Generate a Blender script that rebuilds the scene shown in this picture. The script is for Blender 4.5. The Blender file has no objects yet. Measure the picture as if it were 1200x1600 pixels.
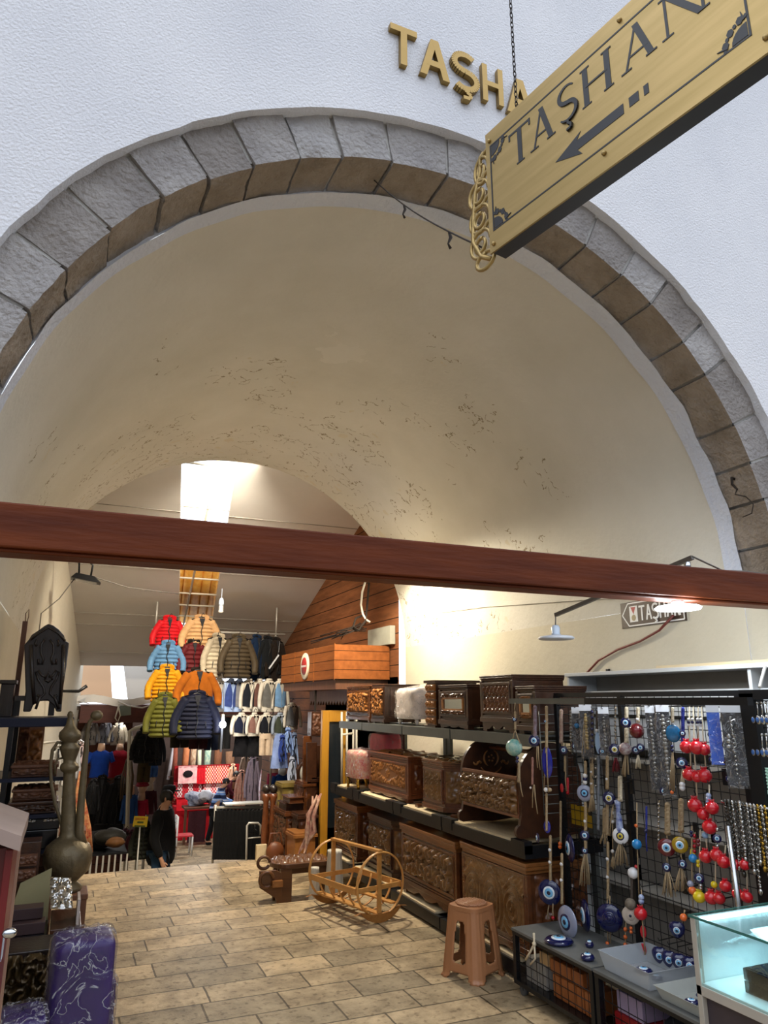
import bpy, math, random
from mathutils import Vector, Matrix, noise
R = random.Random(7)
PI = math.pi
scene = bpy.context.scene
COL = scene.collection
# ------------------------------------------------------------------ camera
FPX = 1121.0; PH = math.radians(23.2); TH = math.atan(295 / FPX); CZ = 1.5
CT, ST, CP, SP = math.cos(TH), math.sin(TH), math.cos(PH), math.sin(PH)
cam = bpy.data.cameras.new('camera'); camo = bpy.data.objects.new('camera', cam); COL.objects.link(camo)
cam.sensor_fit = 'VERTICAL'; cam.sensor_height = 32.0; cam.lens = 32.0 * FPX / 1600.0
cam.clip_start = 0.05; cam.clip_end = 200
camo.location = (0, 0, CZ); camo.rotation_euler = (PI / 2 + TH, 0, -PH)
scene.camera = camo
def ray(u, v):
    fw = FPX * CT + (v - 800) * ST; up = FPX * ST - (v - 800) * CT; r = u - 600
    return Vector((fw * SP + r * CP, fw * CP - r * SP, up))
def at(u, v, X=None, Y=None, Z=None):
    d = ray(u, v)
    t = X / d.x if X is not None else (Y / d.y if Y is not None else (Z - CZ) / d.z)
    return Vector((0, 0, CZ)) + d * t
# ------------------------------------------------------------------ materials
def lin(c):
    if isinstance(c, str):
        c = c.lstrip('#'); c = [int(c[i:i + 2], 16) / 255 for i in (0, 2, 4)]
        c = [x / 12.92 if x <= .04045 else ((x + .055) / 1.055) ** 2.4 for x in c]
    return (c[0], c[1], c[2], 1)
MC = {}
def mat(name, col, rough=.6, metal=0., var=.12, vs=6., bump=0., bs=30., spec=.5, stretch=(1, 1, 1), col2=None,
        emit=None, es=0., alpha=1., trans=0., sheen=0., coat=0.):
    if name in MC: return MC[name]
    m = bpy.data.materials.new(name); m.use_nodes = True; MC[name] = m
    nt = m.node_tree; N = nt.nodes; L = nt.links; b = N['Principled BSDF']
    c = lin(col)
    b.inputs['Roughness'].default_value = rough; b.inputs['Metallic'].default_value = metal
    b.inputs['Specular IOR Level'].default_value = spec
    b.inputs['Base Color'].default_value = c
    if var > 0 or col2 or bump > 0:
        tc = N.new('ShaderNodeTexCoord'); mp = N.new('ShaderNodeMapping'); mp.inputs['Scale'].default_value = stretch
        L.new(tc.outputs['Object'], mp.inputs['Vector'])
    if var > 0 or col2:
        n = N.new('ShaderNodeTexNoise'); n.inputs['Scale'].default_value = vs; n.inputs['Detail'].default_value = 6
        n.inputs['Roughness'].default_value = .6
        L.new(mp.outputs[0], n.inputs['Vector'])
        rp = N.new('ShaderNodeValToRGB'); e = rp.color_ramp.elements
        e[0].position = .3; e[1].position = .7
        c2 = lin(col2) if col2 else tuple(min(1, x * (1 + var)) for x in c[:3]) + (1,)
        c1 = c if col2 else tuple(x * (1 - var) for x in c[:3]) + (1,)
        e[0].color = c1; e[1].color = c2
        L.new(n.outputs['Fac'], rp.inputs[0]); L.new(rp.outputs[0], b.inputs['Base Color'])
    if bump > 0:
        n2 = N.new('ShaderNodeTexNoise'); n2.inputs['Scale'].default_value = bs; n2.inputs['Detail'].default_value = 5
        bp = N.new('ShaderNodeBump'); bp.inputs['Strength'].default_value = bump; bp.inputs['Distance'].default_value = .02
        L.new(mp.outputs[0], n2.inputs['Vector']); L.new(n2.outputs['Fac'], bp.inputs['Height'])
        L.new(bp.outputs[0], b.inputs['Normal'])
    if emit is not None:
        b.inputs['Emission Color'].default_value = lin(emit); b.inputs['Emission Strength'].default_value = es
    if alpha < 1: b.inputs['Alpha'].default_value = alpha
    if trans > 0: b.inputs['Transmission Weight'].default_value = trans; b.inputs['IOR'].default_value = 1.45
    if sheen: b.inputs['Sheen Weight'].default_value = sheen
    if coat: b.inputs['Coat Weight'].default_value = coat; b.inputs['Coat Roughness'].default_value = .12
    return m
def film(name, tint=(1, 1, 1), gloss=.10, rough=.07, crease=.0, bs=9., col='#e9ebf2'):
    """clear plastic or glass sheet: see-through with sharp reflections, and whitish creases where it is crumpled"""
    if name in MC: return MC[name]
    m = bpy.data.materials.new(name); m.use_nodes = True; MC[name] = m; nt = m.node_tree; N = nt.nodes; L = nt.links
    N.remove(N['Principled BSDF']); out = N['Material Output']
    tr = N.new('ShaderNodeBsdfTransparent'); tr.inputs[0].default_value = (*tint, 1); gl = N.new('ShaderNodeBsdfGlossy'); gl.inputs['Roughness'].default_value = rough
    lw = N.new('ShaderNodeLayerWeight'); lw.inputs['Blend'].default_value = .35; ma = N.new('ShaderNodeMath'); ma.operation = 'MULTIPLY_ADD'; ma.inputs[1].default_value = .38; ma.inputs[2].default_value = gloss * .2
    tc = N.new('ShaderNodeTexCoord'); nz = N.new('ShaderNodeTexNoise'); nz.inputs['Scale'].default_value = bs; nz.inputs['Detail'].default_value = 4; nz.inputs['Distortion'].default_value = 1.2; L.new(tc.outputs['Object'], nz.inputs['Vector'])
    bp = N.new('ShaderNodeBump'); bp.inputs['Strength'].default_value = .9 if crease else .05; bp.inputs['Distance'].default_value = .03; L.new(nz.outputs['Fac'], bp.inputs['Height'])
    for q in (gl, lw): L.new(bp.outputs[0], q.inputs['Normal'])
    L.new(lw.outputs['Fresnel'], ma.inputs[0]); mx = N.new('ShaderNodeMixShader'); L.new(ma.outputs[0], mx.inputs[0]); L.new(tr.outputs[0], mx.inputs[1]); L.new(gl.outputs[0], mx.inputs[2]); src = mx.outputs[0]
    if crease:
        a1 = N.new('ShaderNodeMath'); a1.operation = 'SUBTRACT'; a1.inputs[1].default_value = .5; L.new(nz.outputs['Fac'], a1.inputs[0]); a2 = N.new('ShaderNodeMath'); a2.operation = 'ABSOLUTE'; L.new(a1.outputs[0], a2.inputs[0])
        mr = N.new('ShaderNodeMapRange'); mr.inputs['From Min'].default_value = .0; mr.inputs['From Max'].default_value = .016; mr.inputs['To Min'].default_value = crease; mr.inputs['To Max'].default_value = crease * .03; L.new(a2.outputs[0], mr.inputs['Value'])
        df = N.new('ShaderNodeBsdfDiffuse'); df.inputs[0].default_value = lin(col); m3 = N.new('ShaderNodeMixShader'); L.new(mr.outputs[0], m3.inputs[0]); L.new(src, m3.inputs[1]); L.new(df.outputs[0], m3.inputs[2]); src = m3.outputs[0]
    L.new(src, out.inputs['Surface']); return m
def wood(name, c1, c2, rough=.4, axis='y', sc=5., coat=0.):
    s = {'x': (.12, 1, 1), 'y': (1, .12, 1), 'z': (1, 1, .12)}[axis]
    return mat(name, c1, rough, col2=c2, vs=sc * 6, stretch=s, bump=.12, bs=60, coat=coat)
def cloth(c, rough=.85):
    return mat('cloth_' + c.strip('#'), c, rough, var=.18, vs=14, bump=.25, bs=70, sheen=.04, spec=.2)
# ------------------------------------------------------------------ mesh builder
class MB:
    def __init__(s): s.v = []; s.f = []; s.m = []; s.sm = []; s.mi = 0
    def add(s, vs, fs, smooth=False, mi=None):
        b = len(s.v); s.v += [Vector(p) for p in vs]
        k = s.mi if mi is None else mi
        for f in fs: s.f.append([b + i for i in f]); s.m.append(k); s.sm.append(smooth)
        return s
    def box(s, x0, x1, y0, y1, z0, z1, M=None, mi=None):
        vs = [Vector((x, y, z)) for z in (z0, z1) for y in (y0, y1) for x in (x0, x1)]
        if M is not None: vs = [M @ p for p in vs]
        return s.add(vs, [(0, 2, 3, 1), (4, 5, 7, 6), (0, 1, 5, 4), (2, 6, 7, 3), (0, 4, 6, 2), (1, 3, 7, 5)], False, mi)
    def cbox(s, c, d, rz=0, rx=0, ry=0, mi=None):
        M = Matrix.Translation(c) @ Matrix.Rotation(rz, 4, 'Z') @ Matrix.Rotation(ry, 4, 'Y') @ Matrix.Rotation(rx, 4, 'X')
        return s.box(-d[0] / 2, d[0] / 2, -d[1] / 2, d[1] / 2, -d[2] / 2, d[2] / 2, M, mi)
    def tube(s, pts, r, n=8, closed=False, flat=1., mi=None, caps=True):
        pts = [Vector(p) for p in pts]; k = len(pts)
        rs = r if isinstance(r, (list, tuple)) else [r] * k
        vs = []; pa = None
        for i, p in enumerate(pts):
            if closed: t = pts[(i + 1) % k] - pts[i - 1]
            else: t = pts[min(i + 1, k - 1)] - pts[max(i - 1, 0)]
            if t.length < 1e-9: t = Vector((0, 0, 1))
            t.normalize()
            if pa is None:
                a = Vector((0, 0, 1)) if abs(t.z) < .9 else Vector((0, 1, 0))
            else: a = pa
            a = a - t * a.dot(t)
            if a.length < 1e-6: a = t.orthogonal()
            a.normalize(); pa = a; b = t.cross(a)
            for j in range(n):
                w = 2 * PI * j / n
                vs.append(p + a * (math.cos(w) * rs[i]) + b * (math.sin(w) * rs[i] * flat))
        fs = []
        for i in range(k if closed else k - 1):
            for j in range(n):
                fs.append((i * n + j, i * n + (j + 1) % n, ((i + 1) % k) * n + (j + 1) % n, ((i + 1) % k) * n + j))
        s.add(vs, fs, True, mi)
        if not closed and caps:
            b0 = len(s.v) - k * n
            for ring in (list(range(n))[::-1], [(k - 1) * n + j for j in range(n)]):
                s.f.append([b0 + i for i in ring]); s.m.append(s.mi if mi is None else mi); s.sm.append(False)
        return s
    def lathe(s, prof, c=(0, 0, 0), n=20, M=None, smooth=True, mi=None, sx=1., sy=1., mod=None):
        vs = []; c = Vector(c)
        for i, (r, z) in enumerate(prof):
            for j in range(n):
                w = 2 * PI * j / n; q = r * (mod(w, i) if mod else 1)
                p = Vector((math.cos(w) * q * sx, math.sin(w) * q * sy, z))
                vs.append(c + (M @ p if M is not None else p))
        fs = []
        for i in range(len(prof) - 1):
            for j in range(n):
                fs.append((i * n + j, i * n + (j + 1) % n, (i + 1) * n + (j + 1) % n, (i + 1) * n + j))
        s.add(vs, fs, smooth, mi)
        b0 = len(s.v) - len(vs)
        if prof[0][0] > 1e-4: s.f.append([b0 + j for j in range(n)][::-1]); s.m.append(s.mi if mi is None else mi); s.sm.append(False)
        if prof[-1][0] > 1e-4: s.f.append([b0 + (len(prof) - 1) * n + j for j in range(n)]); s.m.append(s.mi if mi is None else mi); s.sm.append(False)
        return s
    def ball(s, c, r, n=14, mi=None, jag=0., M=None):
        rr = r if isinstance(r, (tuple, list)) else (r, r, r)
        k = max(5, n // 2); vs = []
        for i in range(k + 1):
            a = PI * i / k
            for j in range(n):
                w = 2 * PI * j / n
                p = Vector((math.sin(a) * math.cos(w) * rr[0], math.sin(a) * math.sin(w) * rr[1], -math.cos(a) * rr[2]))
                if jag: p *= 1 + jag * noise.noise(p * (2.2 / max(rr)) + Vector(c) * 3)
                if M is not None: p = M @ p
                vs.append(Vector(c) + p)
        fs = [(i * n + j, i * n + (j + 1) % n, (i + 1) * n + (j + 1) % n, (i + 1) * n + j) for i in range(k) for j in range(n)]
        return s.add(vs, fs, True, mi)
    def prism(s, poly, a0, a1, plane='xz', M=None, mi=None):
        # poly: 2D outline; extruded from a0 to a1 along the axis normal to the plane
        def p3(p, a): return {'xz': (p[0], a, p[1]), 'yz': (a, p[0], p[1]), 'xy': (p[0], p[1], a)}[plane]
        k = len(poly); vs = [Vector(p3(p, a)) for a in (a0, a1) for p in poly]
        if M is not None: vs = [M @ p for p in vs]
        fs = [list(range(k))[::-1], list(range(k, 2 * k))] + [(i, (i + 1) % k, k + (i + 1) % k, k + i) for i in range(k)]
        return s.add(vs, fs, False, mi)
    def grid(s, nx, ny, fn, smooth=True, mi=None, wrap=False):
        vs = [fn(i / nx, j / ny) for j in range(ny + 1) for i in range(nx + (0 if wrap else 1))]
        w = nx if wrap else nx + 1
        fs = [(j * w + i, j * w + (i + 1) % w, (j + 1) * w + (i + 1) % w, (j + 1) * w + i) for j in range(ny) for i in range(nx)]
        return s.add(vs, fs, smooth, mi)
    def tf(s, M): s.v = [M @ p for p in s.v]; return s
    def build(s, name, m, parent=None, label=None, bevel=0., loc=None, sub=0):
        off = Vector((0, 0, 0))
        if parent is not None:
            q = parent
            while q is not None: off += q.location; q = q.parent
        elif loc is not None: off = Vector(loc)
        elif s.v:
            mn = [min(p[i] for p in s.v) for i in range(3)]; mx = [max(p[i] for p in s.v) for i in range(3)]
            off = Vector(((mn[0] + mx[0]) / 2, (mn[1] + mx[1]) / 2, mn[2]))
        me = bpy.data.meshes.new(name)
        me.from_pydata([tuple(p - off) for p in s.v], [], s.f)
        ms = m if isinstance(m, (list, tuple)) else [m]
        for x in ms: me.materials.append(x)
        for p, k, q in zip(me.polygons, s.m, s.sm): p.material_index = min(k, len(ms) - 1); p.use_smooth = q
        me.validate(); me.update()
        o = bpy.data.objects.new(name, me); COL.objects.link(o)
        if parent is not None: o.parent = parent
        else: o.location = off
        if label: o['label'] = label
        if bevel > 0:
            b = o.modifiers.new('bevel', 'BEVEL'); b.width = bevel; b.segments = 2; b.limit_method = 'ANGLE'; b.angle_limit = math.radians(50)
        if sub: q = o.modifiers.new('sub', 'SUBSURF'); q.levels = sub; q.render_levels = sub
        return o
def thing(name, label, cat, loc=(0, 0, 0), group=None):
    o = bpy.data.objects.new(name, None); COL.objects.link(o); o.location = loc; o.empty_display_size = .1
    o['label'] = label; o['category'] = cat
    if group: o['group'] = group
    return o
def tag(o, label, cat, group=None, kind=None):
    o['label'] = label; o['category'] = cat
    if group: o['group'] = group
    if kind: o['kind'] = kind
    return o
def struct(o, label=None):
    o['kind'] = 'structure'
    if label: o['label'] = label
    return o
def lamp(name, typ, loc, power, col=(1, 1, 1), size=.1, rot=None, spot=None, blend=.6):
    d = bpy.data.lights.new(name, typ); d.energy = power; d.color = col
    if typ == 'AREA': d.size = size
    elif typ in ('POINT', 'SPOT'): d.shadow_soft_size = size
    if spot: d.spot_size = spot; d.spot_blend = blend
    o = bpy.data.objects.new(name, d); COL.objects.link(o); o.location = loc
    if rot: o.rotation_euler = rot
    return o
def text(name, body, m, parent, org, ax, up, size, extrude=.002, width=None, label=None, align='LEFT', bold=0.):
    cu = bpy.data.curves.new(name, 'FONT'); cu.body = body; cu.size = 1.0; cu.extrude = 0; cu.align_x = align; cu.offset = bold
    t = bpy.data.objects.new(name, cu); COL.objects.link(t)
    dg = bpy.context.evaluated_depsgraph_get(); me0 = t.evaluated_get(dg).to_mesh()
    vs = [v.co.copy() for v in me0.vertices]; fs = [list(p.vertices) for p in me0.polygons]
    t.evaluated_get(dg).to_mesh_clear(); bpy.data.objects.remove(t); bpy.data.curves.remove(cu)
    x0 = min(v.x for v in vs); x1 = max(v.x for v in vs); y1 = max(v.y for v in vs); y0 = 0
    ax = Vector(ax).normalized(); up = Vector(up).normalized(); nn = ax.cross(up); org = Vector(org)
    sy = size / .729; sx = sy if width is None else width / (x1 - x0)
    mb = MB(); k = len(vs)
    q = [org + ax * ((v.x - x0) * sx) + up * (v.y * sy) for v in vs]
    edges = {}
    for f in fs:
        for i in range(len(f)):
            e = (f[i], f[(i + 1) % len(f)]); edges[e] = 1
    bd = [e for e in edges if (e[1], e[0]) not in edges]
    mb.add([p + nn * extrude for p in q] + q, [f for f in fs] + [[e[1], e[0], e[0] + k, e[1] + k] for e in bd])
    return mb, (x1 - x0) * sx
# ================================================================== SETTING
AX, AZ = 1.455, 2.06           # vault axis
VR, Y0, Y1 = 1.87, 2.84, 7.17  # vault radius, front and back ends
def plaster(name, c1, c2, flake=False, bump=.35, bs=60., rough=.85):
    m = mat(name, c1, rough, col2=c2, vs=1.3, bump=bump, bs=bs, spec=.25)
    if flake:
        nt = m.node_tree; N = nt.nodes; L = nt.links; b = N['Principled BSDF']; tc = [n for n in N if n.type == 'TEX_COORD'][0]
        src = b.inputs['Base Color'].links[0].from_socket
        def math_(op, a, bb=None, cc=None):
            q = N.new('ShaderNodeMath'); q.operation = op
            for i, x in enumerate((a, bb, cc)):
                if x is None: continue
                if isinstance(x, (int, float)): q.inputs[i].default_value = x
                else: L.new(x, q.inputs[i])
            return q.outputs[0]
        nz = N.new('ShaderNodeTexNoise'); nz.inputs['Scale'].default_value = 5; nz.inputs['Detail'].default_value = 8
        L.new(tc.outputs['Object'], nz.inputs['Vector'])
        nz2 = N.new('ShaderNodeTexNoise'); nz2.inputs['Scale'].default_value = 1.6; nz2.inputs['Detail'].default_value = 3
        L.new(tc.outputs['Object'], nz2.inputs['Vector'])
        sep = N.new('ShaderNodeSeparateXYZ'); L.new(tc.outputs['Object'], sep.inputs[0])
        # hairline cracks: thin level lines of noise, only in blotches and towards the inner end of the vault
        lines = math_('LESS_THAN', math_('ABSOLUTE', math_('SUBTRACT', nz.outputs['Fac'], .5)), .007)
        zone = math_('GREATER_THAN', math_('ADD', nz2.outputs['Fac'], math_('MULTIPLY', sep.outputs['Y'], .085)), .98)
        nz3 = N.new('ShaderNodeTexNoise'); nz3.inputs['Scale'].default_value = 17; nz3.inputs['Detail'].default_value = 2; L.new(tc.outputs['Object'], nz3.inputs['Vector'])
        crack = math_('MULTIPLY', math_('MULTIPLY', lines, zone), math_('GREATER_THAN', nz3.outputs['Fac'], .47))
        chips = math_('GREATER_THAN', math_('MULTIPLY', nz.outputs['Fac'], zone), .66)
        # one bare patch on the crown
        p = at(532, 552, Y=5.0); d0 = ray(532, 552)
        t = 1.0
        for k in range(4000):
            q = Vector((0, 0, CZ)) + d0 * (k * 3e-6 * 1.0)
            if (q.x - AX) ** 2 + (q.z - AZ) ** 2 > VR * VR and q.z > AZ and q.y > Y0: p = q; break
        vm = N.new('ShaderNodeVectorMath'); vm.operation = 'DISTANCE'; L.new(tc.outputs['Object'], vm.inputs[0]); vm.inputs[1].default_value = p
        patch = math_('LESS_THAN', math_('ADD', vm.outputs['Value'], math_('MULTIPLY', nz.outputs['Fac'], .9)), .6)
        for fac, c in ((crack, '#8f826a'), (chips, '#cfc7b4'), (patch, '#d8d4ca')):
            mx = N.new('ShaderNodeMix'); mx.data_type = 'RGBA'; L.new(fac, mx.inputs['Factor'])
            L.new(src, mx.inputs['A']); mx.inputs['B'].default_value = lin(c); src = mx.outputs['Result']
        L.new(src, b.inputs['Base Color'])
        bp = [n for n in N if n.type == 'BUMP'][0]
        b2 = N.new('ShaderNodeBump'); b2.inputs['Strength'].default_value = .6; b2.inputs['Distance'].default_value = .01; b2.invert = True
        L.new(math_('ADD', crack, patch), b2.inputs['Height']); L.new(bp.outputs[0], b2.inputs['Normal']); L.new(b2.outputs[0], b.inputs['Normal'])
    return m
M_white = plaster('white_plaster', '#d9dae0', '#e6e6ea', bump=.45, bs=85)
M_vault = plaster('cream_plaster', '#cbc7bb', '#d8d4ca', flake=True, bump=.25, bs=25)
M_cream = plaster('cream_wall', '#c6bfac', '#d0c9b7', bump=.2, bs=20)
M_strip = plaster('edge_plaster', '#c9cfdd', '#dadde6', bump=.6, bs=40)
M_panel = mat('ceiling_panel', '#d9d6d2', .6, var=.04, vs=2)
# ---- stone floor: three levels stepping down away from the entrance
def tile_mat():
    m = mat('travertine_tiles', '#b8a488', .55, var=.1, vs=9, bump=.15, bs=70, spec=.25)
    nt = m.node_tree; N = nt.nodes; L = nt.links; b = N['Principled BSDF']; tc = [n for n in N if n.type == 'TEX_COORD'][0]
    br = N.new('ShaderNodeTexBrick'); br.offset = .43; br.offset_frequency = 2; br.squash = 1.35; br.squash_frequency = 3
    for k, v in (('Scale', 1.0), ('Mortar Size', .006), ('Mortar Smooth', .3), ('Bias', 0.), ('Brick Width', .40), ('Row Height', .235)): br.inputs[k].default_value = v
    br.inputs['Color1'].default_value = lin('#c0ab8b'); br.inputs['Color2'].default_value = lin('#988a72'); br.inputs['Mortar'].default_value = lin('#5b4f3d')
    dn = N.new('ShaderNodeTexNoise'); dn.inputs['Scale'].default_value = 3.0; dn.inputs['Detail'].default_value = 3
    L.new(tc.outputs['Object'], dn.inputs['Vector'])
    sc = N.new('ShaderNodeVectorMath'); sc.operation = 'MULTIPLY_ADD'; sc.inputs[1].default_value = (.02, .02, 0); L.new(dn.outputs['Color'], sc.inputs[0]); L.new(tc.outputs['Object'], sc.inputs[2])
    L.new(sc.outputs[0], br.inputs['Vector'])
    n1 = N.new('ShaderNodeTexNoise'); n1.inputs['Scale'].default_value = 4; n1.inputs['Detail'].default_value = 9; n1.inputs['Roughness'].default_value = .7
    L.new(tc.outputs['Object'], n1.inputs['Vector'])
    rp = N.new('ShaderNodeValToRGB'); e = rp.color_ramp.elements; e[0].position = .32; e[0].color = (.42, .39, .34, 1); e[1].position = .62; e[1].color = (1.15, 1.12, 1.06, 1)
    L.new(n1.outputs['Fac'], rp.inputs[0])
    n3 = N.new('ShaderNodeTexNoise'); n3.inputs['Scale'].default_value = 26; n3.inputs['Detail'].default_value = 6; L.new(tc.outputs['Object'], n3.inputs['Vector'])
    rp3 = N.new('ShaderNodeValToRGB'); e = rp3.color_ramp.elements; e[0].position = .34; e[0].color = (.55, .52, .48, 1); e[1].position = .45; e[1].color = (1, 1, 1, 1)
    L.new(n3.outputs['Fac'], rp3.inputs[0])
    src = br.outputs['Color']
    for r_ in (rp, rp3):
        mx = N.new('ShaderNodeMix'); mx.data_type = 'RGBA'; mx.blend_type = 'MULTIPLY'; mx.inputs['Factor'].default_value = .95
        L.new(src, mx.inputs['A']); L.new(r_.outputs[0], mx.inputs['B']); src = mx.outputs['Result']
    L.new(src, b.inputs['Base Color'])
    bp0 = [n for n in N if n.type == 'BUMP'][0]
    bp = N.new('ShaderNodeBump'); bp.inputs['Strength'].default_value = .5; bp.inputs['Distance'].default_value = .006; bp.invert = True
    L.new(br.outputs['Fac'], bp.inputs['Height']); L.new(bp0.outputs[0], bp.inputs['Normal']); L.new(bp.outputs[0], b.inputs['Normal'])
    return m
M_tile = tile_mat()
Z2 = -.14
b = MB(); b.box(-5, 7, -3, 5.9, -.25, 0); b.box(-.75, 3.6, 5.9, 8.22, -.5, Z2)
STEPS = []
z = Z2; y = 8.22
for i in range(9):
    z2 = z - .142; b.box(-.6, 3.6, y, y + .3, z2 - .4, z2); STEPS.append((y, z2)); z = z2; y += .3
ZL, YL = z, y
def floor_z(yy):
    if yy < 5.9: return 0
    if yy < 8.22: return Z2
    for a, zz in STEPS:
        if yy < a + .3: return zz
    return ZL - (yy - YL) * .075
b.add([(-6, YL, ZL), (12, YL, ZL), (12, 34, floor_z(34)), (-6, 34, floor_z(34))], [(0, 1, 2, 3)])
struct(b.build('floor', M_tile, loc=(0, 0, 0)), 'worn beige travertine floor stepping down into the passage')
# ---- front wall with the arched opening
def arch(rad, n, c=(AX, AZ), base=-.02):
    return [(c[0] + rad, base)] + [(c[0] + rad * math.cos(PI * i / n), c[1] + rad * math.sin(PI * i / n)) for i in range(n + 1)] + [(c[0] - rad, base)]
NA = 96
def wall_front():
    b = MB(); inn = [(AX + VR + .02, -.02)]
    for i in range(NA + 1):
        a = PI * i / NA; rr = 2.085 + .018 * noise.noise(Vector((a * 4, 3.1, 0))) + .008 * noise.noise(Vector((a * 19, 7, 0)))
        inn.append((AX + rr * math.cos(a), AZ + rr * math.sin(a)))
    inn.append((AX - VR - .02, -.02))
    inn[1] = (inn[1][0], AZ); out = []
    X0, X1, ZT = -7.0, 9.0, 6.2
    for x, zz in inn:
        dx, dz = x - AX, max(zz - AZ, 0) + 1e-6
        if zz < AZ: out.append((X1 if x > AX else X0, zz)); continue
        t = min((X1 - AX) / dx if dx > 0 else 1e9, (X0 - AX) / dx if dx < 0 else 1e9, (ZT - AZ) / dz)
        out.append((AX + dx * t, AZ + dz * t))
    k = len(inn)
    for yy, yb in ((2.505, 2.58),):
        vs = [(x, yy, zz) for x, zz in inn] + [(x, yy, zz) for x, zz in out] + [(x, yb, zz) for x, zz in inn]
        b.add(vs, [(i, i + 1, k + i + 1, k + i) for i in range(k - 1)])
        b.add(vs, [(i, 2 * k + i, 2 * k + i + 1, i + 1) for i in range(k - 1)])
    vs = [(x, 2.8, zz) for x, zz in arch(1.864, NA)] + [(x, 2.8, zz) for x, zz in out]
    b.add(vs, [(i, k + i, k + i + 1, i + 1) for i in range(k - 1)])
    return b.build('wall_front', M_white, loc=(0, 0, 0))
struct(wall_front(), 'rough white plaster wall above the stone arch')
# ---- voussoir ring
def stone_mat():
    m = mat('grey_brown_stone', '#a5a3a5', .85, col2='#c6c5c6', vs=5, bump=1.0, bs=45, spec=.3)
    nt = m.node_tree; N = nt.nodes; L = nt.links; b = N['Principled BSDF']
    oi = N.new('ShaderNodeAttribute'); oi.attribute_name = 'stone'; oi.attribute_type = 'GEOMETRY'
    rp = N.new('ShaderNodeValToRGB'); e = rp.color_ramp.elements; e[0].color = lin('#b8b0a8'); e[1].color = lin('#f4f3f2')
    L.new(oi.outputs['Fac'], rp.inputs[0])
    src = b.inputs['Base Color'].links[0].from_socket
    mx = N.new('ShaderNodeMix'); mx.data_type = 'RGBA'; mx.blend_type = 'MULTIPLY'; mx.inputs['Factor'].default_value = 1
    L.new(src, mx.inputs['A']); L.new(rp.outputs[0], mx.inputs['B'])
    # the soffit (faces looking down and inwards) is given a browner stone colour
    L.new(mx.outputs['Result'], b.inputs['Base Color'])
    return m
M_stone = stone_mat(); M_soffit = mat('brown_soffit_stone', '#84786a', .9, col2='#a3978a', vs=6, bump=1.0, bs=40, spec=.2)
M_mortar = mat('pale_mortar', '#b9b7b3', .9, bump=.5, bs=60)
b = MB(); a = 0.0; val = []
while a < PI - .02:
    w = R.uniform(.105, .165); a2 = min(a + w, PI)
    if PI - a2 < .07: a2 = PI
    jr, jo, jf = R.uniform(-.008, .008), R.uniform(-.008, .01), R.uniform(-.006, .006); g = .0042; sv = R.random()
    n0 = len(b.f)
    def P(rad, ang, yy): 
        q = .012 * noise.noise(Vector((ang * 14, rad * 9, yy * 9))) + .005 * noise.noise(Vector((ang * 50, rad * 30, yy * 30)))
        return Vector((AX + (rad + q) * math.cos(ang), yy + q, AZ + (rad + q) * math.sin(ang)))
    b.grid(8, 6, lambda i, j: P(1.875 + jr + (.225 + jo) * j, a + g + (a2 - a - 2 * g) * (1 - i), 2.553 + jf), mi=0)
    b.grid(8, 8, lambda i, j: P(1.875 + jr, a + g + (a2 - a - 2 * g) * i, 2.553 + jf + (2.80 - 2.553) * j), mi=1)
    for s_, aa in ((0, a + g), (1, a2 - g)):
        b.grid(4, 5, lambda i, j: P(1.875 + jr + .2 * i, aa, 2.553 + jf + .24 * j), mi=0)
    val += [sv] * (len(b.f) - n0)
    a = a2
for i in range(NA):
    a0, a1 = PI * i / NA, PI * (i + 1) / NA
    q = lambda rad, ang, yy: (AX + rad * math.cos(ang), yy, AZ + rad * math.sin(ang))
    b.add([q(1.896, a0, 2.568), q(2.1, a0, 2.568), q(2.1, a1, 2.568), q(1.896, a1, 2.568)], [(0, 3, 2, 1)], mi=2)
    b.add([q(1.896, a0, 2.576), q(1.896, a1, 2.576), q(1.896, a1, 2.82), q(1.896, a0, 2.82)], [(0, 1, 2, 3)], mi=2)
    val += [.9, .9]
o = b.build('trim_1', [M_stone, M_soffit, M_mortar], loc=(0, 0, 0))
at_ = o.data.attributes.new('stone', 'FLOAT', 'FACE')
for i, x in enumerate(val[:len(o.data.polygons)]): at_.data[i].value = x
struct(o, 'weathered stone voussoir arch around the passage mouth')
# pale plaster bead where the soffit meets the vault
b = MB()
b.grid(NA, 2, lambda i, j: Vector((AX + (VR - .012 + .012 * noise.noise(Vector((i * 22, 0, 4))) - .0 * j) * math.cos(PI * i), 2.775 + .11 * j + (.018 * noise.noise(Vector((i * 30, 5, 1))) if j < .4 else 0), AZ + (VR - .012 + .012 * noise.noise(Vector((i * 22, 0, 4)))) * math.sin(PI * i))))
struct(b.build('trim_2', M_strip, loc=(0, 0, 0)), 'pale bluish plaster bead behind the stone arch')
# ---- vault (ceiling) running down into the two side walls
def vault():
    b = MB(); ny = 48; na = 64
    def f(i, j):
        a = PI * i; yy = Y0 - .02 + (Y1 - Y0 + .02) * j
        q = .012 * noise.noise(Vector((a * 2.2, yy * 1.1, 2))) + .004 * noise.noise(Vector((a * 9, yy * 4, 9)))
        return Vector((AX + (VR + q) * math.cos(a), yy, AZ + (VR + q) * math.sin(a)))
    b.grid(na, ny, f)
    return b.build('ceiling', M_vault, loc=(0, 0, 0))
struct(vault(), 'cream plaster barrel vault with flaking patches')
XR, XL = AX + VR, AX - VR
b = MB(); b.box(XR, XR + .3, 2.51, Y1, -.6, AZ); struct(b.build('wall_right', M_cream, loc=(0, 0, 0)), 'cream plaster wall behind the carved chests')
b = MB(); b.box(XL - .3, XL, 2.51, Y1, -.6, AZ)
SK = .104                                    # the far left wall runs slightly askew
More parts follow.
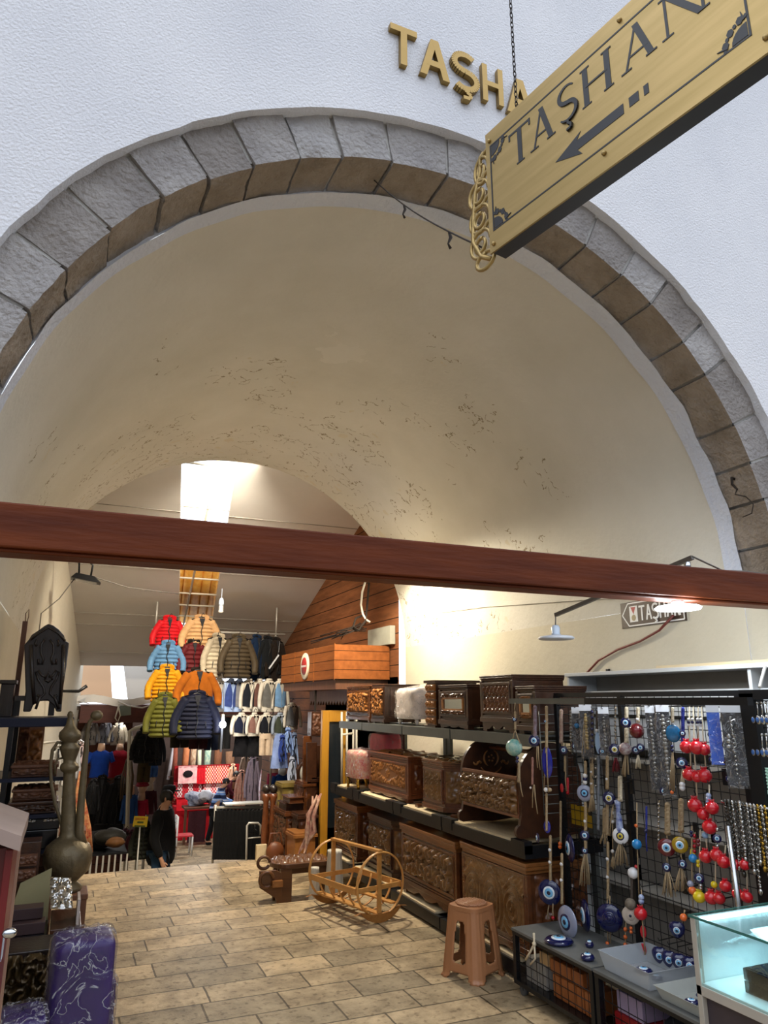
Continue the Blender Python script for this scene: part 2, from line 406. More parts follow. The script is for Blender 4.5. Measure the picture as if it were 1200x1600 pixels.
b.add([(XL, Y1, -3), (XL + SK * 6, Y1 + 6, -3), (XL + SK * 6, Y1 + 6, 4.3), (XL, Y1, 4.3)], [(0, 1, 2, 3)])
struct(b.build('wall_left', M_cream, loc=(0, 0, 0)), 'pale plaster wall on the left of the passage')
# back face of the vault end
b = MB(); inn = arch(VR, NA); k = len(inn)
out = [(4.6 if x > AX else -1.5, zz) if zz <= AZ else (AX + (x - AX) * 2.2, AZ + (zz - AZ) * 1.45) for x, zz in inn]
b.add([(x, Y1, zz) for x, zz in inn] + [(x, Y1 + .02, zz) for x, zz in out], [(i, k + i, k + i + 1, i + 1) for i in range(k - 1)])
struct(b.build('wall_back', M_cream, loc=(0, 0, 0)))
# plaster ledge on the right wall
b = MB(); p0 = at(637, 962, X=XR); p1 = at(760, 946, X=XR); p2 = at(915, 934, X=XR)
def led(p, w, h): return [Vector((XR - w, p.y, p.z - h)), Vector((XR - w, p.y, p.z + h)), Vector((XR + .02, p.y, p.z + h)), Vector((XR + .02, p.y, p.z - h))]
pp = [led(p0, .03, .02), led(p1, .03, .018), led(p2, .03, .018), led(Vector((XR, 2.9, 2.1)), .03, .018)]
for q0, q1 in zip(pp, pp[1:]): b.add(q0 + q1, [(0, 1, 5, 4), (1, 2, 6, 5), (3, 0, 4, 7)])
b.add(pp[0], [(3, 2, 1, 0)])
struct(b.build('trim_3', M_vault, loc=(0, 0, 0)), 'thin plaster ledge along the right wall')
# ---- sloping panelled ceiling of the hall behind, with its skylight
def cz(yy): return 3.712 - .3774 * (yy - 8.295)
sl = lambda yy: .88 + .155 * (yy - 7.58); sr = lambda yy: 1.46 + .13 * (yy - 7.5)
ya, yb, yc = 7.19, 11.3, 12.7
b = MB()
def cq(f0, f1, y0, y1):
    b.add([(f0(y0), y0, cz(y0)), (f1(y0), y0, cz(y0)), (f1(y1), y1, cz(y1)), (f0(y1), y1, cz(y1))], [(0, 3, 2, 1)])
seams = [7.19, 8.45, 9.72, 10.97, 11.3, 12.2, 12.7]
for y0_, y1_ in zip(seams, seams[1:]):
    g = .0
    if y1_ <= 11.31:
        cq(lambda q: -.6, sl, y0_ + g, y1_ - g); cq(sr, lambda q: 4.0, y0_ + g, y1_ - g)
    else: cq(lambda q: -.6, lambda q: 4.0, y0_ + g, y1_ - g)
b.mi = 1
for yy in seams[1:-1]:
    for x0_, x1_ in (((-.6, 4.0),) if yy > 11.2 else ((-.6, sl(yy)), (sr(yy), 4.0))): b.box(x0_, x1_, yy - .006, yy + .006, cz(yy) - .005, cz(yy) + .001)
b.mi = 0
for f_, s_ in ((sl, 1), (sr, -1)):
    b.add([(f_(ya), ya, cz(ya)), (f_(yb), yb, cz(yb)), (f_(yb), yb, cz(yb) + .16), (f_(ya), ya, cz(ya) + .16)], [(0, 1, 2, 3)])
struct(b.build('ceiling_back', [M_panel, mat('panel_seam', '#8f8a82', .7, var=0)], loc=(0, 0, 0)), 'white sloping panel ceiling beyond the vault')
M_bar = mat('skylight_bar', '#cfc8b8', .5, var=.05)
b = MB()
for yy in (7.62, 8.38, 8.72, 9.62, 9.95, 10.35, 10.68, 11.0):
    b.tube([(sl(yy) - .02, yy, cz(yy) + .03), (sr(yy) + .02, yy, cz(yy) + .03)], .013, 6)
b.tube([(sl(q) * .4 + sr(q) * .6 - (q - 8) * .07, q, cz(q) + .035) for q in (7.2, 9.3, 11.3)], .016, 6)
wo = struct(b.build('window_1', M_bar, loc=(0, 0, 0)), 'skylight strip in the sloping ceiling')
# tiled roof seen through the lower half of the skylight
M_lit = mat('amber_roof_tile', '#d98f2e', .5, col2='#f0c060', vs=9)
b = MB()
for i in range(7):
    xx = 1.22 + i * .13
    b.tube([(xx, 9.75, cz(9.75) + .3), (xx + .2, 11.5, cz(11.5) + .22)], .074, 8)
tag(b.build('roof_tiles', M_lit), 'amber ribbed roof tiles showing through the lower skylight', 'roof')
# ---- timber gable on the right of the back hall
def plank_mat(name, ca, cb, row, ax='z'):
    m = wood(name, ca, cb, .5, 'y', 3)
    nt = m.node_tree; N = nt.nodes; L = nt.links; bb = N['Principled BSDF']; tc = [n for n in N if n.type == 'TEX_COORD'][0]
    sp = N.new('ShaderNodeSeparateXYZ'); L.new(tc.outputs['Object'], sp.inputs[0])
    d = N.new('ShaderNodeMath'); d.operation = 'DIVIDE'; L.new(sp.outputs['Z'], d.inputs[0]); d.inputs[1].default_value = row
    fr = N.new('ShaderNodeMath'); fr.operation = 'FRACT'; L.new(d.outputs[0], fr.inputs[0])
    lt = N.new('ShaderNodeMath'); lt.operation = 'LESS_THAN'; L.new(fr.outputs[0], lt.inputs[0]); lt.inputs[1].default_value = .06
    src = bb.inputs['Base Color'].links[0].from_socket
    mx = N.new('ShaderNodeMix'); mx.data_type = 'RGBA'; L.new(lt.outputs[0], mx.inputs['Factor']); L.new(src, mx.inputs['A']); mx.inputs['B'].default_value = lin('#1d0f08')
    L.new(mx.outputs['Result'], bb.inputs['Base Color'])
    bb.inputs['Specular IOR Level'].default_value = .15; bb.inputs['Roughness'].default_value = .75
    return m
M_gable = plank_mat('brown_gable_boards', '#6d452c', '#8f5c3a', .17)
M_booth = plank_mat('orange_booth_boards', '#7d4722', '#96592c', .1)
M_dkbrown = plank_mat('dark_brown_boards', '#3a2015', '#4d2b1a', .2)
b = MB()
b.add([(3.25, Y1, -3), (3.25, 13, -3), (3.25, 13, cz(13)), (3.25, Y1, cz(Y1))], [(3, 2, 1, 0)])
struct(b.build('wall_gable', [M_gable], loc=(0, 0, 0)), 'brown boarded gable wall under the sloping ceiling')
# ---- world
w = bpy.data.worlds.new('world'); scene.world = w; w.use_nodes = True
bg = w.node_tree.nodes['Background']; bg.inputs[0].default_value = (.83, .895, 1.0, 1)
tcw = w.node_tree.nodes.new('ShaderNodeTexCoord'); spw = w.node_tree.nodes.new('ShaderNodeSeparateXYZ'); mrw = w.node_tree.nodes.new('ShaderNodeMapRange')
mrw.inputs['From Min'].default_value = -.1; mrw.inputs['From Max'].default_value = .5; mrw.inputs['To Min'].default_value = 1.0; mrw.inputs['To Max'].default_value = 3.2
w.node_tree.links.new(tcw.outputs['Generated'], spw.inputs[0]); w.node_tree.links.new(spw.outputs['Y'], mrw.inputs['Value'])
# the street side is open sky; the entrance side is a tall court: bright overhead, dim near the ground
mrz = w.node_tree.nodes.new('ShaderNodeMapRange'); mrz.interpolation_type = 'SMOOTHSTEP'
mrz.inputs['From Min'].default_value = .12; mrz.inputs['From Max'].default_value = .55; mrz.inputs['To Min'].default_value = .3; mrz.inputs['To Max'].default_value = 2.45
w.node_tree.links.new(spw.outputs['Z'], mrz.inputs['Value'])
mxw = w.node_tree.nodes.new('ShaderNodeMix'); mry = w.node_tree.nodes.new('ShaderNodeMapRange'); mry.inputs['From Min'].default_value = -.05; mry.inputs['From Max'].default_value = .25
w.node_tree.links.new(spw.outputs['Y'], mry.inputs['Value']); w.node_tree.links.new(mry.outputs[0], mxw.inputs['Factor'])
w.node_tree.links.new(mrz.outputs[0], mxw.inputs['A']); mxw.inputs['B'].default_value = 3.0
w.node_tree.links.new(mxw.outputs['Result'], bg.inputs[1])
vs_ = scene.view_settings
vs_.view_transform = 'Standard'; vs_.look = 'None'; vs_.gamma = 1; vs_.use_curve_mapping = False; vs_.exposure = 0.0
# ---- wooden tie beam
M_beam = wood('red_brown_beam', '#4b1d08', '#672f10', .5, 'x', 2.2)
M_beam.node_tree.nodes['Principled BSDF'].inputs['Specular IOR Level'].default_value = .2
b = MB(); b.box(-.75, 5.6, 2.5, 2.64, 1.968, 2.114)
b.box(-.75, 5.6, 2.515, 2.63, 1.955, 1.969)
tag(b.build('wooden_beam', M_beam, bevel=.006), 'long red brown timber beam spanning the arch opening', 'beam')
# ================================================================== LIGHTS
def disc_lamp(name, label, c, r, lit, power, col=(1, 1, 1), drop=.06, group=None):
    t = thing(name, label, 'lamp', c, group)
    c = Vector(c)
    m_on = mat('lamp_glow_' + str(int(lit)), '#ffffff', .4, var=0, emit='#f2f8ff', es=lit) if lit else mat('lamp_white', '#c9ced8', .4, var=.03)
    b = MB(); b.lathe([(r * .3, -.006), (r * .93, -.008), (r, 0), (r * .9, .008), (r * .3, .02)], c, 28); b.build('diffuser', m_on, t)
    b = MB(); b.lathe([(.034, .016), (.026, .03), (.02, drop), (.022, drop + .02), (.0, drop + .021)], c, 14); b.build('socket', mat('socket_white', '#b9c6d6', .4, var=.03), t)
    if power:
        l = lamp('lamp_light', 'POINT', c + Vector((0, 0, -.09)), power, col, .09); l.parent = t; l.location = (0, 0, -.09)
    return t
lp = at(1060, 955, Y=2.57)
disc_lamp('disc_lamp', 'glowing white disc lamp fixed under the wooden beam', (lp.x, 2.57, lp.z + .015), .105, 14, 14, (.86, .94, 1), drop=.075 - .03)
LH = Vector((2.35, 6.3, 2.67))
t = disc_lamp('disc_lamp', 'added warm disc lamp, unseen on a bracket behind the wooden beam', LH, .1, 10, 0, drop=.05)  # unseen lamp, added to make the bright patch on the right wall
l = lamp('lamp_light', 'SPOT', (0, 0, 0), 260, (1, .88, .68), .09, rot=(math.radians(-8), math.radians(-22), 0), spot=math.radians(165), blend=.25); l.parent = t; l.location = (0, 0, -.03)
l = lamp('lamp_light', 'POINT', (0, 0, 0), 27, (1, .82, .52), .1); l.parent = t; l.location = (0, 0, -.06)  # extra glow added to brighten the inner end of the vault
t = thing('added_tube_lamp', 'added white tube lamp, unseen over the inner end of the vault', 'lamp', (1.455, 7.24, 3.99))  # invented lamp hidden by the vault end, added to light the back hall
b = MB(); b.tube([(.9, 7.25, 3.985), (2.0, 7.25, 3.985)], .018, 10); b.build('tube', mat('tube_glow', '#ffffff', .4, var=0, emit='#fff2dc', es=5), t); b = MB(); b.box(.86, 2.04, 7.2, 7.235, 3.96, 4.01); b.build('fitting', mat('socket_white', '#b9c6d6', .4, var=.03), t)
l = lamp('lamp_light', 'AREA', (0, 0, 0), 92, (1, .88, .7), .5, rot=(math.radians(42), 0, 0)); l.data.spread = math.radians(105); l.parent = t; l.location = (0, .06, -.04)
b = MB(); b.tube([LH + Vector((0, 0, .07)), LH + Vector((.3, .2, .1)), Vector((XR - .08, 6.6, 2.75))], .012, 8); b.build('bracket', mat('dark_iron', '#23211f', .5, .6, var=.1), t)
# ================================================================== CARVED FURNITURE ON THE RIGHT
W_mid = wood('carved_walnut', '#4e2c18', '#6a3d20', .24, 'y', 3, coat=.5)
W_panel = wood('carved_oak', '#5b3d22', '#80592f', .24, 'y', 3, coat=.55)
W_lid = wood('honey_lid', '#6a3f1c', '#8a5629', .28, 'y', 3, coat=.4)
W_dark = wood('dark_walnut', '#2f190e', '#472816', .34, 'y', 3, coat=.15)
W_red = wood('reddish_walnut', '#5d301a', '#7a4424', .3, 'y', 3, coat=.35)
W_gold = wood('honey_walnut', '#8a5428', '#a8703a', .32, 'y', 3, coat=.3)
W_pale = wood('pale_pine', '#c9b48e', '#dccaa6', .6, 'y', 4)
W_silv = mat('silvered_carving', '#9c948c', .25, .6, var=.3, vs=12)
M_blk = mat('black_steel', '#15161a', .4, .3, var=.1)
M_gst = mat('grey_steel', '#5f625f', .42, .5, var=.1)
M_mir = mat('mirror_glass', '#aeb6ba', .04, 1.0, var=0)
M_brass = mat('polished_brass', '#c89a44', .22, 1.0, var=.1)
def sst(x): x = max(0., min(1., x)); return x * x * (3 - 2 * x)
def carve(x, y, w, h, k):
    """relief 0..1 of a scroll and leaf carving on a w by h panel"""
    if k == 'lattice':
        c = .055 * h / .2
        a = math.sin(x / c * 2 * PI) * math.sin(y / c * 2 * PI); q = math.cos(x / c * PI) * math.cos(y / c * PI * .7)
        return sst(.5 + .9 * a * .6 + .7 * q * q - .3)
    if k == 'medallion':
        X = (x - w / 2) / (w * .5); Y = (y - h / 2) / (h * .5)
        e = abs(X) / .62 + abs(Y) / .7; rr = math.hypot(X * w / h, Y)
        if rr < .42: return .35 + .65 * sst(.5 + .5 * math.cos(8 * math.atan2(Y, X * w / h)) * (1 if rr > .16 else -1))
        if e < .98: return .35
        if e < 1.08: return .95
        k = 'scroll'
    if k == 'arches':
        n = 3; c = w / n; i = int(min(n - 1, x / c)); X = (x - (i + .5) * c) / (c * .5); Y = y / h
        top = .80 + .1 * math.cos(X * PI) + (.06 if i == 1 else 0)
        if abs(Y - top) < .03: return 1.
        if Y > top: return .25 + .35 * sst(.5 + math.sin(x / w * 90) * math.sin(Y * 60))
        yc = (Y - .42) / .34; rr = math.hypot(X / .8, yc); th = math.atan2(yc, X)
        if rr < .3: return .3 + .7 * sst(.5 + .6 * math.cos(th * 6))
        return .15 + .75 * sst(.5 + .8 * math.sin(rr * 15 - abs(th) * 3.0)) * (1 if rr < 1.15 else .7)
    if k == 'scallop':
        return sst(.5 + .6 * math.sin(x / h * 5.) * math.cos((y / h - .5) * 5)) * .9
    c = h / (2.4 if k == 'scroll' else (3.0 if k == 'fine' else 2.0)); X = abs(x - w / 2)
    bi = None; bd = 9e9
    i0 = int(X / c); j0 = int(y / c)
    for i in range(i0 - 1, i0 + 2):
        for j in range(j0 - 1, j0 + 2):
            px = (i + .5 + .16 * math.sin(i * 2.3 + j * 1.7)) * c; py = (j + .5 + .12 * math.cos(i * 1.9 + j)) * c
            d = math.hypot(X - px, y - py)
            if d < bd: bd = d; bi = (i, j, px, py)
    i, j, px, py = bi; th = math.atan2(y - py, X - px); dr = 1 if (i + j) % 2 else -1
    r = bd / c
    if r < .13: return 1.
    s = .45 + 1.3 * math.sin(th * dr * 2 + r * 16 + i)
    leaf = .25 * math.sin(th * 7 + j) * sst((r - .3) * 4)
    edge = min(x, w - x, y, h - y) / h
    return sst(s + leaf) * min(1, edge * 12)
def relief(mb, org, U, V, w, h, dep, k, res=.0085, mi=None):
    if k in ('scroll', 'big', 'fine'): dep *= 2.0
    org = Vector(org); U = Vector(U); V = Vector(V); Nn = U.cross(V)
    nx = max(8, int(w / res)); ny = max(8, int(h / res))
    mb.grid(nx, ny, lambda i, j: org + U * (w * i) + V * (h * j) + Nn * (dep * carve(w * i, h * j, w, h, k)), mi=mi)
NY, PZ = Vector((0, -1, 0)), Vector((0, 0, 1)); PXv = Vector((1, 0, 0))
# U x V must point out of the panel: front panels face -x (U=-y, V=z), near ends face -y (U=+x, V=z)
def chest(name, label, xf, y0, y1, z0, z1, dep, k, wm, lid=.05, foot=.03, cat='chest', panel=None, top=None, group=None, side='scroll',
          apron=True, chamfer=0., lip=.03, pw=None, drawers=0, glass=False, res=.0085, inner=.06, lm=None):
    t = thing(name, label, cat, (xf + dep / 2, (y0 + y1) / 2, z0), group)
    zb = z0 + foot; zl = z1 - lid; x1 = xf + dep; pm = pw or wm
    a, e = y0 + lip, y1 - lip; xb = xf + lip
    b = MB()
    if chamfer:
        poly = [(xb + chamfer, a), (xb, a + chamfer), (xb, e - chamfer), (xb + chamfer, e), (x1, e), (x1, a)]
        b.prism(poly, zb, zl, 'xy')
    else:
        b.box(xb, x1 - .005, a, e, zb, zl)
    # corner stiles and base moulding
    if not chamfer:
        for yy in (a, e): b.cbox((xb + .004, yy, (zb + zl) / 2), (.03, .03, zl - zb))
        b.box(xb - .018, x1, a - .014, e + .014, zb, zb + .03); b.box(xb - .010, x1, a - .008, e + .008, zb + .03, zb + .042)
    else:
        q = .016; b.prism([(xb + chamfer, a - q), (xb - q, a + chamfer), (xb - q, e - chamfer), (xb + chamfer, e + q), (x1, e + q), (x1, a - q)], zb, zb + .035, 'xy')
    b.build('body', wm, t, bevel=.003)
    b = MB(); n = 3
    for i in range(n):
        q = lip * (i + 1) / n * .95; zz = zl + lid * i / n; za = zl + lid * (i + 1) / n
        if i == n - 1: q *= .75
        if chamfer: b.prism([(xb + chamfer - q * .5, a - q), (xb - q, a + chamfer), (xb - q, e - chamfer), (xb + chamfer - q * .5, e + q), (x1, e + q), (x1, a - q)], zz, za, 'xy')
        else: b.box(xb - q, x1 + .0, a - q, e + q, zz, za)
    lo = b.build('lid', lm or wm, t, bevel=.004)
    if top:
        b = MB(); relief(b, (xb + .02, y0 + lip, z1 + .001), PXv, Vector((0, 1, 0)), dep - .06, e - a, .006, top, .014); b.build('top_carving', pm, lo)
    za, zc = zb + .042 + inner * .35, zl - inner * .35; ya, yc = a + chamfer + inner * .5, e - chamfer - inner * .5
    b = MB()
    for c_, d_ in (((xb - .004, (ya + yc) / 2, za), (.02, yc - ya + .03, .018)), ((xb - .004, (ya + yc) / 2, zc), (.02, yc - ya + .03, .018)),
                   ((xb - .004, ya, (za + zc) / 2), (.02, .018, zc - za)), ((xb - .004, yc, (za + zc) / 2), (.02, .018, zc - za))):
        b.cbox(c_, d_)
    b.build('panel_frame', wm, t, bevel=.003)
    b = MB()
    if glass:
        gw = (yc - ya) * .18; gh = (zc - za) * .2
        relief(b, (xb - .003, yc - .006, za + .006), NY, PZ, yc - ya - .012, gh, .012, 'fine', res); b.build('carved_rail', pm, t); b = MB(); relief(b, (xb - .003, yc - .006, zc - gh - .006), NY, PZ, yc - ya - .012, gh, .012, 'fine', res)
        b.build('carved_rail', pm, t)
        g = MB(); g.box(xb - .008, xb - .002, ya + gw * .5, yc - gw * .5, za + gh + .012, zc - gh - .012); g.build('mirror', M_mir, t, 'small dark mirror pane')
        b = MB()
        for yy in (ya + gw * .4, yc - gw * .4): b.cbox((xb - .008, yy, (za + zc) / 2), (.02, .014, zc - za - gh * 2))
        for zz in (za + gh + .008, zc - gh - .008): b.cbox((xb - .008, (ya + yc) / 2, zz), (.02, yc - ya - gw * .6, .014))
        b.build('mirror_frame', W_gold, t)
    else:
        relief(b, (xb - .003, yc - .004, za + .004), NY, PZ, yc - ya - .008, zc - za - .008, .016, k, res); b.build('carved_panel', pm, t)
    if side:
        b = MB(); relief(b, (xb + .05 + chamfer, a - .002, za), PXv, PZ, dep - lip - .1 - chamfer, zc - za, .011, side, .013); b.build('end_carving', wm, t)
        if chamfer:
            b = MB(); d = Vector((1, -1, 0)).normalized(); ln = chamfer * 1.414
            relief(b, Vector((xb, a + chamfer, za)) + d * .01 + d.cross(PZ) * .002, d, PZ, ln - .02, zc - za, .008, side, .011); b.build('corner_carving', pm, t)
    if apron and foot > .02:
        b = MB(); m = 9; pts = [(a, zb + .004), (e, zb + .004)] + [(e - (e - a) * i / m, zb - foot * (.35 + .45 * abs(math.sin(i * PI / 3)))) for i in range(m + 1)]
        b.prism(pts, xb - .006, xb + .012, 'yz'); b.build('apron', wm, t)
    if foot > .004:
        for xx in (xb + .02, x1 - .04):
            for yy in (a + .03, e - .03):
                b = MB(); b.cbox((xx, yy, z0 + foot / 2 + .001), (.05, .05, foot)); b.build('foot', wm, t)
    return t
XS = 2.48
# -------- steel display racks, four bays side by side
def rack(label, y0, y1):
    t = thing('display_rack', label, 'rack', (2.85, (y0 + y1) / 2, 0), 'steel racks carrying the carved furniture')
    g = .008; a, e = y0 + g, y1 - g
    for zt, xf, nm in ((.70, XS, 'shelf_frame'), (.092, XS - .03, 'base_frame')):
        b = MB()
        b.box(xf, xf + .03, a, e, zt - .07, zt); b.box(3.0, 3.03, a, e, zt - .07, zt)
        b.box(xf + .03, 3.0, a, a + .03, zt - .07, zt); b.box(xf + .03, 3.0, e - .03, e, zt - .07, zt)
        if zt > .5:
            for yy in (a + .07, e - .07): b.box(XS - .004, XS + .05, yy - .07, yy + .07, .655, .722)
        b.build(nm, M_blk, t)
    for zt, xf in ((.712, XS + .02), (.104, XS - .015)):
        b = MB(); b.box(xf, 3.0, a + .09, e - .09, zt - .014, zt); b.build('deck_board', W_pale, t)
    b = MB(); b.box(XS + .08, XS + .115, a, e, 1.235, 1.302); b.box(3.0, 3.03, a, e, 1.235, 1.302); b.box(XS + .115, 3.0, a, e, 1.29, 1.300); b.build('top_shelf', M_gst, t)
    for yy in (a + .03, e - .03):
        for xx, zlo in ((2.985, .715), (2.985, .105)):
            b = MB(); b.box(xx - .014, xx + .014, yy - .022, yy + .022, zlo, 1.289 if zlo > .5 else .64); b.build('post', M_gst, t)
    for yy in (a + .08, e - .08):
        b = MB(); b.tube([(XS + .02, yy, .024), (XS + .045, yy, .024)], .022, 12); b.box(XS + .012, XS + .053, yy - .012, yy + .012, .024, .06); b.build('caster', M_gst, t)
    return t
rack('nearest bay of the steel racks, holding the open carved cradle', 3.745, 4.77)
rack('second bay of the steel racks, under the eight-sided chest', 4.77, 5.6)
rack('third bay of the steel racks, under the oval medallion chest', 5.6, 6.5)
rack('farthest bay of the steel racks, under the pink wrapped stools', 6.5, 7.13)
# -------- bottom row
chest('carved_chest', 'big honey brown chest at the far end of the bottom row', 2.5, 6.47, 7.12, .105, .575, .42, 'scroll', W_mid, .06, .02, pw=W_panel, apron=False, lm=W_lid)
chest('carved_chest', 'dark chest with clipped corners and beaded lid in the bottom row', 2.53, 5.68, 6.4, .105, .55, .4, 'scroll', W_dark, .055, .02, pw=W_panel, chamfer=.07, apron=False)
chest('carved_chest', 'big warm brown scroll carved chest with scalloped skirt behind the cradle', 2.47, 4.58, 5.5, .105, .585, .45, 'big', W_mid, .07, .07, pw=W_panel, lip=.035, top=None, lm=W_lid)
chest('carved_chest', 'big brown chest with three carved arches behind the plastic stool', 2.47, 3.75, 4.53, .105, .605, .45, 'arches', W_mid, .06, .03, pw=W_panel, lip=.03, inner=.03, lm=W_lid)
# -------- middle row
chest('carved_chest', 'chest with bright silvered carving beside the pink wrapped stool', 2.66, 6.88, 7.125, .713, 1.02, .3, 'scroll', W_dark, .03, .03, pw=W_silv, top='fine', lip=.015)
chest('carved_chest', 'brown chest with oval orange medallion on its front', 2.56, 5.5, 6.34, .713, 1.065, .38, 'medallion', W_red, .045, .03, pw=W_gold, top='fine', lip=.02)
chest('carved_chest', 'eight-sided tall dark chest beside the carved cradle', 2.53, 4.68, 5.36, .713, 1.075, .42, 'arches', W_mid, .045, .02, pw=W_panel, top='fine', chamfer=.15, lip=.02, apron=False)
# -------- top row
ZT = 1.303
chest('carved_casket', 'small light topped casket at the far end of the top shelf', 2.6, 6.42, 7.05, ZT, 1.64, .3, 'scroll', W_mid, .035, .02, cat='casket', pw=W_gold, lip=.02)
chest('carved_cabinet', 'narrow dark cabinet with pierced arches beside the white wrapped stool', 2.6, 6.06, 6.36, ZT, 1.645, .36, 'fine', W_dark, .02, .012, cat='cabinet', pw=W_gold, lip=.012, side='arches', inner=.02, apron=False)
chest('mirror_casket', 'dark casket with a framed square mirror on its front', 2.6, 4.58, 5.04, ZT, 1.615, .42, 'fine', W_dark, .035, .03, cat='casket', pw=W_mid, lip=.02, glass=True, side=None)
chest('carved_casket', 'tallest dark casket with fine lattice front on the top shelf', 2.6, 4.0, 4.42, ZT, 1.665, .42, 'lattice', W_dark, .035, .06, cat='casket', pw=W_mid, lip=.02, side=None, res=.006)
chest('mirror_casket', 'nearest casket of the top shelf, partly behind the charm rack', 2.6, 3.755, 3.98, ZT, 1.59, .4, 'fine', W_dark, .035, .02, cat='casket', pw=W_gold, lip=.018, glass=True, side=None)
# tower of little drawers
t = thing('drawer_tower', 'narrow tower of five little carved drawers on the top shelf', 'drawers', (2.78, 5.17, ZT))
b = MB(); b.box(2.62, 2.98, 5.09, 5.25, ZT, 1.635); b.box(2.6, 3.0, 5.07, 5.27, 1.635, 1.655); b.box(2.6, 3.0, 5.08, 5.26, ZT, ZT + .014); b.build('case', W_dark, t)
for i in range(5):
    z = ZT + .02 + i * .0625
    b = MB(); b.box(2.608, 2.625, 5.1, 5.24, z, z + .054); relief(b, (2.607, 5.235, z + .006), NY, PZ, .13, .042, .008, 'fine', .005)
    d = b.build('drawer', W_gold, t); b = MB(); b.ball((2.598, 5.17, z + .027), .007, 8); b.build('knob', M_brass, d)
# -------- quilted stools in plastic wrap
def stool_wrapped(name, label, c, w, d, h, body_m, legh, leg_m, tufts=0, wrap='#f4eef0', group=None, wa=.30):
    t = thing(name, label, 'stool', c, group); c = Vector(c)
    def surf(o, bulge):
        def f(i, j):
            a = 2 * PI * i; n = 4.5; q = (abs(math.cos(a)) ** n + abs(math.sin(a)) ** n) ** (-1 / n)
            zz = j; s = 1 - .06 * max(0, (zz - .86) / .14) ** 2 * 2 - .03 * max(0, (.1 - zz) / .1)
            p = Vector((math.cos(a) * q * (w / 2 + o) * s, math.sin(a) * q * (d / 2 + o) * s, legh + (h - legh) * zz))
            if tufts: p *= 1; p += Vector((math.cos(a), math.sin(a), 0)) * (.008 * abs(math.sin(a * 5 + (zz * 6) * (1 if int(a * 5 / PI) % 2 else -1))))
            if bulge: p += Vector((math.cos(a), math.sin(a), 0)) * (bulge * noise.noise(Vector((a * 3, zz * 6, c.y * 5))))
            return c + p
        return f
    b = MB(); b.grid(40, 12, surf(0, 0), wrap=True)
    top = [surf(0, 0)(i / 40, 1) for i in range(40)]; b.add(top + [c + Vector((0, 0, h + .012))], [(i, (i + 1) % 40, 40) for i in range(40)], True)
    b.build('seat', body_m, t)
    for sx in (-1, 1):
        for sy in (-1, 1):
            b = MB(); b.lathe([(.0, 0), (.014, .004), (.011, legh * .3), (.022, legh * .62), (.012, legh * .75), (.024, legh * .98)], c + Vector((sx * w * .38, sy * d * .38, 0)), 10); b.build('leg', leg_m, t)
    m = film('plastic_wrap_' + wrap.strip('#'), crease=min(.9, wa * 2), bs=13, col=wrap)
    b = MB(); b.grid(56, 18, surf(.012, .014), wrap=True)
    tp = [surf(.012, .014)(i / 56, 1) for i in range(56)]
    b.add(tp + [c + Vector((R.uniform(-.02, .02), R.uniform(-.02, .02), h + .035))], [(i, (i + 1) % 56, 56) for i in range(56)], True)
    b.build('plastic_wrap', m, t, 'crinkled clear plastic wrapping')
    return t
M_pinkv = mat('pink_velvet', '#e0607c', .8, var=.15, sheen=.4); M_redfl = mat('floral_red_fabric', '#c23a48', .8, col2='#d8c3a8', vs=26, sheen=.2)
stool_wrapped('wrapped_stool', 'red flowered stool on gold legs wrapped in plastic, middle shelf', (2.61, 6.60, .713), .24, .34, .335, M_redfl, .1, M_brass, wrap='#fdeaf0', wa=.45)
stool_wrapped('wrapped_stool', 'plain pink velvet stool wrapped in plastic behind the flowered one', (2.86, 6.64, .713), .20, .42, .48, M_pinkv, .09, M_brass, wrap='#fbd5de', wa=.3)
stool_wrapped('wrapped_stool', 'white tufted stool wrapped in plastic on the top shelf', (2.83, 5.74, ZT), .38, .44, .30, mat('white_leatherette', '#dcd2cd', .45, var=.05), .05, mat('white_leg', '#d6cfca', .4, var=.05), tufts=1, wrap='#f7f1ee', wa=.3)
# -------- tall carved cradle on the middle shelf
t = thing('carved_cradle', 'dark wooden cradle with carved side panel and round ended boards', 'cradle', (2.72, 4.17, .713))
def endboard():
    pts = []
    for i in range(25):
        a = PI * i / 24; pts.append((2.72 + .225 * math.cos(a), 1.04 + .215 * math.sin(a)))
    pts += [(2.505, .86), (2.49, .80)]
    for i in range(9): a = PI * .5 + PI * 1.1 * i / 8; pts.append((2.50 + .038 * math.cos(a), .765 - .0 + .038 * math.sin(a)))
    pts += [(2.56, .73), (2.72, .718), (2.88, .73)]
    for i in range(9): a = -PI * .6 + PI * 1.1 * i / 8; pts.append((2.94 + .038 * math.cos(a), .765 + .038 * math.sin(a)))
    pts += [(2.95, .80), (2.935, .86)]
    return pts
for yy in (3.82, 4.50):
    b = MB(); b.prism(endboard(), yy - .013, yy + .013, 'xz'); eb = b.build('end_board', W_dark, t, bevel=.004)
    if yy > 4:
        b = MB()
        for s in (-1, 1):
            b.tube([(2.72 + s * .055 * math.cos(q), yy - .018, 1.12 + .055 * math.sin(q)) for q in [(-1.1 + 2.2 * i / 10) for i in range(11)]], [.003 + .005 * math.sin(PI * i / 10) for i in range(11)], 6)
            b.tube([(2.72 + s * (.08 + .012 * i), yy - .018, 1.09 + .012 * math.sin(i * 1.4)) for i in range(6)], [.009, .006, .01, .006, .009, .003], 6)
        b.tube([(2.72 + .1 * math.cos(q), yy - .018, 1.12 + .1 * math.sin(q)) for q in [PI * 1.2 + .6 * PI * i / 8 for i in range(9)]], .004, 6)
        for q in range(5): b.ball((2.72 + .02 * math.cos(q * 1.3), yy - .018, 1.12 + .02 * math.sin(q * 1.3)), .007, 8)
        b.build('crest_carving', W_gold, eb)
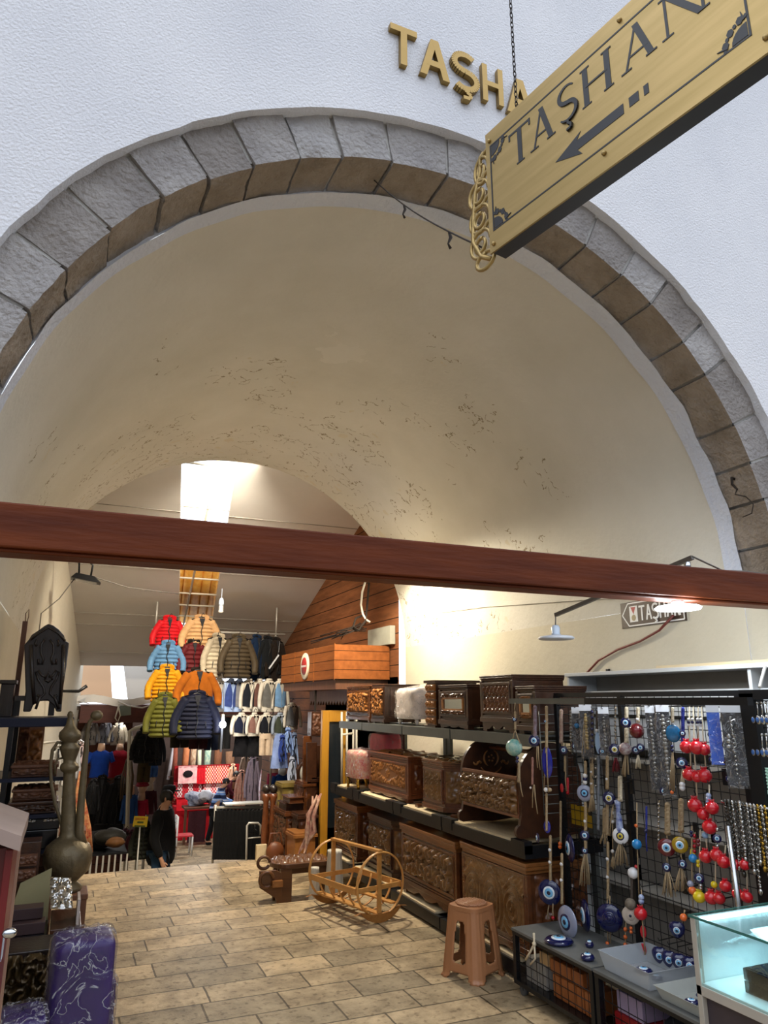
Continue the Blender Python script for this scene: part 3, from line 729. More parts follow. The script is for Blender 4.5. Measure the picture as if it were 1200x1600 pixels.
for xf in (2.50, 2.92):
    b = MB(); b.box(xf, xf + .014, 3.833, 4.487, .845, 1.055); b.box(xf - .006, xf + .02, 3.833, 4.487, 1.045, 1.065); b.box(xf - .006, xf + .02, 3.833, 4.487, .835, .852); sp_ = b.build('side_panel', W_red, t, bevel=.003)
    if xf < 2.6:
        b = MB(); relief(b, (xf - .004, 4.48, .855), NY, PZ, .64, .185, .016, 'scroll', .007); b.build('carving', W_panel, sp_)
b = MB(); b.tube([(2.72, 3.82 + .68 * i / 24, 1.19) for i in range(25)], [.012 + (.004 if i in (4, 5, 7, 17, 19, 20) else 0) for i in range(25)], 10); b.build('top_rail', W_red, t)
b = MB(); b.box(2.514, 2.92, 3.833, 4.487, .845, .858); b.build('bottom_board', W_dark, t)
# -------- light bentwood cradle on the floor
W_bent = wood('light_bentwood', '#b87f3e', '#cf9a55', .4, 'y', 4, coat=.2)
cR = at(590, 1441, Z=0); cL = at(522, 1411, Z=0)
ang = math.atan2(cL.y - cR.y, cL.x - cR.x)
t = thing('bentwood_cradle', 'light bentwood rocking cradle with two hoops on the floor', 'cradle', ((cR.x + cL.x) / 2, (cR.y + cL.y) / 2, 0))
L_ = 0.62; O = Vector(t.location); Rr = .205; zc = .245
F_ = Matrix.Translation(O) @ Matrix.Rotation(math.atan2(.62, -.16) - PI / 2, 4, 'Z')
def CW(x, y, z): return F_ @ Vector((x, y, z))
for s in (-1, 1):
    yy = s * L_ / 2
    b = MB(); b.tube([CW(Rr * math.cos(q), yy, zc + Rr * math.sin(q)) for q in [2 * PI * i / 40 for i in range(40)]], .013, 8, closed=True, flat=.45); b.build('hoop', W_bent, t)
    b = MB(); b.box(-.016, .016, yy - s * .016 - .008, yy - s * .016 + .008, .035, zc + Rr + .005, F_); b.build('upright', W_bent, t)
    b = MB(); b.box(-Rr + .01, Rr - .01, yy - s * .03 - .007, yy - s * .03 + .007, zc - .045, zc - .015, F_); b.build('cross_rail', W_bent, t)
    pts = [(-.23, .075)] + [(.235 * math.sin(q), .245 - .245 * math.cos(q)) for q in [-.85 + 1.7 * i / 14 for i in range(15)]] + [(.23, .075), (.17, .085), (.09, .062), (0, .055), (-.09, .062), (-.17, .085)]
    b = MB(); b.prism(pts, yy + s * .004 - .011, yy + s * .004 + .011, 'xz', F_); b.build('rocker', wood('rocker_wood', '#8a5a28', '#a06c34', .4, 'y', 4), t, bevel=.003)
b = MB(); b.box(-.018, .018, -L_ / 2, L_ / 2, zc + Rr - .002, zc + Rr + .014, F_); b.build('top_bar', W_bent, t)
for x, z in ((-Rr + .005, zc - .03), (Rr - .005, zc - .03), (-.13, .10), (.13, .10), (0, .05)):
    b = MB(); b.box(x - .024 if abs(x) < .15 else x - .006, x + .024 if abs(x) < .15 else x + .006, -L_ / 2 + .02, L_ / 2 - .02, z - (.005 if abs(x) < .15 else .02), z + (.005 if abs(x) < .15 else .02), F_); b.build('long_slat', W_bent, t)
for s in (-1, 1):
    for k in range(4):
        yy = -L_ / 2 + L_ * (k + 1) / 5
        b = MB(); b.tube([CW(s * (Rr - .008) * math.cos(q), yy, zc + (Rr - .008) * math.sin(q)) for q in [-.1 - 1.35 * i / 8 for i in range(9)]], .015, 6, flat=.4); b.build('curved_slat', W_bent, t)
# -------- brown plastic stool
M_plas = mat('brown_plastic', '#a5714c', .38, var=.05, vs=3, spec=.5)
sc_ = (at(700, 1530, Z=0) + at(783, 1538, Z=0)) / 2
sc_ = Vector((sc_.x + .05, sc_.y + .10, 0))
t = thing('plastic_stool', 'brown plastic stool with slotted legs beside the carved chests', 'stool', sc_)
H_ = .362; rt, rb_ = .102, .138
def sq(a, n=5.): return (abs(math.cos(a)) ** n + abs(math.sin(a)) ** n) ** (-1 / n)
rot = Matrix.Translation(sc_) @ Matrix.Rotation(math.radians(24), 4, 'Z')
b = MB()
na, nz = 96, 40
ds = {}
def sp3(i, j, o):
    a = 2 * PI * i / na; zz = H_ * j / nz; r = rb_ + (rt - rb_) * (j / nz); fl = .012 * max(0, 1 - j / 2.)
    k = min(abs(((a / (PI / 2)) % 1) - .5), .5); leg = k  # 0 on the corner, .5 in the face middle
    rib = .004 * math.cos(leg * 60) if leg < .2 else 0
    q = sq(a) * (r + rib + fl * .8) - o
    return rot @ Vector((q * math.cos(a), q * math.sin(a), zz))
def hole(i, j):
    a = (i + .5) / na * 4 % 1; k = abs(a - .5)      # .5 = face centre (axis direction)
    f = .5 - k
    z = (j + .5) / nz
    if z < .10: return f < .30 - (z - .05) * .6
    if .22 < z < .80: return f < .21 - .05 * (z - .2) - (.05 if z > .77 or z < .25 else 0)
    return False
vs = [sp3(i, j, 0) for j in range(nz + 1) for i in range(na)] + [sp3(i, j, .006) for j in range(nz + 1) for i in range(na)]
fs = []; n2 = (nz + 1) * na; keep = {(i, j): not hole(i, j) for i in range(na) for j in range(nz)}
for (i, j), kp in keep.items():
    if not kp: continue
    q = [j * na + i, j * na + (i + 1) % na, (j + 1) * na + (i + 1) % na, (j + 1) * na + i]
    fs.append(q); fs.append([x + n2 for x in q[::-1]])
    for (di, dj, e0, e1) in ((-1, 0, 3, 0), (1, 0, 1, 2), (0, -1, 0, 1), (0, 1, 2, 3)):
        ii, jj = (i + di) % na, j + dj
        if jj < 0 or (jj < nz and not keep[(ii, jj)]): fs.append([q[e1], q[e0], q[e0] + n2, q[e1] + n2])
b.add(vs, fs, True); b.build('body', M_plas, t)
b = MB()
b.grid(64, 6, lambda i, j: rot @ Vector((sq(2 * PI * i) * (rt * (1 - j) + .0) * math.cos(2 * PI * i), sq(2 * PI * i) * rt * (1 - j) * math.sin(2 * PI * i), H_ + .010 * math.sin(j * PI / 2))), wrap=True)
b.grid(64, 2, lambda i, j: rot @ Vector((sq(2 * PI * i) * (rt + .004) * math.cos(2 * PI * i), sq(2 * PI * i) * (rt + .004) * math.sin(2 * PI * i), H_ - .02 + .02 * j)), wrap=True)
for k in range(-5, 6):
    w_ = math.sqrt(max(0, .09 ** 2 - (k * .016) ** 2))
    b.tube([rot @ Vector((k * .016, -w_, H_ + .009)), rot @ Vector((k * .016, w_, H_ + .009))], .004, 6)
    b.tube([rot @ Vector((-w_, k * .016, H_ + .009)), rot @ Vector((w_, k * .016, H_ + .009))], .003, 6)
b.build('seat', M_plas, t, bevel=0)
# ================================================================== SIGNS, BEAM FITTINGS
M_goldp = mat('brushed_gold', '#97804f', .42, .75, col2='#a98f5e', vs=3, stretch=(1, 1, 14)); M_gdark = mat('sign_black', '#17161a', .5, var=0)
M_iron = mat('rusty_iron', '#2b221c', .7, .4, var=.2); M_wire = mat('grey_wire', '#6c675f', .6, var=.1); M_cordw = mat('white_cord', '#d5d2ca', .6, var=.05)
def seg(p, q, w0, w1=None):
    p = Vector((p[0], p[1])); q = Vector((q[0], q[1])); d = (q - p).normalized(); n = Vector((-d.y, d.x)); w1 = w0 if w1 is None else w1
    return [p + n * w0 / 2, q + n * w1 / 2, q - n * w1 / 2, p - n * w0 / 2]
def scurve(x0, y0, w, h, k=40):
    pts = []
    for i in range(k + 1):
        u = i / k
        if u < .5: a = math.radians(40 + 230 * (u / .5)); c = (x0 + w / 2, y0 + h * .745); pts.append((c[0] + math.cos(a) * w * .44, c[1] + math.sin(a) * h * .225))
        else: a = math.radians(90 - 230 * ((u - .5) / .5)); c = (x0 + w / 2, y0 + h * .265); pts.append((c[0] + math.cos(a) * w * .47, c[1] + math.sin(a) * h * .24))
    return pts
def glyph(ch, x, y, w, h, serif):
    """quads in 2D for one letter in the box x..x+w, y..y+h"""
    o = []; tk = (.24 if not serif else .2) * min(w, h * .7); tn = tk if not serif else tk * .35; sf = tk * .9
    def foot(cx, yy, up=1):
        if serif: o.append([(cx - sf, yy), (cx + sf, yy), (cx + sf, yy + up * tn * .8), (cx - sf, yy + up * tn * .8)][::up])
    if ch == 'T':
        o.append([(x, y + h - tn * (1 if not serif else 1.2)), (x + w, y + h - tn * (1 if not serif else 1.2)), (x + w, y + h), (x, y + h)])
        o.append([(x + w / 2 - tk / 2, y), (x + w / 2 + tk / 2, y), (x + w / 2 + tk / 2, y + h - tn), (x + w / 2 - tk / 2, y + h - tn)]); foot(x + w / 2, y)
        if serif:
            for q in (x, x + w - tn): o.append([(q, y + h * .82), (q + tn, y + h * .82), (q + tn, y + h), (q, y + h)])
    elif ch == 'A':
        a = (x + w * .5, y + h)
        t0 = tn * 1.1
        o.append([(x + w * .07 , y), (x + w * .07 + t0, y), (a[0] + t0 * .2, y + h), (a[0] - t0 * .8, y + h)] if serif else [(x, y), (x + tk, y), (a[0] + tk * .4, y + h), (a[0] - tk * .55, y + h)])
        o.append([(x + w * .93 - tk, y), (x + w * .93, y), (a[0] + tk * .3, y + h), (a[0] - tk * .7, y + h)] if serif else [(x + w - tk, y), (x + w, y), (a[0] + tk * .55, y + h), (a[0] - tk * .4, y + h)])
        o.append([(x + w * .22, y + h * .28), (x + w * .78, y + h * .28), (x + w * .74, y + h * .28 + tn * .9), (x + w * .26, y + h * .28 + tn * .9)])
        if serif: foot(x + w * .08 + t0 / 2, y); foot(x + w * .93 - tk / 2, y)
    elif ch in 'HN':
        ts = tk if ch == 'H' else (tk if not serif else tn * 1.2)
        q = (x + ts / 2 + (.1 * w if serif else 0), x + w - ts / 2 - (.1 * w if serif else 0))
        for c in q:
            o.append([(c - ts / 2, y), (c + ts / 2, y), (c + ts / 2, y + h), (c - ts / 2, y + h)]); 
            if serif: foot(c, y); o.append([(c - sf, y + h - tn * .8), (c + sf, y + h - tn * .8), (c + sf, y + h), (c - sf, y + h)])
        if ch == 'H': o.append([(q[0], y + h * .5 - tn / 2), (q[1], y + h * .5 - tn / 2), (q[1], y + h * .5 + tn / 2), (q[0], y + h * .5 + tn / 2)])
        else: o.append([(q[1] - tk * .9, y), (q[1] + ts * .4, y), (q[0] + tk * .8, y + h), (q[0] - ts * .5, y + h)])
    elif ch in 'SŞ':
        p = scurve(x, y, w, h); k = len(p)
        for i in range(k - 1):
            f = lambda u: (tn + (tk - tn) * math.sin(PI * u) ** 1.0) if serif else tk
            o.append(seg(p[i], p[i + 1], f(i / (k - 1)), f((i + 1) / (k - 1))))
        if ch == 'Ş':
            c = (x + w * .5, y); o.append([(c[0] - tk * .25, c[1] - h * .08), (c[0] + tk * .35, c[1] - h * .08), (c[0] + tk * .25, c[1] + h * .03), (c[0] - tk * .25, c[1] + h * .03)])
            q = [(c[0] + tk * .1, c[1] - h * .07), (c[0] + tk * .8, c[1] - h * .12), (c[0] + tk * .6, c[1] - h * .21), (c[0] - tk * .5, c[1] - h * .22)]
            for i in range(3): o.append(seg(q[i], q[i + 1], tk * (.6 if not serif else .5)))
    return o
def lay(mb, quads, org, ax, up, dep, mi=None):
    """flat pieces standing dep out of the plane org + ax,up"""
    ax, up, org = Vector(ax), Vector(up), Vector(org); nn = ax.cross(up)
    for qi, q in enumerate(quads):
        dep += .00012
        k = len(q); p0 = [org + ax * a[0] + up * a[1] for a in q]; p1 = [p + nn * dep for p in p0]
        ar = sum(q[i][0] * q[(i + 1) % k][1] - q[(i + 1) % k][0] * q[i][1] for i in range(k))
        if ar < 0: p0.reverse(); p1.reverse()
        mb.add(p1 + p0, [list(range(k))] + [(i, k + i, k + (i + 1) % k, (i + 1) % k) for i in range(k)], False, mi)
# ---- brass letters on the white wall
M_let = mat('brass_letters', '#8f7643', .4, .8, col2='#a08450', vs=4)
for ch, x0, x1, zb, n in (('T', 1.095, 1.235, 4.402, 'first of the word'), ('A', 1.25, 1.41, 4.396, 'second of the word, between T and Ş'), ('Ş', 1.43, 1.565, 4.386, 'with its cedilla, third of the word'),
                          ('H', 1.595, 1.715, 4.372, 'fourth of the word'), ('A', 1.735, 1.90, 4.358, 'partly hidden behind the hanging gold sign')):
    b = MB(); lay(b, glyph(ch, 0, 0, x1 - x0, .222, False), (x0, 2.503, zb), (1, 0, 0), (0, 0, 1), .026)
    tag(b.build('wall_letter', M_let), f'brass letter {ch} on the white wall, {n}', 'letter', 'brass letters on the white wall')
# ---- hanging gold arrow sign
SO = Vector((.9238, 1.427, 2.656)); sa = math.radians(11.2); SA = Vector((math.sin(sa), -math.cos(sa), 0)); SU = Vector((0, 0, 1)); SN = SA.cross(SU)
t = thing('hanging_sign', 'gold hanging sign with black letters and arrow beside the arch', 'sign', SO + SA * .4)
SL, SH = .80, .378
def rect(x0, x1, z0, z1): return [(x0, z0), (x1, z0), (x1, z1), (x0, z1)]
b = MB(); lay(b, [rect(0, SL, 0, SH)], SO - SN * .05, SA, SU, .046); b.build('box', M_gdark, t, bevel=.003)
b = MB(); lay(b, [rect(-.004, SL, -.002, SH)], SO - SN * .004, SA, SU, .005); b.build('face_plate', M_goldp, t)
b = MB()
x0, x1, z0, z1, w = .012, .722, .058, .33, .0045
lay(b, [rect(x0, x1, z0, z0 + w), rect(x0, x1, z1 - w, z1), rect(x0, x0 + w, z0, z1), rect(x1 - w, x1, z0, z1)], SO + SN * .001, SA, SU, .0008)
b.build('border_line', M_gdark, t)
b = MB(); Hh = .108
for ch, q0, q1 in (('T', .085, .163), ('A', .164, .243), ('Ş', .258, .315), ('H', .325, .423), ('A', .444, .532), ('N', .545, .655)):
    lay(b, glyph(ch, q0, .2, q1 - q0, Hh, True), SO + SN * .001, SA, SU, .001)
b.build('lettering', M_gdark, t, 'black slanting serif lettering')
b = MB(); lay(b, [[(.237, .117), (.318, .085), (.305, .104), (.437, .104), (.437, .131), (.305, .131), (.318, .148)]], SO + SN * .001, SA, SU, .001)
lay(b, [rect(.452, .477, .108, .133), rect(.49, .502, .108, .133)], SO + SN * .001, SA, SU, .001); b.build('arrow', M_gdark, t, 'black arrow pointing into the passage')
for cx, cz_, sx, sz in ((.018, .064, 1, 1), (.018, .324, 1, -1), (.716, .064, -1, 1), (.716, .324, -1, -1)):
    b = MB(); q = [(cx + sx * .032 * math.cos(i * PI / 12), cz_ + sz * .032 * math.sin(i * PI / 12)) for i in range(7)] + [(cx, cz_)]
    o_ = [q]
    for i in range(7):
        a = i * PI / 12; c = (cx + sx * .046 * math.cos(a), cz_ + sz * .046 * math.sin(a)); r = .004 + .0035 * (i % 2)
        o_.append([(c[0] + r * math.cos(k * PI / 3 + i), c[1] + r * 1.3 * math.sin(k * PI / 3 + i)) for k in range(6)])
    for s_ in (0, 1): o_.append(seg((cx + sx * (.04 if s_ == 0 else .004), cz_ + sz * (.004 if s_ == 0 else .04)), (cx + sx * (.062 if s_ == 0 else .008), cz_ + sz * (.01 if s_ == 0 else .062)), .005, .001))
    lay(b, o_, SO + SN * .001, SA, SU, .001); b.build('corner_ornament', M_gdark, t)
for cx, cz_ in ((.012, .346), (.377, .042), (.012, .02), (.45, .352), (.745, .345), (.745, .03)):
    b = MB(); b.ball(SO + SA * cx + SU * cz_ + SN * .003, .006, 10); b.build('screw', M_goldp, t)
b = MB()   # pierced scroll bracket at the far end
def fin(a, c): return SO - SN * .02 + SA * a + SU * c
def loop(cx, cz_, rx, rz, a0, a1, r=.006, k=16): b.tube([fin(cx + rx * math.cos(a0 + (a1 - a0) * i / k), cz_ + rz * math.sin(a0 + (a1 - a0) * i / k)) for i in range(k + 1)], r, 6)
b.tube([fin(-.012, .02), fin(-.012, .34)], .006, 6)
for cz_, s in ((.07, 1), (.15, 1), (.23, 1), (.30, .7)):
    loop(-.05 * s - .01, cz_, .04 * s, .042, 0, 5.2); loop(-.05 * s - .012, cz_ - .004, .02 * s, .022, 1, 7); loop(-.02, cz_ + .035, .02, .018, -1.5, 3)
b.tube([fin(-.02, .0), fin(-.06, .03), fin(-.09, .09), fin(-.085, .17), fin(-.075, .24), fin(-.05, .30), fin(-.05, .345), fin(-.035, .355)], [.007, .008, .008, .007, .007, .006, .006, .005], 6)
loop(-.045, .01, .035, .025, 0, 2 * PI); b.build('scroll_bracket', M_goldp, t, 'pierced gold scrollwork at the far end')
pc = SO + SA * .10 + SU * SH - SN * .02
b = MB(); n = 150; ztop = 4.6
for i in range(int((ztop - pc.z) / .017)):
    z = pc.z + i * .017; c = Vector((pc.x, pc.y, z)); a = (i % 2) * PI / 2
    b.tube([c + Vector((.0042 * math.cos(q) * math.cos(a), .0042 * math.cos(q) * math.sin(a), .011 * math.sin(q))) for q in [2 * PI * k / 8 for k in range(8)]], .0017, 4, closed=True)
tag(b.build('sign_chain', M_iron), 'thin dark chain holding up the gold hanging sign', 'chain')
# ---- wires by the arch
p0 = at(584, 281, Y=2.7); p1 = fin(-.06, .06)
b = MB(); pts = [p0.lerp(p1, i / 10) + Vector((0, 0, -.03 * math.sin(PI * i / 10))) for i in range(11)]; b.tube(pts, .0028, 5)
for i in (4, 8):
    q = pts[i]; b.tube([q, q + Vector((.006, 0, -.02)), q + Vector((-.004, 0, -.045)), q + Vector((.004, 0, -.06))], [.004, .006, .003, .005], 5)
tag(b.build('tie_wire', M_iron), 'thin slack wire with knotted ends under the arch crown', 'wire')
b = MB(); h0 = at(1124, 746, X=AX + 1.83)
h0 = Vector((AX + 1.84, 2.68, at(1124, 760, Y=2.68).z)); h0.x = AX + math.sqrt(max(.1, 1.86 ** 2 - (h0.z - AZ) ** 2)) - .01
pts = [h0 + Vector(q) for q in ((.03, 0, .05), (-.015, 0, .06), (-.03, -.01, .02), (-.01, -.02, -.01), (-.03, -.02, -.04), (.0, -.06, -.06), (-.0, -.10, -.11), (-.01, -.09, -.16), (-.02, -.04, -.17))]
b.tube(pts, [.008, .008, .008, .006, .003, .003, .003, .003, .003], 6); tag(b.build('iron_hook', M_iron), 'rusty iron hook with trailing wire in the stone arch', 'hook')
# ---- pole lamp (unlit) hanging from the beam
pa, pb = at(868, 961, X=2.62), at(1082, 871, Y=2.57)
t = thing('pole_lamp', 'unlit flat white lamp hanging from a slanting pole behind the beam', 'lamp', (pa + pb) / 2)
b = MB(); d = (pb - pa); b.cbox((pa + pb) / 2, (.02, d.length, .02), math.atan2(-d.x, d.y), math.atan2(d.z, math.hypot(d.x, d.y))); b.build('pole', mat('galvanised', '#5f5a55', .45, .6, var=.15), t)
lc = at(869, 997, X=2.62); b = MB(); b.tube([pa + Vector((0, 0, -.005)), lc + Vector((0, 0, .07))], .004, 6); b.build('cord', M_wire, t)
b = MB(); b.lathe([(.03, -.006), (.1, -.008), (.107, 0), (.096, .009), (.03, .018)], lc, 28); b.build('diffuser', mat('lamp_white', '#c9ced8', .4, var=.03), t)
b = MB(); b.lathe([(.03, .016), (.024, .03), (.026, .06), (.018, .075), (0, .076)], lc, 14); b.build('socket', mat('socket_white', '#b9c6d6', .4, var=.03), t)
cl = at(1074, 885, Y=2.57); b = MB(); b.tube([cl + Vector((0, 0, .02)), Vector((cl.x, 2.57, 2.112))], .016, 10); b.build('clamp', mat('chrome', '#b9bcc0', .2, 1., var=.05), t)
b = MB(); pts = [pb + Vector((0, 0, .005))] + [at(*q, Y=2.6) for q in ((1100, 878), (1130, 892), (1165, 893), (1198, 897))]; b.tube(pts, .005, 6)
tag(b.build('beam_cable', M_wire), 'grey cable running from the pole end along the beam top', 'cable')
# ---- brown direction sign on the right wall
WX = XR - .004
q0, q1 = at(971, 961, X=WX), at(1072, 958, X=WX); zt, zb_ = at(972, 943, X=WX).z, at(976, 982, X=WX).z
t = thing('direction_sign', 'brown direction sign with white lettering on the right wall', 'sign', (WX, q0.y, zb_))
Wd = q0.y - q1.y; Hd = zt - zb_; o3 = Vector((WX - .004, q0.y, zb_)); ax, up = Vector((0, -1, 0)), Vector((0, 0, 1))
b = MB(); lay(b, [rect(0, Wd, 0, Hd)], o3 + Vector((.008, 0, 0)), ax, up, .008); b.build('plate', mat('sign_brown', '#3f2f27', .4, var=.04), t, bevel=.002)
M_sw = mat('sign_white', '#e6e6e4', .5, var=.03)
b = MB(); m_ = .06 * Hd; ln = [(.015, .5 * Hd), (.13 * Wd, Hd - m_), (Wd - .012, Hd - m_), (Wd - .012, m_), (.13 * Wd, m_)]
lay(b, [seg(ln[i], ln[(i + 1) % 5], .008) for i in range(5)], o3, ax, up, .0012); b.build('border_line', M_sw, t)
b = MB(); lay(b, [rect(.15 * Wd, .28 * Wd, .2 * Hd, .82 * Hd)], o3, ax, up, .0012); b.build('symbol_panel', M_sw, t)
b = MB(); lay(b, [[(.175 * Wd, .78 * Hd), (.215 * Wd, .5 * Hd), (.255 * Wd, .78 * Hd)]], o3, ax, up, .002); b.build('symbol', mat('sign_red', '#a82a2a', .5, var=0), t, 'red triangle')
b = MB(); lay(b, [[(.215 * Wd + .035 * Wd * math.cos(i * PI / 6), .36 * Hd + .12 * Hd * math.sin(i * PI / 6)) for i in range(12)]], o3, ax, up, .002); b.build('symbol', mat('sign_tan', '#a08f68', .5, var=0), t, 'tan round shape')
b = MB()
for i, ch in enumerate('TAŞHAN'): lay(b, glyph(ch, (.305 + i * .107) * Wd, .22 * Hd, .095 * Wd, .58 * Hd, False), o3, ax, up, .0012)
b.build('lettering', M_sw, t, 'bold white capital lettering')
b = MB(); cc = [at(*q, X=WX - .012) for q in ((1052, 962), (1030, 985), (1000, 1002), (965, 1015), (935, 1032), (918, 1050), (912, 1062))]; b.tube(cc, .008, 8)
tag(b.build('red_cable', mat('red_cable', '#6e2f28', .5, var=.05)), 'dark red cable sagging down the right wall from the lamp', 'cable')
b = MB(); p = at(952, 1050, X=XR); b.box(XR - .02, XR, p.y - .012, p.y + .012, p.z - .02, p.z + .02); tag(b.build('wall_clip', M_blk, bevel=.002), 'small dark clip on the wall above the white cabinet', 'clip')
# ---- white wall cabinet behind the charm rack
ZC = 1.655
t = thing('white_cabinet', 'open white shelf cabinet on the wall behind the charm rack', 'cabinet', (3.2, 3.0, 0))
M_wc = mat('white_board', '#cfd2d4', .5, var=.04); M_wc2 = mat('grey_board', '#a59f96', .6, var=.08); cx0 = 3.07; yA, yB = 1.3, 4.05
b = MB(); b.box(cx0 - .02, XR - .004, yA, yB, ZC, ZC + .022); b.build('top_board', M_wc, t, bevel=.002)
for yy in (yA, 2.6, yB - .02): b = MB(); b.box(cx0, XR - .03, yy, yy + .02, 0.002, ZC); b.build('side_board', M_wc, t)
b = MB(); b.box(XR - .03, XR - .004, yA, yB, .002, ZC); b.build('back_board', M_wc2, t)
for zz in (.1, .45, .8, 1.15, 1.42):
    for ya_, yb_ in ((yA + .02, 2.6), (2.62, yB - .02)): b = MB(); b.box(cx0 + .02, XR - .03, ya_, yb_, zz, zz + .02); b.build('shelf_board', M_wc2 if zz < 1.2 else M_wc, t)
for ya_, yb_ in ((yA + .02, 2.6), (2.62, yB - .02)): b = MB(); b.box(cx0 + .05, cx0 + .062, ya_, yb_, 1.225, 1.40); b.build('panel', M_wc, t); b = MB(); b.box(cx0 + .05, cx0 + .062, ya_, yb_, 1.445, 1.56); b.build('panel', M_wc, t)
p, q = at(1030, 1052, X=3.1), at(1195, 1046, X=3.1)
b = MB(); b.box(3.08, 3.2, q.y - .3, p.y, ZC + .023, ZC + .038); tag(b.build('wood_batten', W_pale), 'pale wooden batten lying on top of the white cabinet', 'batten')
b = MB(); b.tube([at(1196, 1040, X=3.0), at(1191, 1058, X=3.0), at(1187, 1074, X=2.95)], .008, 6); tag(b.build('hanging_flex', M_cordw), 'white cord hanging at the right edge above the spoons', 'cord')
# ================================================================== CHARM RACK
GX = 2.72; ZB = .318
yG0, yG1 = 2.37, 3.715
t = thing('grid_rack', 'black wire grid display rack hung with evil eye charms', 'rack', (GX, 3.1, 0))
def wires(b, ya, yb, za, zb, X, c=.05, r=.0022):
    n = int((yb - ya) / c)
    for i in range(n + 1):
        y = ya + (yb - ya) * i / n; b.tube([(X, y, za), (X, y, zb)], r, 4, caps=False)
    m = int((zb - za) / c)
    for i in range(m + 1):
        z = za + (zb - za) * i / m; b.tube([(X - .004, ya, z), (X - .004, yb, z)], r, 4, caps=False)
b = MB(); wires(b, yG0 + .02, yG1 - .02, .33, 1.525, GX); b.build('wire_grid', M_blk, t)
b = MB(); b.box(GX - .012, GX + .012, yG0, yG1, 1.52, 1.545); b.build('top_bar', M_blk, t)
for yy in (yG0 + .012, 3.14, yG1 - .012): b = MB(); b.box(GX - .014, GX + .016, yy - .014, yy + .014, .01, 1.53); b.build('post', M_blk, t)
b = MB(); b.box(XS - .016, XS + .016, 2.12, 3.12, 1.482, 1.514); b.build('front_bar', M_blk, t)
b = MB(); b.box(XS - .015, XS + .015, 3.12, 3.83, 1.483, 1.513); b.build('front_bar', M_gst, t, 'grey section of the front bar')
for yy in (2.48, 3.0, 3.69): b = MB(); b.box(XS + .012, GX, yy - .01, yy + .01, 1.488, 1.508); b.build('arm', M_blk, t)
b = MB()
for i in range(12): b.tube([(GX - .12, yG1 + .005, 1.42 - i * .05), (GX + .13, yG1 + .005, 1.42 - i * .05)], .003, 5)
b.tube([(GX - .12, yG1 + .005, 1.44), (GX - .12, yG1 + .005, .86)], .003, 5); b.tube([(GX + .13, yG1 + .005, 1.44), (GX + .13, yG1 + .005, .86)], .003, 5); b.build('end_grid', M_gst, t)
for k in range(26):
    yy = R.choice([2.5, 2.6, 2.7, 2.8, 2.9, 3.1, 3.2, 3.3, 3.45, 3.55]); zz = R.choice([1.2, 1.1, .95, .8, .7]); 
    b = MB(); b.tube([(GX, yy, zz), (GX - .09, yy, zz - .004), (GX - .095, yy, zz + .012)], .003, 5); b.box(GX - .012, GX - .006, yy - .012, yy + .012, zz - .06, zz + .01); b.build('hook', M_blk, t)
t2 = thing('grid_rack', 'nearer black wire rack at the right edge with spoons and necklaces', 'rack', (GX - .1, 2.1, 0))
b = MB(); wires(b, 1.65, 2.24, .8, 1.5, GX - .04); b.build('wire_grid', M_blk, t2)
b = MB(); b.box(GX - .07, GX - .01, 1.6, 2.32, 1.505, 1.545); b.build('top_bar', M_blk, t2)
b = MB(); b.box(GX - .07, GX - .01, 2.25, 2.32, .01, 1.53); b.build('post', M_blk, t2)
b = MB(); b.box(GX - .07, GX - .01, 1.6, 1.66, .01, 1.53); b.build('post', M_blk, t2)
# ---- charms
M_cord = mat('jute_cord', '#a08a6a', .95, var=.15, vs=60); M_cordd = mat('dark_cord', '#4a4038', .9, var=.15, vs=60); M_cordwh = mat('cream_string', '#cbbda2', .9, var=.1, vs=60)
M_navy = mat('navy_glass', '#0b1245', .08, var=.1, coat=.6); M_ewht = mat('eye_white', '#dfe9f2', .15, var=0, coat=.5); M_elb = mat('eye_light_blue', '#6fb2dd', .15, var=0, coat=.5); M_eblk = mat('eye_pupil', '#0a1a3a', .1, var=0, coat=.5)
M_ey = mat('eye_yellow', '#c9b43c', .15, var=0, coat=.5); M_redg = mat('red_glass', '#5e0f16', .08, var=.1, coat=.6); M_must = mat('mustard_glass', '#9a7d14', .1, var=.1, coat=.6); M_pom = mat('red_pomegranate', '#c01522', .18, var=.06, coat=.5)
M_teal = mat('teal_glass', '#145a86', .12, var=.35, vs=30, coat=.5); M_turq = mat('turquoise_ball', '#3f9a96', .25, col2='#c9d6c2', vs=22); M_sky = mat('sky_blue_glass', '#1f7fc0', .15, var=.1, coat=.4); M_yel = mat('yellow_glass', '#d9c01c', .18, var=.05, coat=.4); M_org = mat('orange_glass', '#d8662a', .2, var=.05, coat=.4)
M_pearl = mat('pearl_bead', '#dcd8d4', .2, var=.05); M_crys = mat('smoky_crystal', '#8d8a84', .12, .5, var=.3, vs=40); M_multi = mat('multicolour_beads', '#7a3a4a', .3, col2='#c9c6c0', vs=70); M_silv = mat('silver', '#b4b2ae', .22, 1., var=.2, vs=40); M_gld = mat('gold_chain', '#b08d3c', .25, 1., var=.2, vs=40)
M_bluecl = mat('blue_clear_glass', '#151a86', .06, var=.1, coat=.6, alpha=.85); M_clear = mat('clear_disc', '#8b90a6', .06, var=.1, coat=.7); M_bag = film('clear_bag', crease=.3, bs=22); M_card = mat('white_card', '#d9dce2', .6, var=.03); M_dkcard = mat('dark_card', '#1b1b22', .5, var=.1); M_bcard = mat('blue_card', '#1f45c2', .35, col2='#2f6ad8', vs=8)
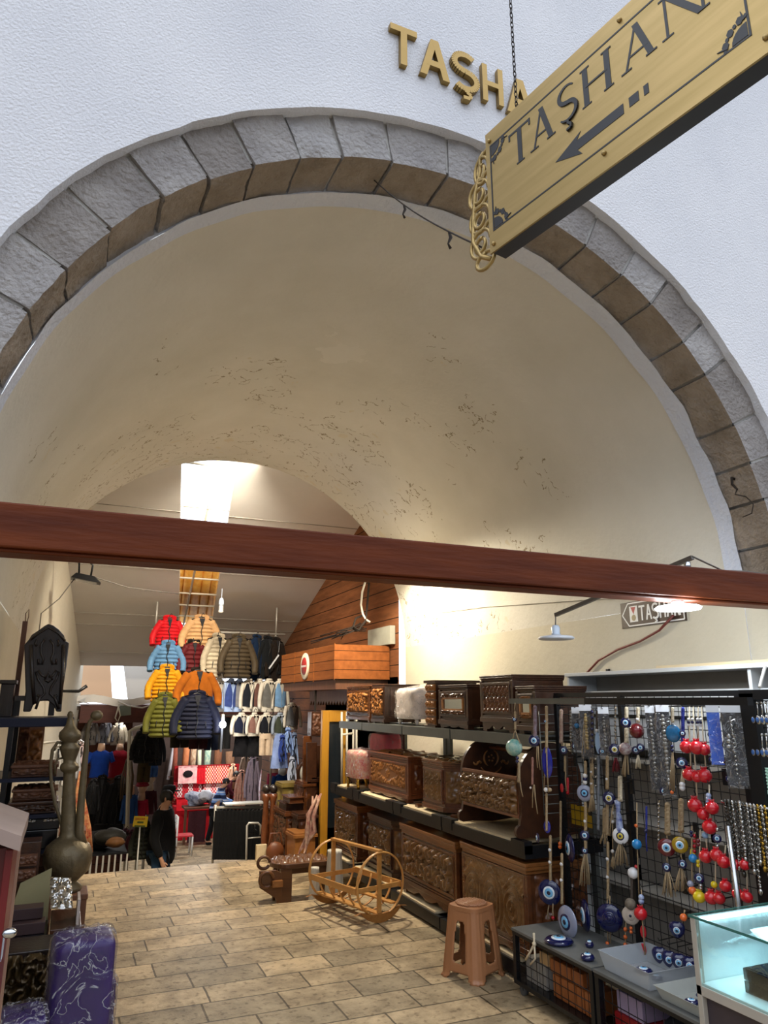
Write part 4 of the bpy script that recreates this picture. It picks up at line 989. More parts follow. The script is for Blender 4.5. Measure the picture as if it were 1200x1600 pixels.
M_blueb = mat('blue_white_glaze', '#2a3a86', .25, col2='#b9c6e0', vs=34, coat=.4); M_red = mat('red_enamel', '#b51420', .25, var=.05, coat=.3); M_wht = mat('white_glaze', '#d8d8da', .25, var=.04, coat=.3); M_bone = mat('bone_button', '#b9ada0', .35, var=.1); M_straw = mat('straw', '#9a8354', .9, var=.3, vs=50)
EYE = {'pln': (M_navy, M_navy, M_navy, M_navy), 'std': (M_navy, M_ewht, M_elb, M_eblk), 'yel': (M_navy, M_ewht, M_ey, M_eblk), 'red': (M_redg, M_ewht, M_elb, M_eblk), 'mus': (M_must, M_ewht, M_elb, M_eblk), 'clr': (M_clear, M_navy, M_elb, M_eblk), 'big': (M_navy, M_ewht, M_elb, M_eblk), 'wht': (M_wht, M_navy, M_ey, M_eblk)}
def eye(b, c, r, face, ms, squash=1., drop=0.):
    """lens disc with rings, facing direction angle face (radians, around z)"""
    M = Matrix.Rotation(face, 3, 'Z') @ Matrix.Rotation(PI / 2, 3, 'Y')
    n = M @ Vector((0, 0, 1)); c = Vector(c)
    b.lathe([(0, -.22 * r), (.6 * r, -.17 * r), (.93 * r, -.06 * r), (r, 0), (.93 * r, .07 * r), (.6 * r, .18 * r), (0, .22 * r)], c, 26, M, mi=ms[0])
    d = Vector((0, 0, -drop * r))
    for k, (q, z) in enumerate(((.50, .24), (.36, .27), (.16, .30))):
        b.lathe([(q * r * 1.0, z * r - .14 * r), (q * r, z * r - .03 * r), (q * .8 * r, z * r), (0, z * r)], c + d, 20, M, mi=ms[1 + k])
FACE = PI + math.radians(38)
NCH = [0]
def charm(name, label, X, u, top, els, cat='charm', hook=True, group='charms on the wire grid rack', face=FACE):
    NCH[0] += 1
    p = at(u, top, X=X); Y = p.y
    t = thing(name, label, cat, p, group)
    def W(v, du=0):
        q = at(u + du, v, X=X); return q
    if hook and X > 2.6:
        b = MB(); b.tube([(GX, Y, p.z + .006), (X - .006, Y, p.z + .002), (X - .01, Y, p.z + .014)], .002, 5); b.build('hook', M_blk, t)
    for e in els:
        k = e[0]; b = MB()
        if k == 'c':      # thin cord v0,v1,(du0,du1),mat
            p0, p1 = W(e[1], e[3][0] if len(e) > 3 else 0), W(e[2], e[3][1] if len(e) > 3 else 0)
            b.tube([p0, p0.lerp(p1, .5) + Vector((-.002, .002, 0)), p1], .0032, 5); b.build('cord', e[4] if len(e) > 4 else M_cord, t)
        elif k == 'b':    # macrame braid
            p0, p1 = W(e[1], e[4] if len(e) > 4 else 0), W(e[2], e[4] if len(e) > 4 else 0); w = e[3] * abs(W(e[1]).z - W(e[1] + 1).z) / 2; n = max(4, int((p0 - p1).length / .007)); m = e[5] if len(e) > 5 else M_cord
            for s in (0, 1):
                b.tube([p0.lerp(p1, i / (n * 2)) + Vector((math.sin(i * PI / 2 + s * PI) * w * .35, math.cos(i * PI / 2 + s * PI) * w * .45, 0)) for i in range(n * 2 + 1)], w * .62, 5)
            b.build('braid', m, t)
        elif k == 'k':    # little beads on the cord: v list, radius px, mat
            for v in e[1]:
                q = W(v, e[4] if len(e) > 4 else 0); r = e[2] * abs(W(v).z - W(v + 1).z); bb = MB(); bb.ball(q + Vector((-.004, 0, 0)), r, 8); bb.build('bead', e[3], t)
        elif k == 'e':    # eye: v, r px, style, du, squash
            q = W(e[1], e[4] if len(e) > 4 else 0); r = e[2] * abs(W(e[1]).z - W(e[1] + 1).z)
            eye(b, q + Vector((-.006, 0, 0)), r, e[5] if len(e) > 5 else face, (0, 1, 2, 3)); b.build('eye_bead', list(EYE[e[3]]), t)
        elif k == 't':    # tassel v0 v1 w
            p0, p1 = W(e[1]), W(e[2]); w = e[3] * abs(W(e[1]).z - W(e[1] + 1).z); m = e[4] if len(e) > 4 else M_cord
            for i in range(20):
                a = R.uniform(0, 2 * PI); q = R.uniform(.3, 1)
                b.tube([p0 + Vector((math.cos(a) * w * .1, math.sin(a) * w * .1, 0)), p0.lerp(p1, .45) + Vector((math.cos(a) * w * .35 * q, math.sin(a) * w * .35 * q, 0)), p1 + Vector((math.cos(a) * w * .5 * q, math.sin(a) * w * .5 * q, R.uniform(-.004, .012)))], .0022, 4)
            b.build('tassel', m, t)
        elif k == 's':    # ball v r mat du
            q = W(e[1], e[4] if len(e) > 4 else 0); r = e[2] * abs(W(e[1]).z - W(e[1] + 1).z); b.ball(q + Vector((-.008, 0, 0)), r, 18); b.build('ball', e[3], t)
        elif k == 'p':    # pomegranate v r du
            q = W(e[1], e[3] if len(e) > 3 else 0) + Vector((-.012, 0, 0)); r = e[2] * abs(W(e[1]).z - W(e[1] + 1).z); b.ball(q, (r, r, r * .93), 18)
            for i in range(6): a = i * PI / 3; b.tube([q + Vector((math.cos(a) * r * .2, math.sin(a) * r * .2, r * .8)), q + Vector((math.cos(a) * r * .42, math.sin(a) * r * .42, r * 1.22))], [r * .17, r * .03], 5)
            b.build('pomegranate', e[4] if len(e) > 4 else M_pom, t)
        elif k == 'l':    # leaf / flat oval: v0 v1 w mat
            p0, p1 = W(e[1]), W(e[2]); c = (p0 + p1) / 2; h = (p0.z - p1.z) / 2; w = e[3] * abs(W(e[1]).z - W(e[1] + 1).z)
            M = Matrix.Rotation(face, 3, 'Z'); b.ball(c + Vector((.004, 0, 0)), (w * .22, w, h), 18, M=M); b.build('glass_drop', e[4], t)
        elif k == 'h':    # puffy heart eye: v r
            q = W(e[1]); r = e[2] * abs(W(e[1]).z - W(e[1] + 1).z); M = Matrix.Rotation(face, 3, 'Z')
            for i in range(1):
                pts = []
                b.grid(24, 12, lambda i_, j_: q + M @ (lambda a, z: Vector((math.cos(z * PI - PI / 2) * 0 + math.sin(z * PI - PI / 2) * r * .5, math.cos(z * PI - PI / 2) * r * math.cos(a) * (1 - .0), math.cos(z * PI - PI / 2) * r * (math.sin(a) + .28 * abs(math.cos(a)) - .1))))(2 * PI * i_, j_), wrap=True)
            eye_c = q + M @ Vector((r * .38, 0, -.05 * r)); Mx = Matrix.Rotation(face, 3, 'Z') @ Matrix.Rotation(PI / 2, 3, 'Y')
            for kk, (qq, zz) in enumerate(((.42, .10), (.3, .13), (.14, .16))): b.lathe([(qq * r, 0), (qq * r, zz * r), (0, zz * r)], eye_c, 18, Mx, mi=1 + kk)
            b.build('heart', list(EYE['std']), t)
        elif k == 'bag':  # bagged string: v0 v1 w, content mat, card mat, header height
            p0, p1 = W(e[1]), W(e[2]); w = e[3] * abs(W(e[1]).z - W(e[1] + 1).z) / 2; U = Vector((math.sin(face), -math.cos(face), 0)) * -1
            U = Vector((.62, -.78, 0)); nn = Vector((-.78, -.62, 0)); hh = (p0.z - p1.z)
            q = MB(); lay(q, [[(-w, -.03), (w, -.03), (w, .004), (-w, .004)]], p0, U, SU, .0015); q.build('header_card', M_card, t)
            q = MB(); lay(q, [[(-w, -hh), (w, -hh), (w, -.03), (-w, -.03)]], p0 - nn * .004, U, SU, .001); q.build('backing_card', e[5], t)
            q = MB(); q.grid(6, 14, lambda i, j: p0 + U * (w * 1.05 * (2 * i - 1)) + SU * (-.03 - (hh - .02) * j) + nn * (.012 + .006 * noise.noise(Vector((i * 4, j * 8, p0.y * 9))))); q.build('plastic_bag', M_bag, t, 'clear plastic bag')
            n = int(hh / .022)
            for i in range(n): b.ball(p0 + nn * .005 + SU * (-.05 - (hh - .08) * i / n), e[6] * (.8 + .4 * ((i * 7) % 5) / 5) if len(e) > 6 else .006, 8)
            if e[4]: b.build('bead_string', e[4], t)
        elif k == 'cap':  # long glazed bottle
            p0, p1 = W(e[1]), W(e[2]); w = e[3] * abs(W(e[1]).z - W(e[1] + 1).z) / 2; hh = p0.z - p1.z
            b.lathe([(0, 0), (w * .8, .002), (w * .75, hh * .2), (w * .45, hh * .75), (w * .7, hh * .97), (0, hh)], p1, 14); b.build('glazed_bottle', e[4], t)
    return t
gF = 'charms hanging from the front bar'
E_ = 'evil_eye_charm'
charm('globe_charm', 'turquoise patterned ball charm in front of the carved cradle', XS - .02, 805, 1098, [('c', 1098, 1116), ('b', 1112, 1140, 5), ('e', 1124, 4, 'std'), ('c', 1140, 1162, (0, -5)), ('c', 1140, 1162, (0, 8)), ('s', 1168, 13.5, M_turq), ('k', (1184, 1190), 3, M_navy, 4), ('b', 1192, 1222, 6, 6), ('c', 1222, 1245, (8, 12))], group=gF)
charm(E_, 'navy eye on a thick mottled braid left of the blue leaf charm', XS - .02, 836, 1098, [('b', 1104, 1150, 8, 0, mat('mottled_braid', '#8d8490', .9, col2='#7a5a58', vs=50)), ('e', 1157, 9.5, 'std'), ('c', 1166, 1200, (3, 4)), ('c', 1166, 1203, (5, 8))], group=gF)
charm(E_, 'thin pink braid with grey string ends below the mottled braid', XS + .02, 832, 1172, [('b', 1184, 1226, 5, 0, mat('pink_braid', '#9a6f62', .9, var=.2, vs=50)), ('c', 1226, 1262, (2, 0)), ('c', 1226, 1272, (3, 8)), ('k', (1231,), 2, M_pearl, -2)], group=gF, hook=False)
charm('leaf_charm', 'deep blue glass drop behind jute cords on the front bar', XS - .02, 854, 1098, [('b', 1104, 1168, 6), ('e', 1127, 3.5, 'std'), ('l', 1166, 1216, 9, M_bluecl), ('c', 1158, 1235, (0, -4)), ('c', 1158, 1238, (0, 3)), ('k', (1234,), 4, M_pearl), ('k', (1234,), 3.5, M_cord, 6), ('b', 1240, 1298, 5), ('l', 1282, 1302, 6, M_bluecl)], group=gF)
charm(E_, 'big navy disc eye hanging low at the left post', XS + .06, 860, 1306, [('b', 1306, 1376, 6), ('k', (1328, 1347), 3, M_wht), ('e', 1394, 20, 'big'), ('c', 1412, 1436, (-2, -4)), ('c', 1412, 1438, (4, 5)), ('k', (1434,), 3, M_red, 5)], hook=False)
charm(E_, 'small edge-on eye beside the low shelf end', XS + .02, 841, 1296, [('e', 1309, 8, 'std', 0, PI - .25)], hook=False)
GC = GX - .09
charm(E_, 'small eye under a pink flecked braid', GC, 877, 1106, [('b', 1110, 1160, 8, 0, mat('pink_fleck', '#a8827a', .9, col2='#b9a892', vs=60)), ('c', 1160, 1170, (0, 4)), ('e', 1172, 6.5, 'std', 5), ('b', 1182, 1205, 5, 6), ('c', 1205, 1236, (7, 8)), ('l', 1224, 1238, 3, M_red)])
charm('bead_chain', 'grey bead chain with tiny eye left of the straw figure', GC, 893, 1108, [('k', tuple(range(1112, 1160, 5)), 2.4, M_crys), ('e', 1166, 5, 'std', 6), ('c', 1108, 1170)])
charm('bagged_charm', 'narrow bagged charm with a green bead under a white card', GC, 899, 1106, [('bag', 1106, 1172, 13, M_cordd, M_dkcard, .005), ('s', 1134, 4.5, M_teal, 4)])
charm('straw_charm', 'bagged straw figure charm with a grey eye', GC, 914, 1102, [('bag', 1102, 1182, 20, M_straw, M_dkcard, .010), ('t', 1120, 1178, 12, M_straw), ('e', 1171, 4, 'clr')])
charm(E_, 'grey rimmed clear disc eye with white beads above', GC, 915, 1188, [('b', 1190, 1212, 6), ('k', (1212, 1222), 4, M_pearl), ('k', (1217,), 4, M_navy), ('e', 1239, 13, 'clr')])
charm(E_, 'two square eyes above a long jute tassel', GC, 915, 1252, [('b', 1254, 1298, 7), ('k', (1283,), 3, M_wht), ('e', 1305, 8, 'std'), ('b', 1314, 1326, 7), ('e', 1329, 5.5, 'std'), ('t', 1334, 1382, 24)])
charm('surfboard_charm', 'pale blue long oval charm below a silver bead', GC, 933, 1112, [('b', 1112, 1138, 6, 0, M_cordd), ('k', (1141,), 2.5, M_pearl), ('l', 1144, 1178, 4.2, mat('pale_blue_enamel', '#9db8d6', .3, var=.03))])
charm('grey_rope', 'long grey beaded rope hanging down the grid', GC, 934, 1180, [('b', 1182, 1296, 6, 1, mat('grey_rope', '#6f737a', .8, var=.2, vs=60)), ('k', (1186, 1200, 1214, 1228), 2, M_silv, -2)])
charm('crystal_charm', 'bagged clear crystal string ending in a blue eye', GC, 942, 1108, [('bag', 1106, 1180, 17, M_crys, M_dkcard, .007), ('e', 1174, 6.5, 'std', 1)])
charm(E_, 'navy eye with yellow centre on a brown braid, mid grid', GC, 949, 1178, [('b', 1182, 1232, 7), ('k', (1217,), 2.5, M_wht), ('e', 1247, 10.5, 'yel', 4), ('b', 1258, 1304, 7, 0), ('c', 1262, 1306, (8, 4))])
charm('blue_disc_charm', 'plain deep blue glass disc behind knotted cords, low on the grid', GC, 950, 1314, [('b', 1316, 1404, 6), ('k', (1342, 1370), 3, M_wht), ('e', 1434, 22, 'pln', 4), ('c', 1400, 1470, (-1, 0)), ('c', 1400, 1474, (3, 4)), ('k', (1474,), 3.5, M_org)])
charm(E_, 'navy eye with yellow centre on a dark bead string, top row', GC, 962, 1104, [('k', tuple(range(1108, 1162, 6)), 2, M_crys), ('c', 1104, 1165), ('e', 1171, 9.5, 'yel'), ('t', 1184, 1206, 14, mat('red_thread', '#6a1a22', .9, var=.2, vs=50))])
charm('bottle_charm', 'blue and white glazed bottle charm with yellow eye and tassel', GC, 969, 1212, [('b', 1214, 1250, 10, 0, M_cordwh), ('cap', 1250, 1304, 16, M_blueb), ('e', 1306, 13, 'wht', 2), ('t', 1316, 1352, 26)])
charm(E_, 'navy eye over a multicoloured bead ball and tassel', GC, 979, 1104, [('b', 1106, 1122, 8, 0, M_cordwh), ('e', 1129, 8.5, 'std'), ('b', 1138, 1160, 9, 0, M_cordwh), ('s', 1170, 10, M_multi), ('t', 1178, 1212, 22)])
charm('red_disc_charm', 'dark red glass ball with two small eyes below', GC, 997, 1104, [('b', 1106, 1128, 7, 0, M_cordwh), ('k', (1124,), 3, M_wht), ('s', 1142, 12, M_redg), ('e', 1168, 6.5, 'std', 5), ('e', 1172, 6.5, 'std', -2), ('t', 1180, 1200, 10, M_cordwh)])
charm('crystal_charm', 'left of two long bagged crystal strings under white cards', GC, 1015, 1104, [('bag', 1104, 1232, 16, M_crys, M_dkcard, .008)])
charm('crystal_charm', 'right of two long bagged crystal strings, ending in an eye', GC, 1034, 1102, [('bag', 1102, 1240, 20, M_crys, M_dkcard, .011), ('e', 1236, 6, 'std', 4)])
charm('fish_charm', 'teal glass fish on cream cord with a jute fringe', GC, 1051, 1104, [('b', 1106, 1128, 6, 0, M_cordwh), ('l', 1132, 1160, 12, M_teal), ('k', (1166, 1172), 3, M_navy), ('t', 1176, 1236, 10), ('k', (1238,), 3, M_org)])
charm('bead_charm', 'string of blue beads and a blue ring beside the teal fish', GC, 1067, 1104, [('b', 1106, 1172, 7, 0, mat('blue_cord', '#26328e', .8, var=.3, vs=50)), ('e', 1146, 5, 'std', 1), ('e', 1192, 9, 'std'), ('t', 1200, 1226, 8, M_cordwh), ('k', (1226, 1231), 5, M_wht)])
gP = 'red pomegranate strings on the grid'
bead3 = [('k', (1124, 1133), 2.6, M_wht), ('k', (1128.5,), 2.8, M_navy)]
charm('pomegranate_string', 'leftmost upper pomegranate string with two red fruits', GC, 1077, 1104, [('c', 1104, 1210, (0, 3), M_cordwh)] + bead3 + [('p', 1167, 11, -1), ('p', 1210, 11, 3)], group=gP)
charm('pomegranate_string', 'second upper pomegranate string with a low third fruit', GC, 1083, 1104, [('c', 1104, 1258, (0, 7), M_cordwh)] + bead3 + [('p', 1214, 9, 9), ('p', 1258, 12, 6)], group=gP)
charm('pomegranate_string', 'third upper pomegranate string, fruit beside the blue card', GC, 1091, 1104, [('c', 1104, 1170, (0, 1), M_cordwh)] + bead3 + [('p', 1168, 12, 1)], group=gP)
charm('pomegranate_string', 'fourth upper pomegranate string touching the blue card', GC + .02, 1096, 1104, [('c', 1104, 1212, (0, 8), M_cordwh)] + bead3 + [('p', 1171, 10, 8), ('p', 1212, 12, 8)], group=gP)
charm('pomegranate_string', 'middle pomegranate string with navy beads above two fruits', GC, 1108, 1224, [('c', 1226, 1292, (0, 3), M_cordwh), ('k', (1243, 1248, 1253), 4.5, M_blueb, 0), ('p', 1262, 11, 8), ('p', 1272, 10, -6), ('p', 1292, 12, 4)], group=gP)
charm('pomegranate_string', 'pomegranate string with a pale blue bead, left of the chrome pole', GC, 1104, 1296, [('c', 1296, 1330, (0, 1), M_cordwh), ('s', 1305, 5, mat('pale_blue_bead', '#86a9cf', .2, var=.05)), ('p', 1338, 11, 2)], group=gP)
charm('pomegranate_string', 'pomegranate string with a gold bead over twin low fruits', GC, 1118, 1300, [('c', 1300, 1402, (2, 0), M_cordwh), ('p', 1336, 11, 5), ('s', 1382, 5.5, M_yel), ('p', 1402, 11.5, -3), ('p', 1403, 10, 9)], group=gP)
charm('pomegranate_string', 'pomegranate string right of the gold bead string', GC, 1134, 1320, [('c', 1320, 1345, (0, 0), M_cordwh), ('p', 1346, 11, 0), ('p', 1384, 10, 3)], group=gP)
charm('pomegranate_string', 'pomegranate string just under the silver necklaces', GC, 1154, 1326, [('c', 1326, 1350, (0, 0), M_cordwh), ('p', 1350, 9.5, -2), ('p', 1396, 9.5, 2)], group=gP)
charm('pomegranate_string', 'rightmost low pomegranate string above the glass case', GC, 1168, 1330, [('c', 1330, 1400, (0, 0), M_cordwh), ('p', 1351, 9, -1), ('p', 1401, 10, 2)], group=gP)
charm('bracelet', 'navy bead bracelet loop beside the pale blue bead', GC, 1122, 1286, [('e', 1310, 7, 'std', 0), ('k', (1296, 1322, 1326), 3.4, M_silv)], cat='bracelet')
charm('card_charm', 'bright blue bagged card with green motif and small eye', GC, 1112, 1102, [('bag', 1102, 1194, 19, None, M_bcard, .004), ('e', 1148, 5, 'yel', 0), ('e', 1187, 6, 'std', 3)])
charm('wind_chime', 'large bagged silver ornament with curled arms and an eye', GC, 1140, 1102, [('bag', 1102, 1226, 30, M_silv, M_dkcard, .006), ('e', 1217, 6.5, 'std', 2)] + [('c', 1120, 1165, (0, s * 11), M_silv) for s in (-1, 1)] + [('c', 1165, 1192, (s * 11, -s * 9), M_silv) for s in (-1, 1)] + [('k', (1150, 1158, 1166), 5, M_silv)])
charm(E_, 'dark red heart eye with a small eye and full tassel', GC, 1043, 1252, [('b', 1256, 1302, 12), ('k', (1296,), 3, M_wht), ('c', 1302, 1312, (0, 0)), ('e', 1324, 14, 'red'), ('c', 1338, 1348, (0, 0)), ('e', 1355, 7, 'std'), ('t', 1362, 1400, 30)])
charm(E_, 'mustard yellow eye with a small eye and full tassel', GC, 1064, 1246, [('b', 1250, 1298, 12), ('k', (1292,), 3, M_wht), ('c', 1298, 1308, (0, 0)), ('e', 1320, 13, 'mus'), ('c', 1333, 1343, (0, 2)), ('e', 1350, 7, 'std', 4), ('t', 1357, 1393, 22)])
charm('bead_charm', 'pastel bead string with turquoise fish and orange ball', GC, 1081, 1290, [('c', 1290, 1420, (0, 2)), ('k', (1300, 1305), 3, M_navy), ('l', 1326, 1342, 4, M_yel), ('s', 1341, 7, M_sky, 4), ('s', 1381, 5.5, M_clear), ('s', 1391, 6.5, M_org, 3)])
charm('bead_charm', 'string with a navy eye drop and a yellow ball at the end', GC, 1094, 1296, [('c', 1296, 1400, (0, 0), M_cordwh), ('k', (1313, 1319), 4, M_redg, -2), ('k', (1346, 1352), 3.5, M_yel, -2), ('e', 1372, 8, 'std'), ('k', (1384, 1388), 4, M_silv, 2), ('p', 1401, 10, 2, M_yel)])
charm('ball_charm', 'turquoise and white ball string above the button doll', GC, 995, 1250, [('c', 1254, 1412, (0, 4)), ('k', (1290,), 3, M_org), ('s', 1319, 8, M_sky, 2), ('k', (1354,), 3, M_red), ('s', 1364, 9, M_wht, -4)])
charm('tassel_cord', 'dark blue knotted cord hanging alone, mid grid', GC, 1010, 1258, [('b', 1260, 1300, 4, 0, mat('blue_cord', '#26328e', .8, var=.3, vs=50)), ('c', 1298, 1330, (0, 1), mat('blue_cord', '#26328e', .8, var=.3, vs=50)), ('k', (1298,), 3.4, M_navy)])
charm('button_doll', 'big bone button charm with two holes and a furry top', GC - .02, 987, 1368, [('b', 1370, 1404, 5, 0, M_cordd), ('s', 1412, 9, mat('grey_fur', '#6f6558', .95, var=.3, vs=60)), ('e', 1430, 14.5, 'wht'), ('k', (1450, 1456), 3, M_org)])
for o_ in [x for x in COL.objects if x.name.startswith('eye_bead') and x.parent and x.parent.name.startswith('button_doll')]:
    o_.data.materials[0] = M_bone; o_.data.materials[1] = M_bone; o_.data.materials[2] = M_bone; o_.data.materials[3] = M_eblk
charm('pomegranate_string', 'dark beads, a red pomegranate and two red chillies above the tray', GC - .02, 1004, 1386, [('c', 1390, 1492, (-2, 4)), ('k', (1402, 1408), 5, M_blueb, -1), ('p', 1427, 11, 0), ('l', 1446, 1466, 5, M_red), ('l', 1474, 1494, 5, M_red)], group=gP)
charm(E_, 'navy disc eye seen nearly edge on, left of the tassels', GC, 892, 1296, [('e', 1325, 22, 'big', 0, PI - .33)])
charm(E_, 'shiny tilted disc eye below a braid, just above the bench', GC - .1, 886, 1332, [('b', 1334, 1412, 6, -8), ('k', (1350, 1375), 3, M_wht, -8), ('e', 1440, 25, 'clr', 2, PI + .05)], hook=False)
charm(E_, 'thin tilted disc hanging behind the shiny disc eye', GC, 916, 1398, [('e', 1430, 25, 'big', 0, PI - .38)])
gH = 'puffy navy heart eyes by the trays'
for u, v, n in ((1058, 1452, 'uppermost puffy navy heart eye beside the glass case'), (1031, 1492, 'leftmost of the low row of puffy heart eyes'), (1046, 1498, 'second from the left of the low puffy heart eyes'), (1061, 1502, 'third from the left of the low puffy heart eyes'), (1078, 1507, 'puffy heart eye nearest the glass case, low row')):
    charm('heart_eye', n, GC, u, v - 22, [('h', v, 13)], group=gH)
charm('ball_charm', 'lone orange ball just left of the glass case top', GC - .03, 1070, 1420, [('c', 1422, 1430, (0, 0)), ('s', 1433, 6, M_org)], hook=False)
for n_, u, v0, els in (('thick tan macrame cord with a small eye, between the clear discs', 925, 1180, [('b', 1184, 1240, 9), ('k', (1206, 1224), 3, M_wht), ('t', 1242, 1268, 14)]),
    ('dark beaded string with red thread between the straw figure and the crystals', 926, 1108, [('b', 1108, 1176, 6, 0, M_cordd), ('k', tuple(range(1112, 1172, 9)), 3, M_navy), ('t', 1178, 1192, 10, M_cordd)]),
    ('speckled grey cord with a red end, next to the small pink braid', 885, 1168, [('b', 1172, 1216, 7, 0, M_cordd), ('b', 1216, 1240, 6, 2, M_red)]),
    ('frayed jute cord below the navy and yellow eye', 945, 1262, [('b', 1264, 1300, 10), ('t', 1300, 1318, 18)]),
    ('plain jute strand with orange beads left of the disc pair', 876, 1250, [('b', 1252, 1318, 5), ('k', (1318, 1323), 3.5, M_org)]),
    ('navy seed bead strand with a tiny eye beside the teal fish', 1024, 1106, [('b', 1106, 1200, 4, 0, M_cordd), ('e', 1206, 5, 'std')]),
    ('silver seed bead strand behind the red heart eye', 1030, 1250, [('c', 1250, 1330), ('k', tuple(range(1256, 1330, 7)), 2.2, M_silv)]),
    ('jute strand with white beads left of the bottle charm', 958, 1256, [('c', 1256, 1340), ('k', (1270, 1284, 1330), 3, M_pearl), ('t', 1338, 1356, 9)]),
    ('brown cord with wooden beads low behind the tray', 978, 1440, [('c', 1440, 1490), ('k', (1452, 1464, 1476), 3.5, M_org)]),
    ('short red bead strand under the pastel fish string', 1086, 1300, [('c', 1300, 1336), ('k', (1306, 1314, 1322, 1330), 3.2, M_red)])):
    charm('cord_charm', n_, GC + .015, u, v0, els)
# ---- yellow card behind the grid
p = at(892, 1262, X=GX + .03); q = at(915, 1292, X=GX + .03)
b = MB(); b.box(GX + .03, GX + .034, q.y - .06, p.y, q.z, p.z + .02); tag(b.build('price_card', mat('yellow_card', '#a8860f', .6, var=.1)), 'yellow card showing through the left of the wire grid', 'card')
# ---- necklaces on the rod and the spoons
yr0, yr1 = at(1128, 1256, X=2.62).y, at(1205, 1256, X=2.62).y; zr = at(1150, 1256, X=2.62).z
b = MB(); b.tube([(2.62, yr0, zr), (2.62, yr1 - .05, zr)], .006, 8); b.tube([(2.62, yr1, zr), (GX - .04, yr1, zr)], .005, 6); b.tube([(2.62, yr0 - .02, zr), (GX - .04, 2.26, zr)], .005, 6)
tag(b.build('necklace_rod', M_silv), 'thin metal rod carrying the row of necklaces', 'rod')
pt, pb_ = at(1137, 1290, X=2.55), at(1158, 1412, X=2.55)
b = MB(); b.tube([pt, Vector((pb_.x, pb_.y, ZB + .001))], .011, 10); tag(b.build('chrome_pole', mat('chrome', '#b9bcc0', .2, 1., var=.05)), 'slim chrome pole in front of the low pomegranates', 'pole')
NK = ['first necklace on the rod, dull dark silver at the far end', 'second necklace on the rod, chunky dark links', 'third necklace on the rod, bright silver beads', 'fourth necklace on the rod, dull dark silver links', 'fifth necklace on the rod, chunky bright beads', 'sixth necklace on the rod, dark links with red beads', 'seventh necklace on the rod, long silver chain', 'eighth necklace on the rod, bright chain with glass drops', 'ninth necklace on the rod, thin silver chain', 'tenth necklace on the rod, first of the gold ones', 'eleventh necklace on the rod, pale silver', 'rightmost necklace on the rod, long gold chain']
for i, n in enumerate(NK):
    u = 1133 + i * 5.6; c = at(u, 1256, X=2.62); ln = .20 + .06 * ((i * 5) % 4) / 3 + (.05 if i in (7, 11) else 0)
    m = M_gld if 'gold' in n else (mat('dark_silver', '#55534f', .3, 1., var=.3, vs=40) if 'dark' in n else M_silv)
    t = thing('necklace', n, 'necklace', c, 'necklaces on the rod')
    b = MB(); k = 34; r = .0045 if 'chunky' not in n else .0062
    r *= 1.25
    pts = [Vector((2.62 + .008 * math.sin(2 * PI * j / k) * 1.2, c.y + .012 * math.sin(2 * PI * j / k), zr + .006 - ln / 2 + (ln / 2) * math.cos(2 * PI * j / k))) for j in range(k)]
    for j, p in enumerate(pts): b.ball(p, r * (1.2 if j % 3 == 0 else .85), 6)
    b.tube(pts, .0016, 4, closed=True); b.build('chain', m, t)
    b = MB(); b.lathe([(.0, -.03), (.008, -.024), (.01, -.012), (.003, 0)], pts[k // 2], 8); b.build('pendant', m, t)
SPN = [('first', 1176), ('second', 1183), ('third', 1190), ('fourth', 1197)]
for row, (v, rn) in enumerate(((1098, 'upper'), (1148, 'lower'))):
    for i, (on, u) in enumerate(SPN):
        c = at(u, v, X=2.66); t = thing('souvenir_spoon', f'{on} small silver spoon of the {rn} row on the right rack', 'spoon', c, 'silver souvenir spoons')
        L2 = .085
        b = MB(); b.tube([c, c + Vector((-.004, 0, -L2 * .6))], [.004, .0025], 6); b.ball(c, .007, 8); b.build('handle', M_silv, t)
        b = MB(); b.ball(c + Vector((-.006, 0, -L2 * .82)), (.006, .013, .019), 12); b.build('bowl', M_silv, t)
        b = MB(); b.ball(c + Vector((-.011, 0, -L2 * .82)), (.004, .008, .011), 10); b.build('enamel', mat('blue_enamel', '#3a5f9a', .2, var=.1), t)
p = at(1186, 1200, X=2.63); q = at(1186, 1256, X=2.63)
b = MB(); b.grid(14, 22, lambda i, j: Vector((2.66 + .01 * math.sin(i * 9) + .006 * ((int(i * 14) + int(j * 22)) % 2), p.y - .12 * i, p.z + (q.z - p.z) * j)), smooth=False)
tag(b.build('mesh_bag', mat('mint_mesh', '#a9cdb9', .7, var=.08)), 'mint green mesh bag below the spoons at the right edge', 'bag')
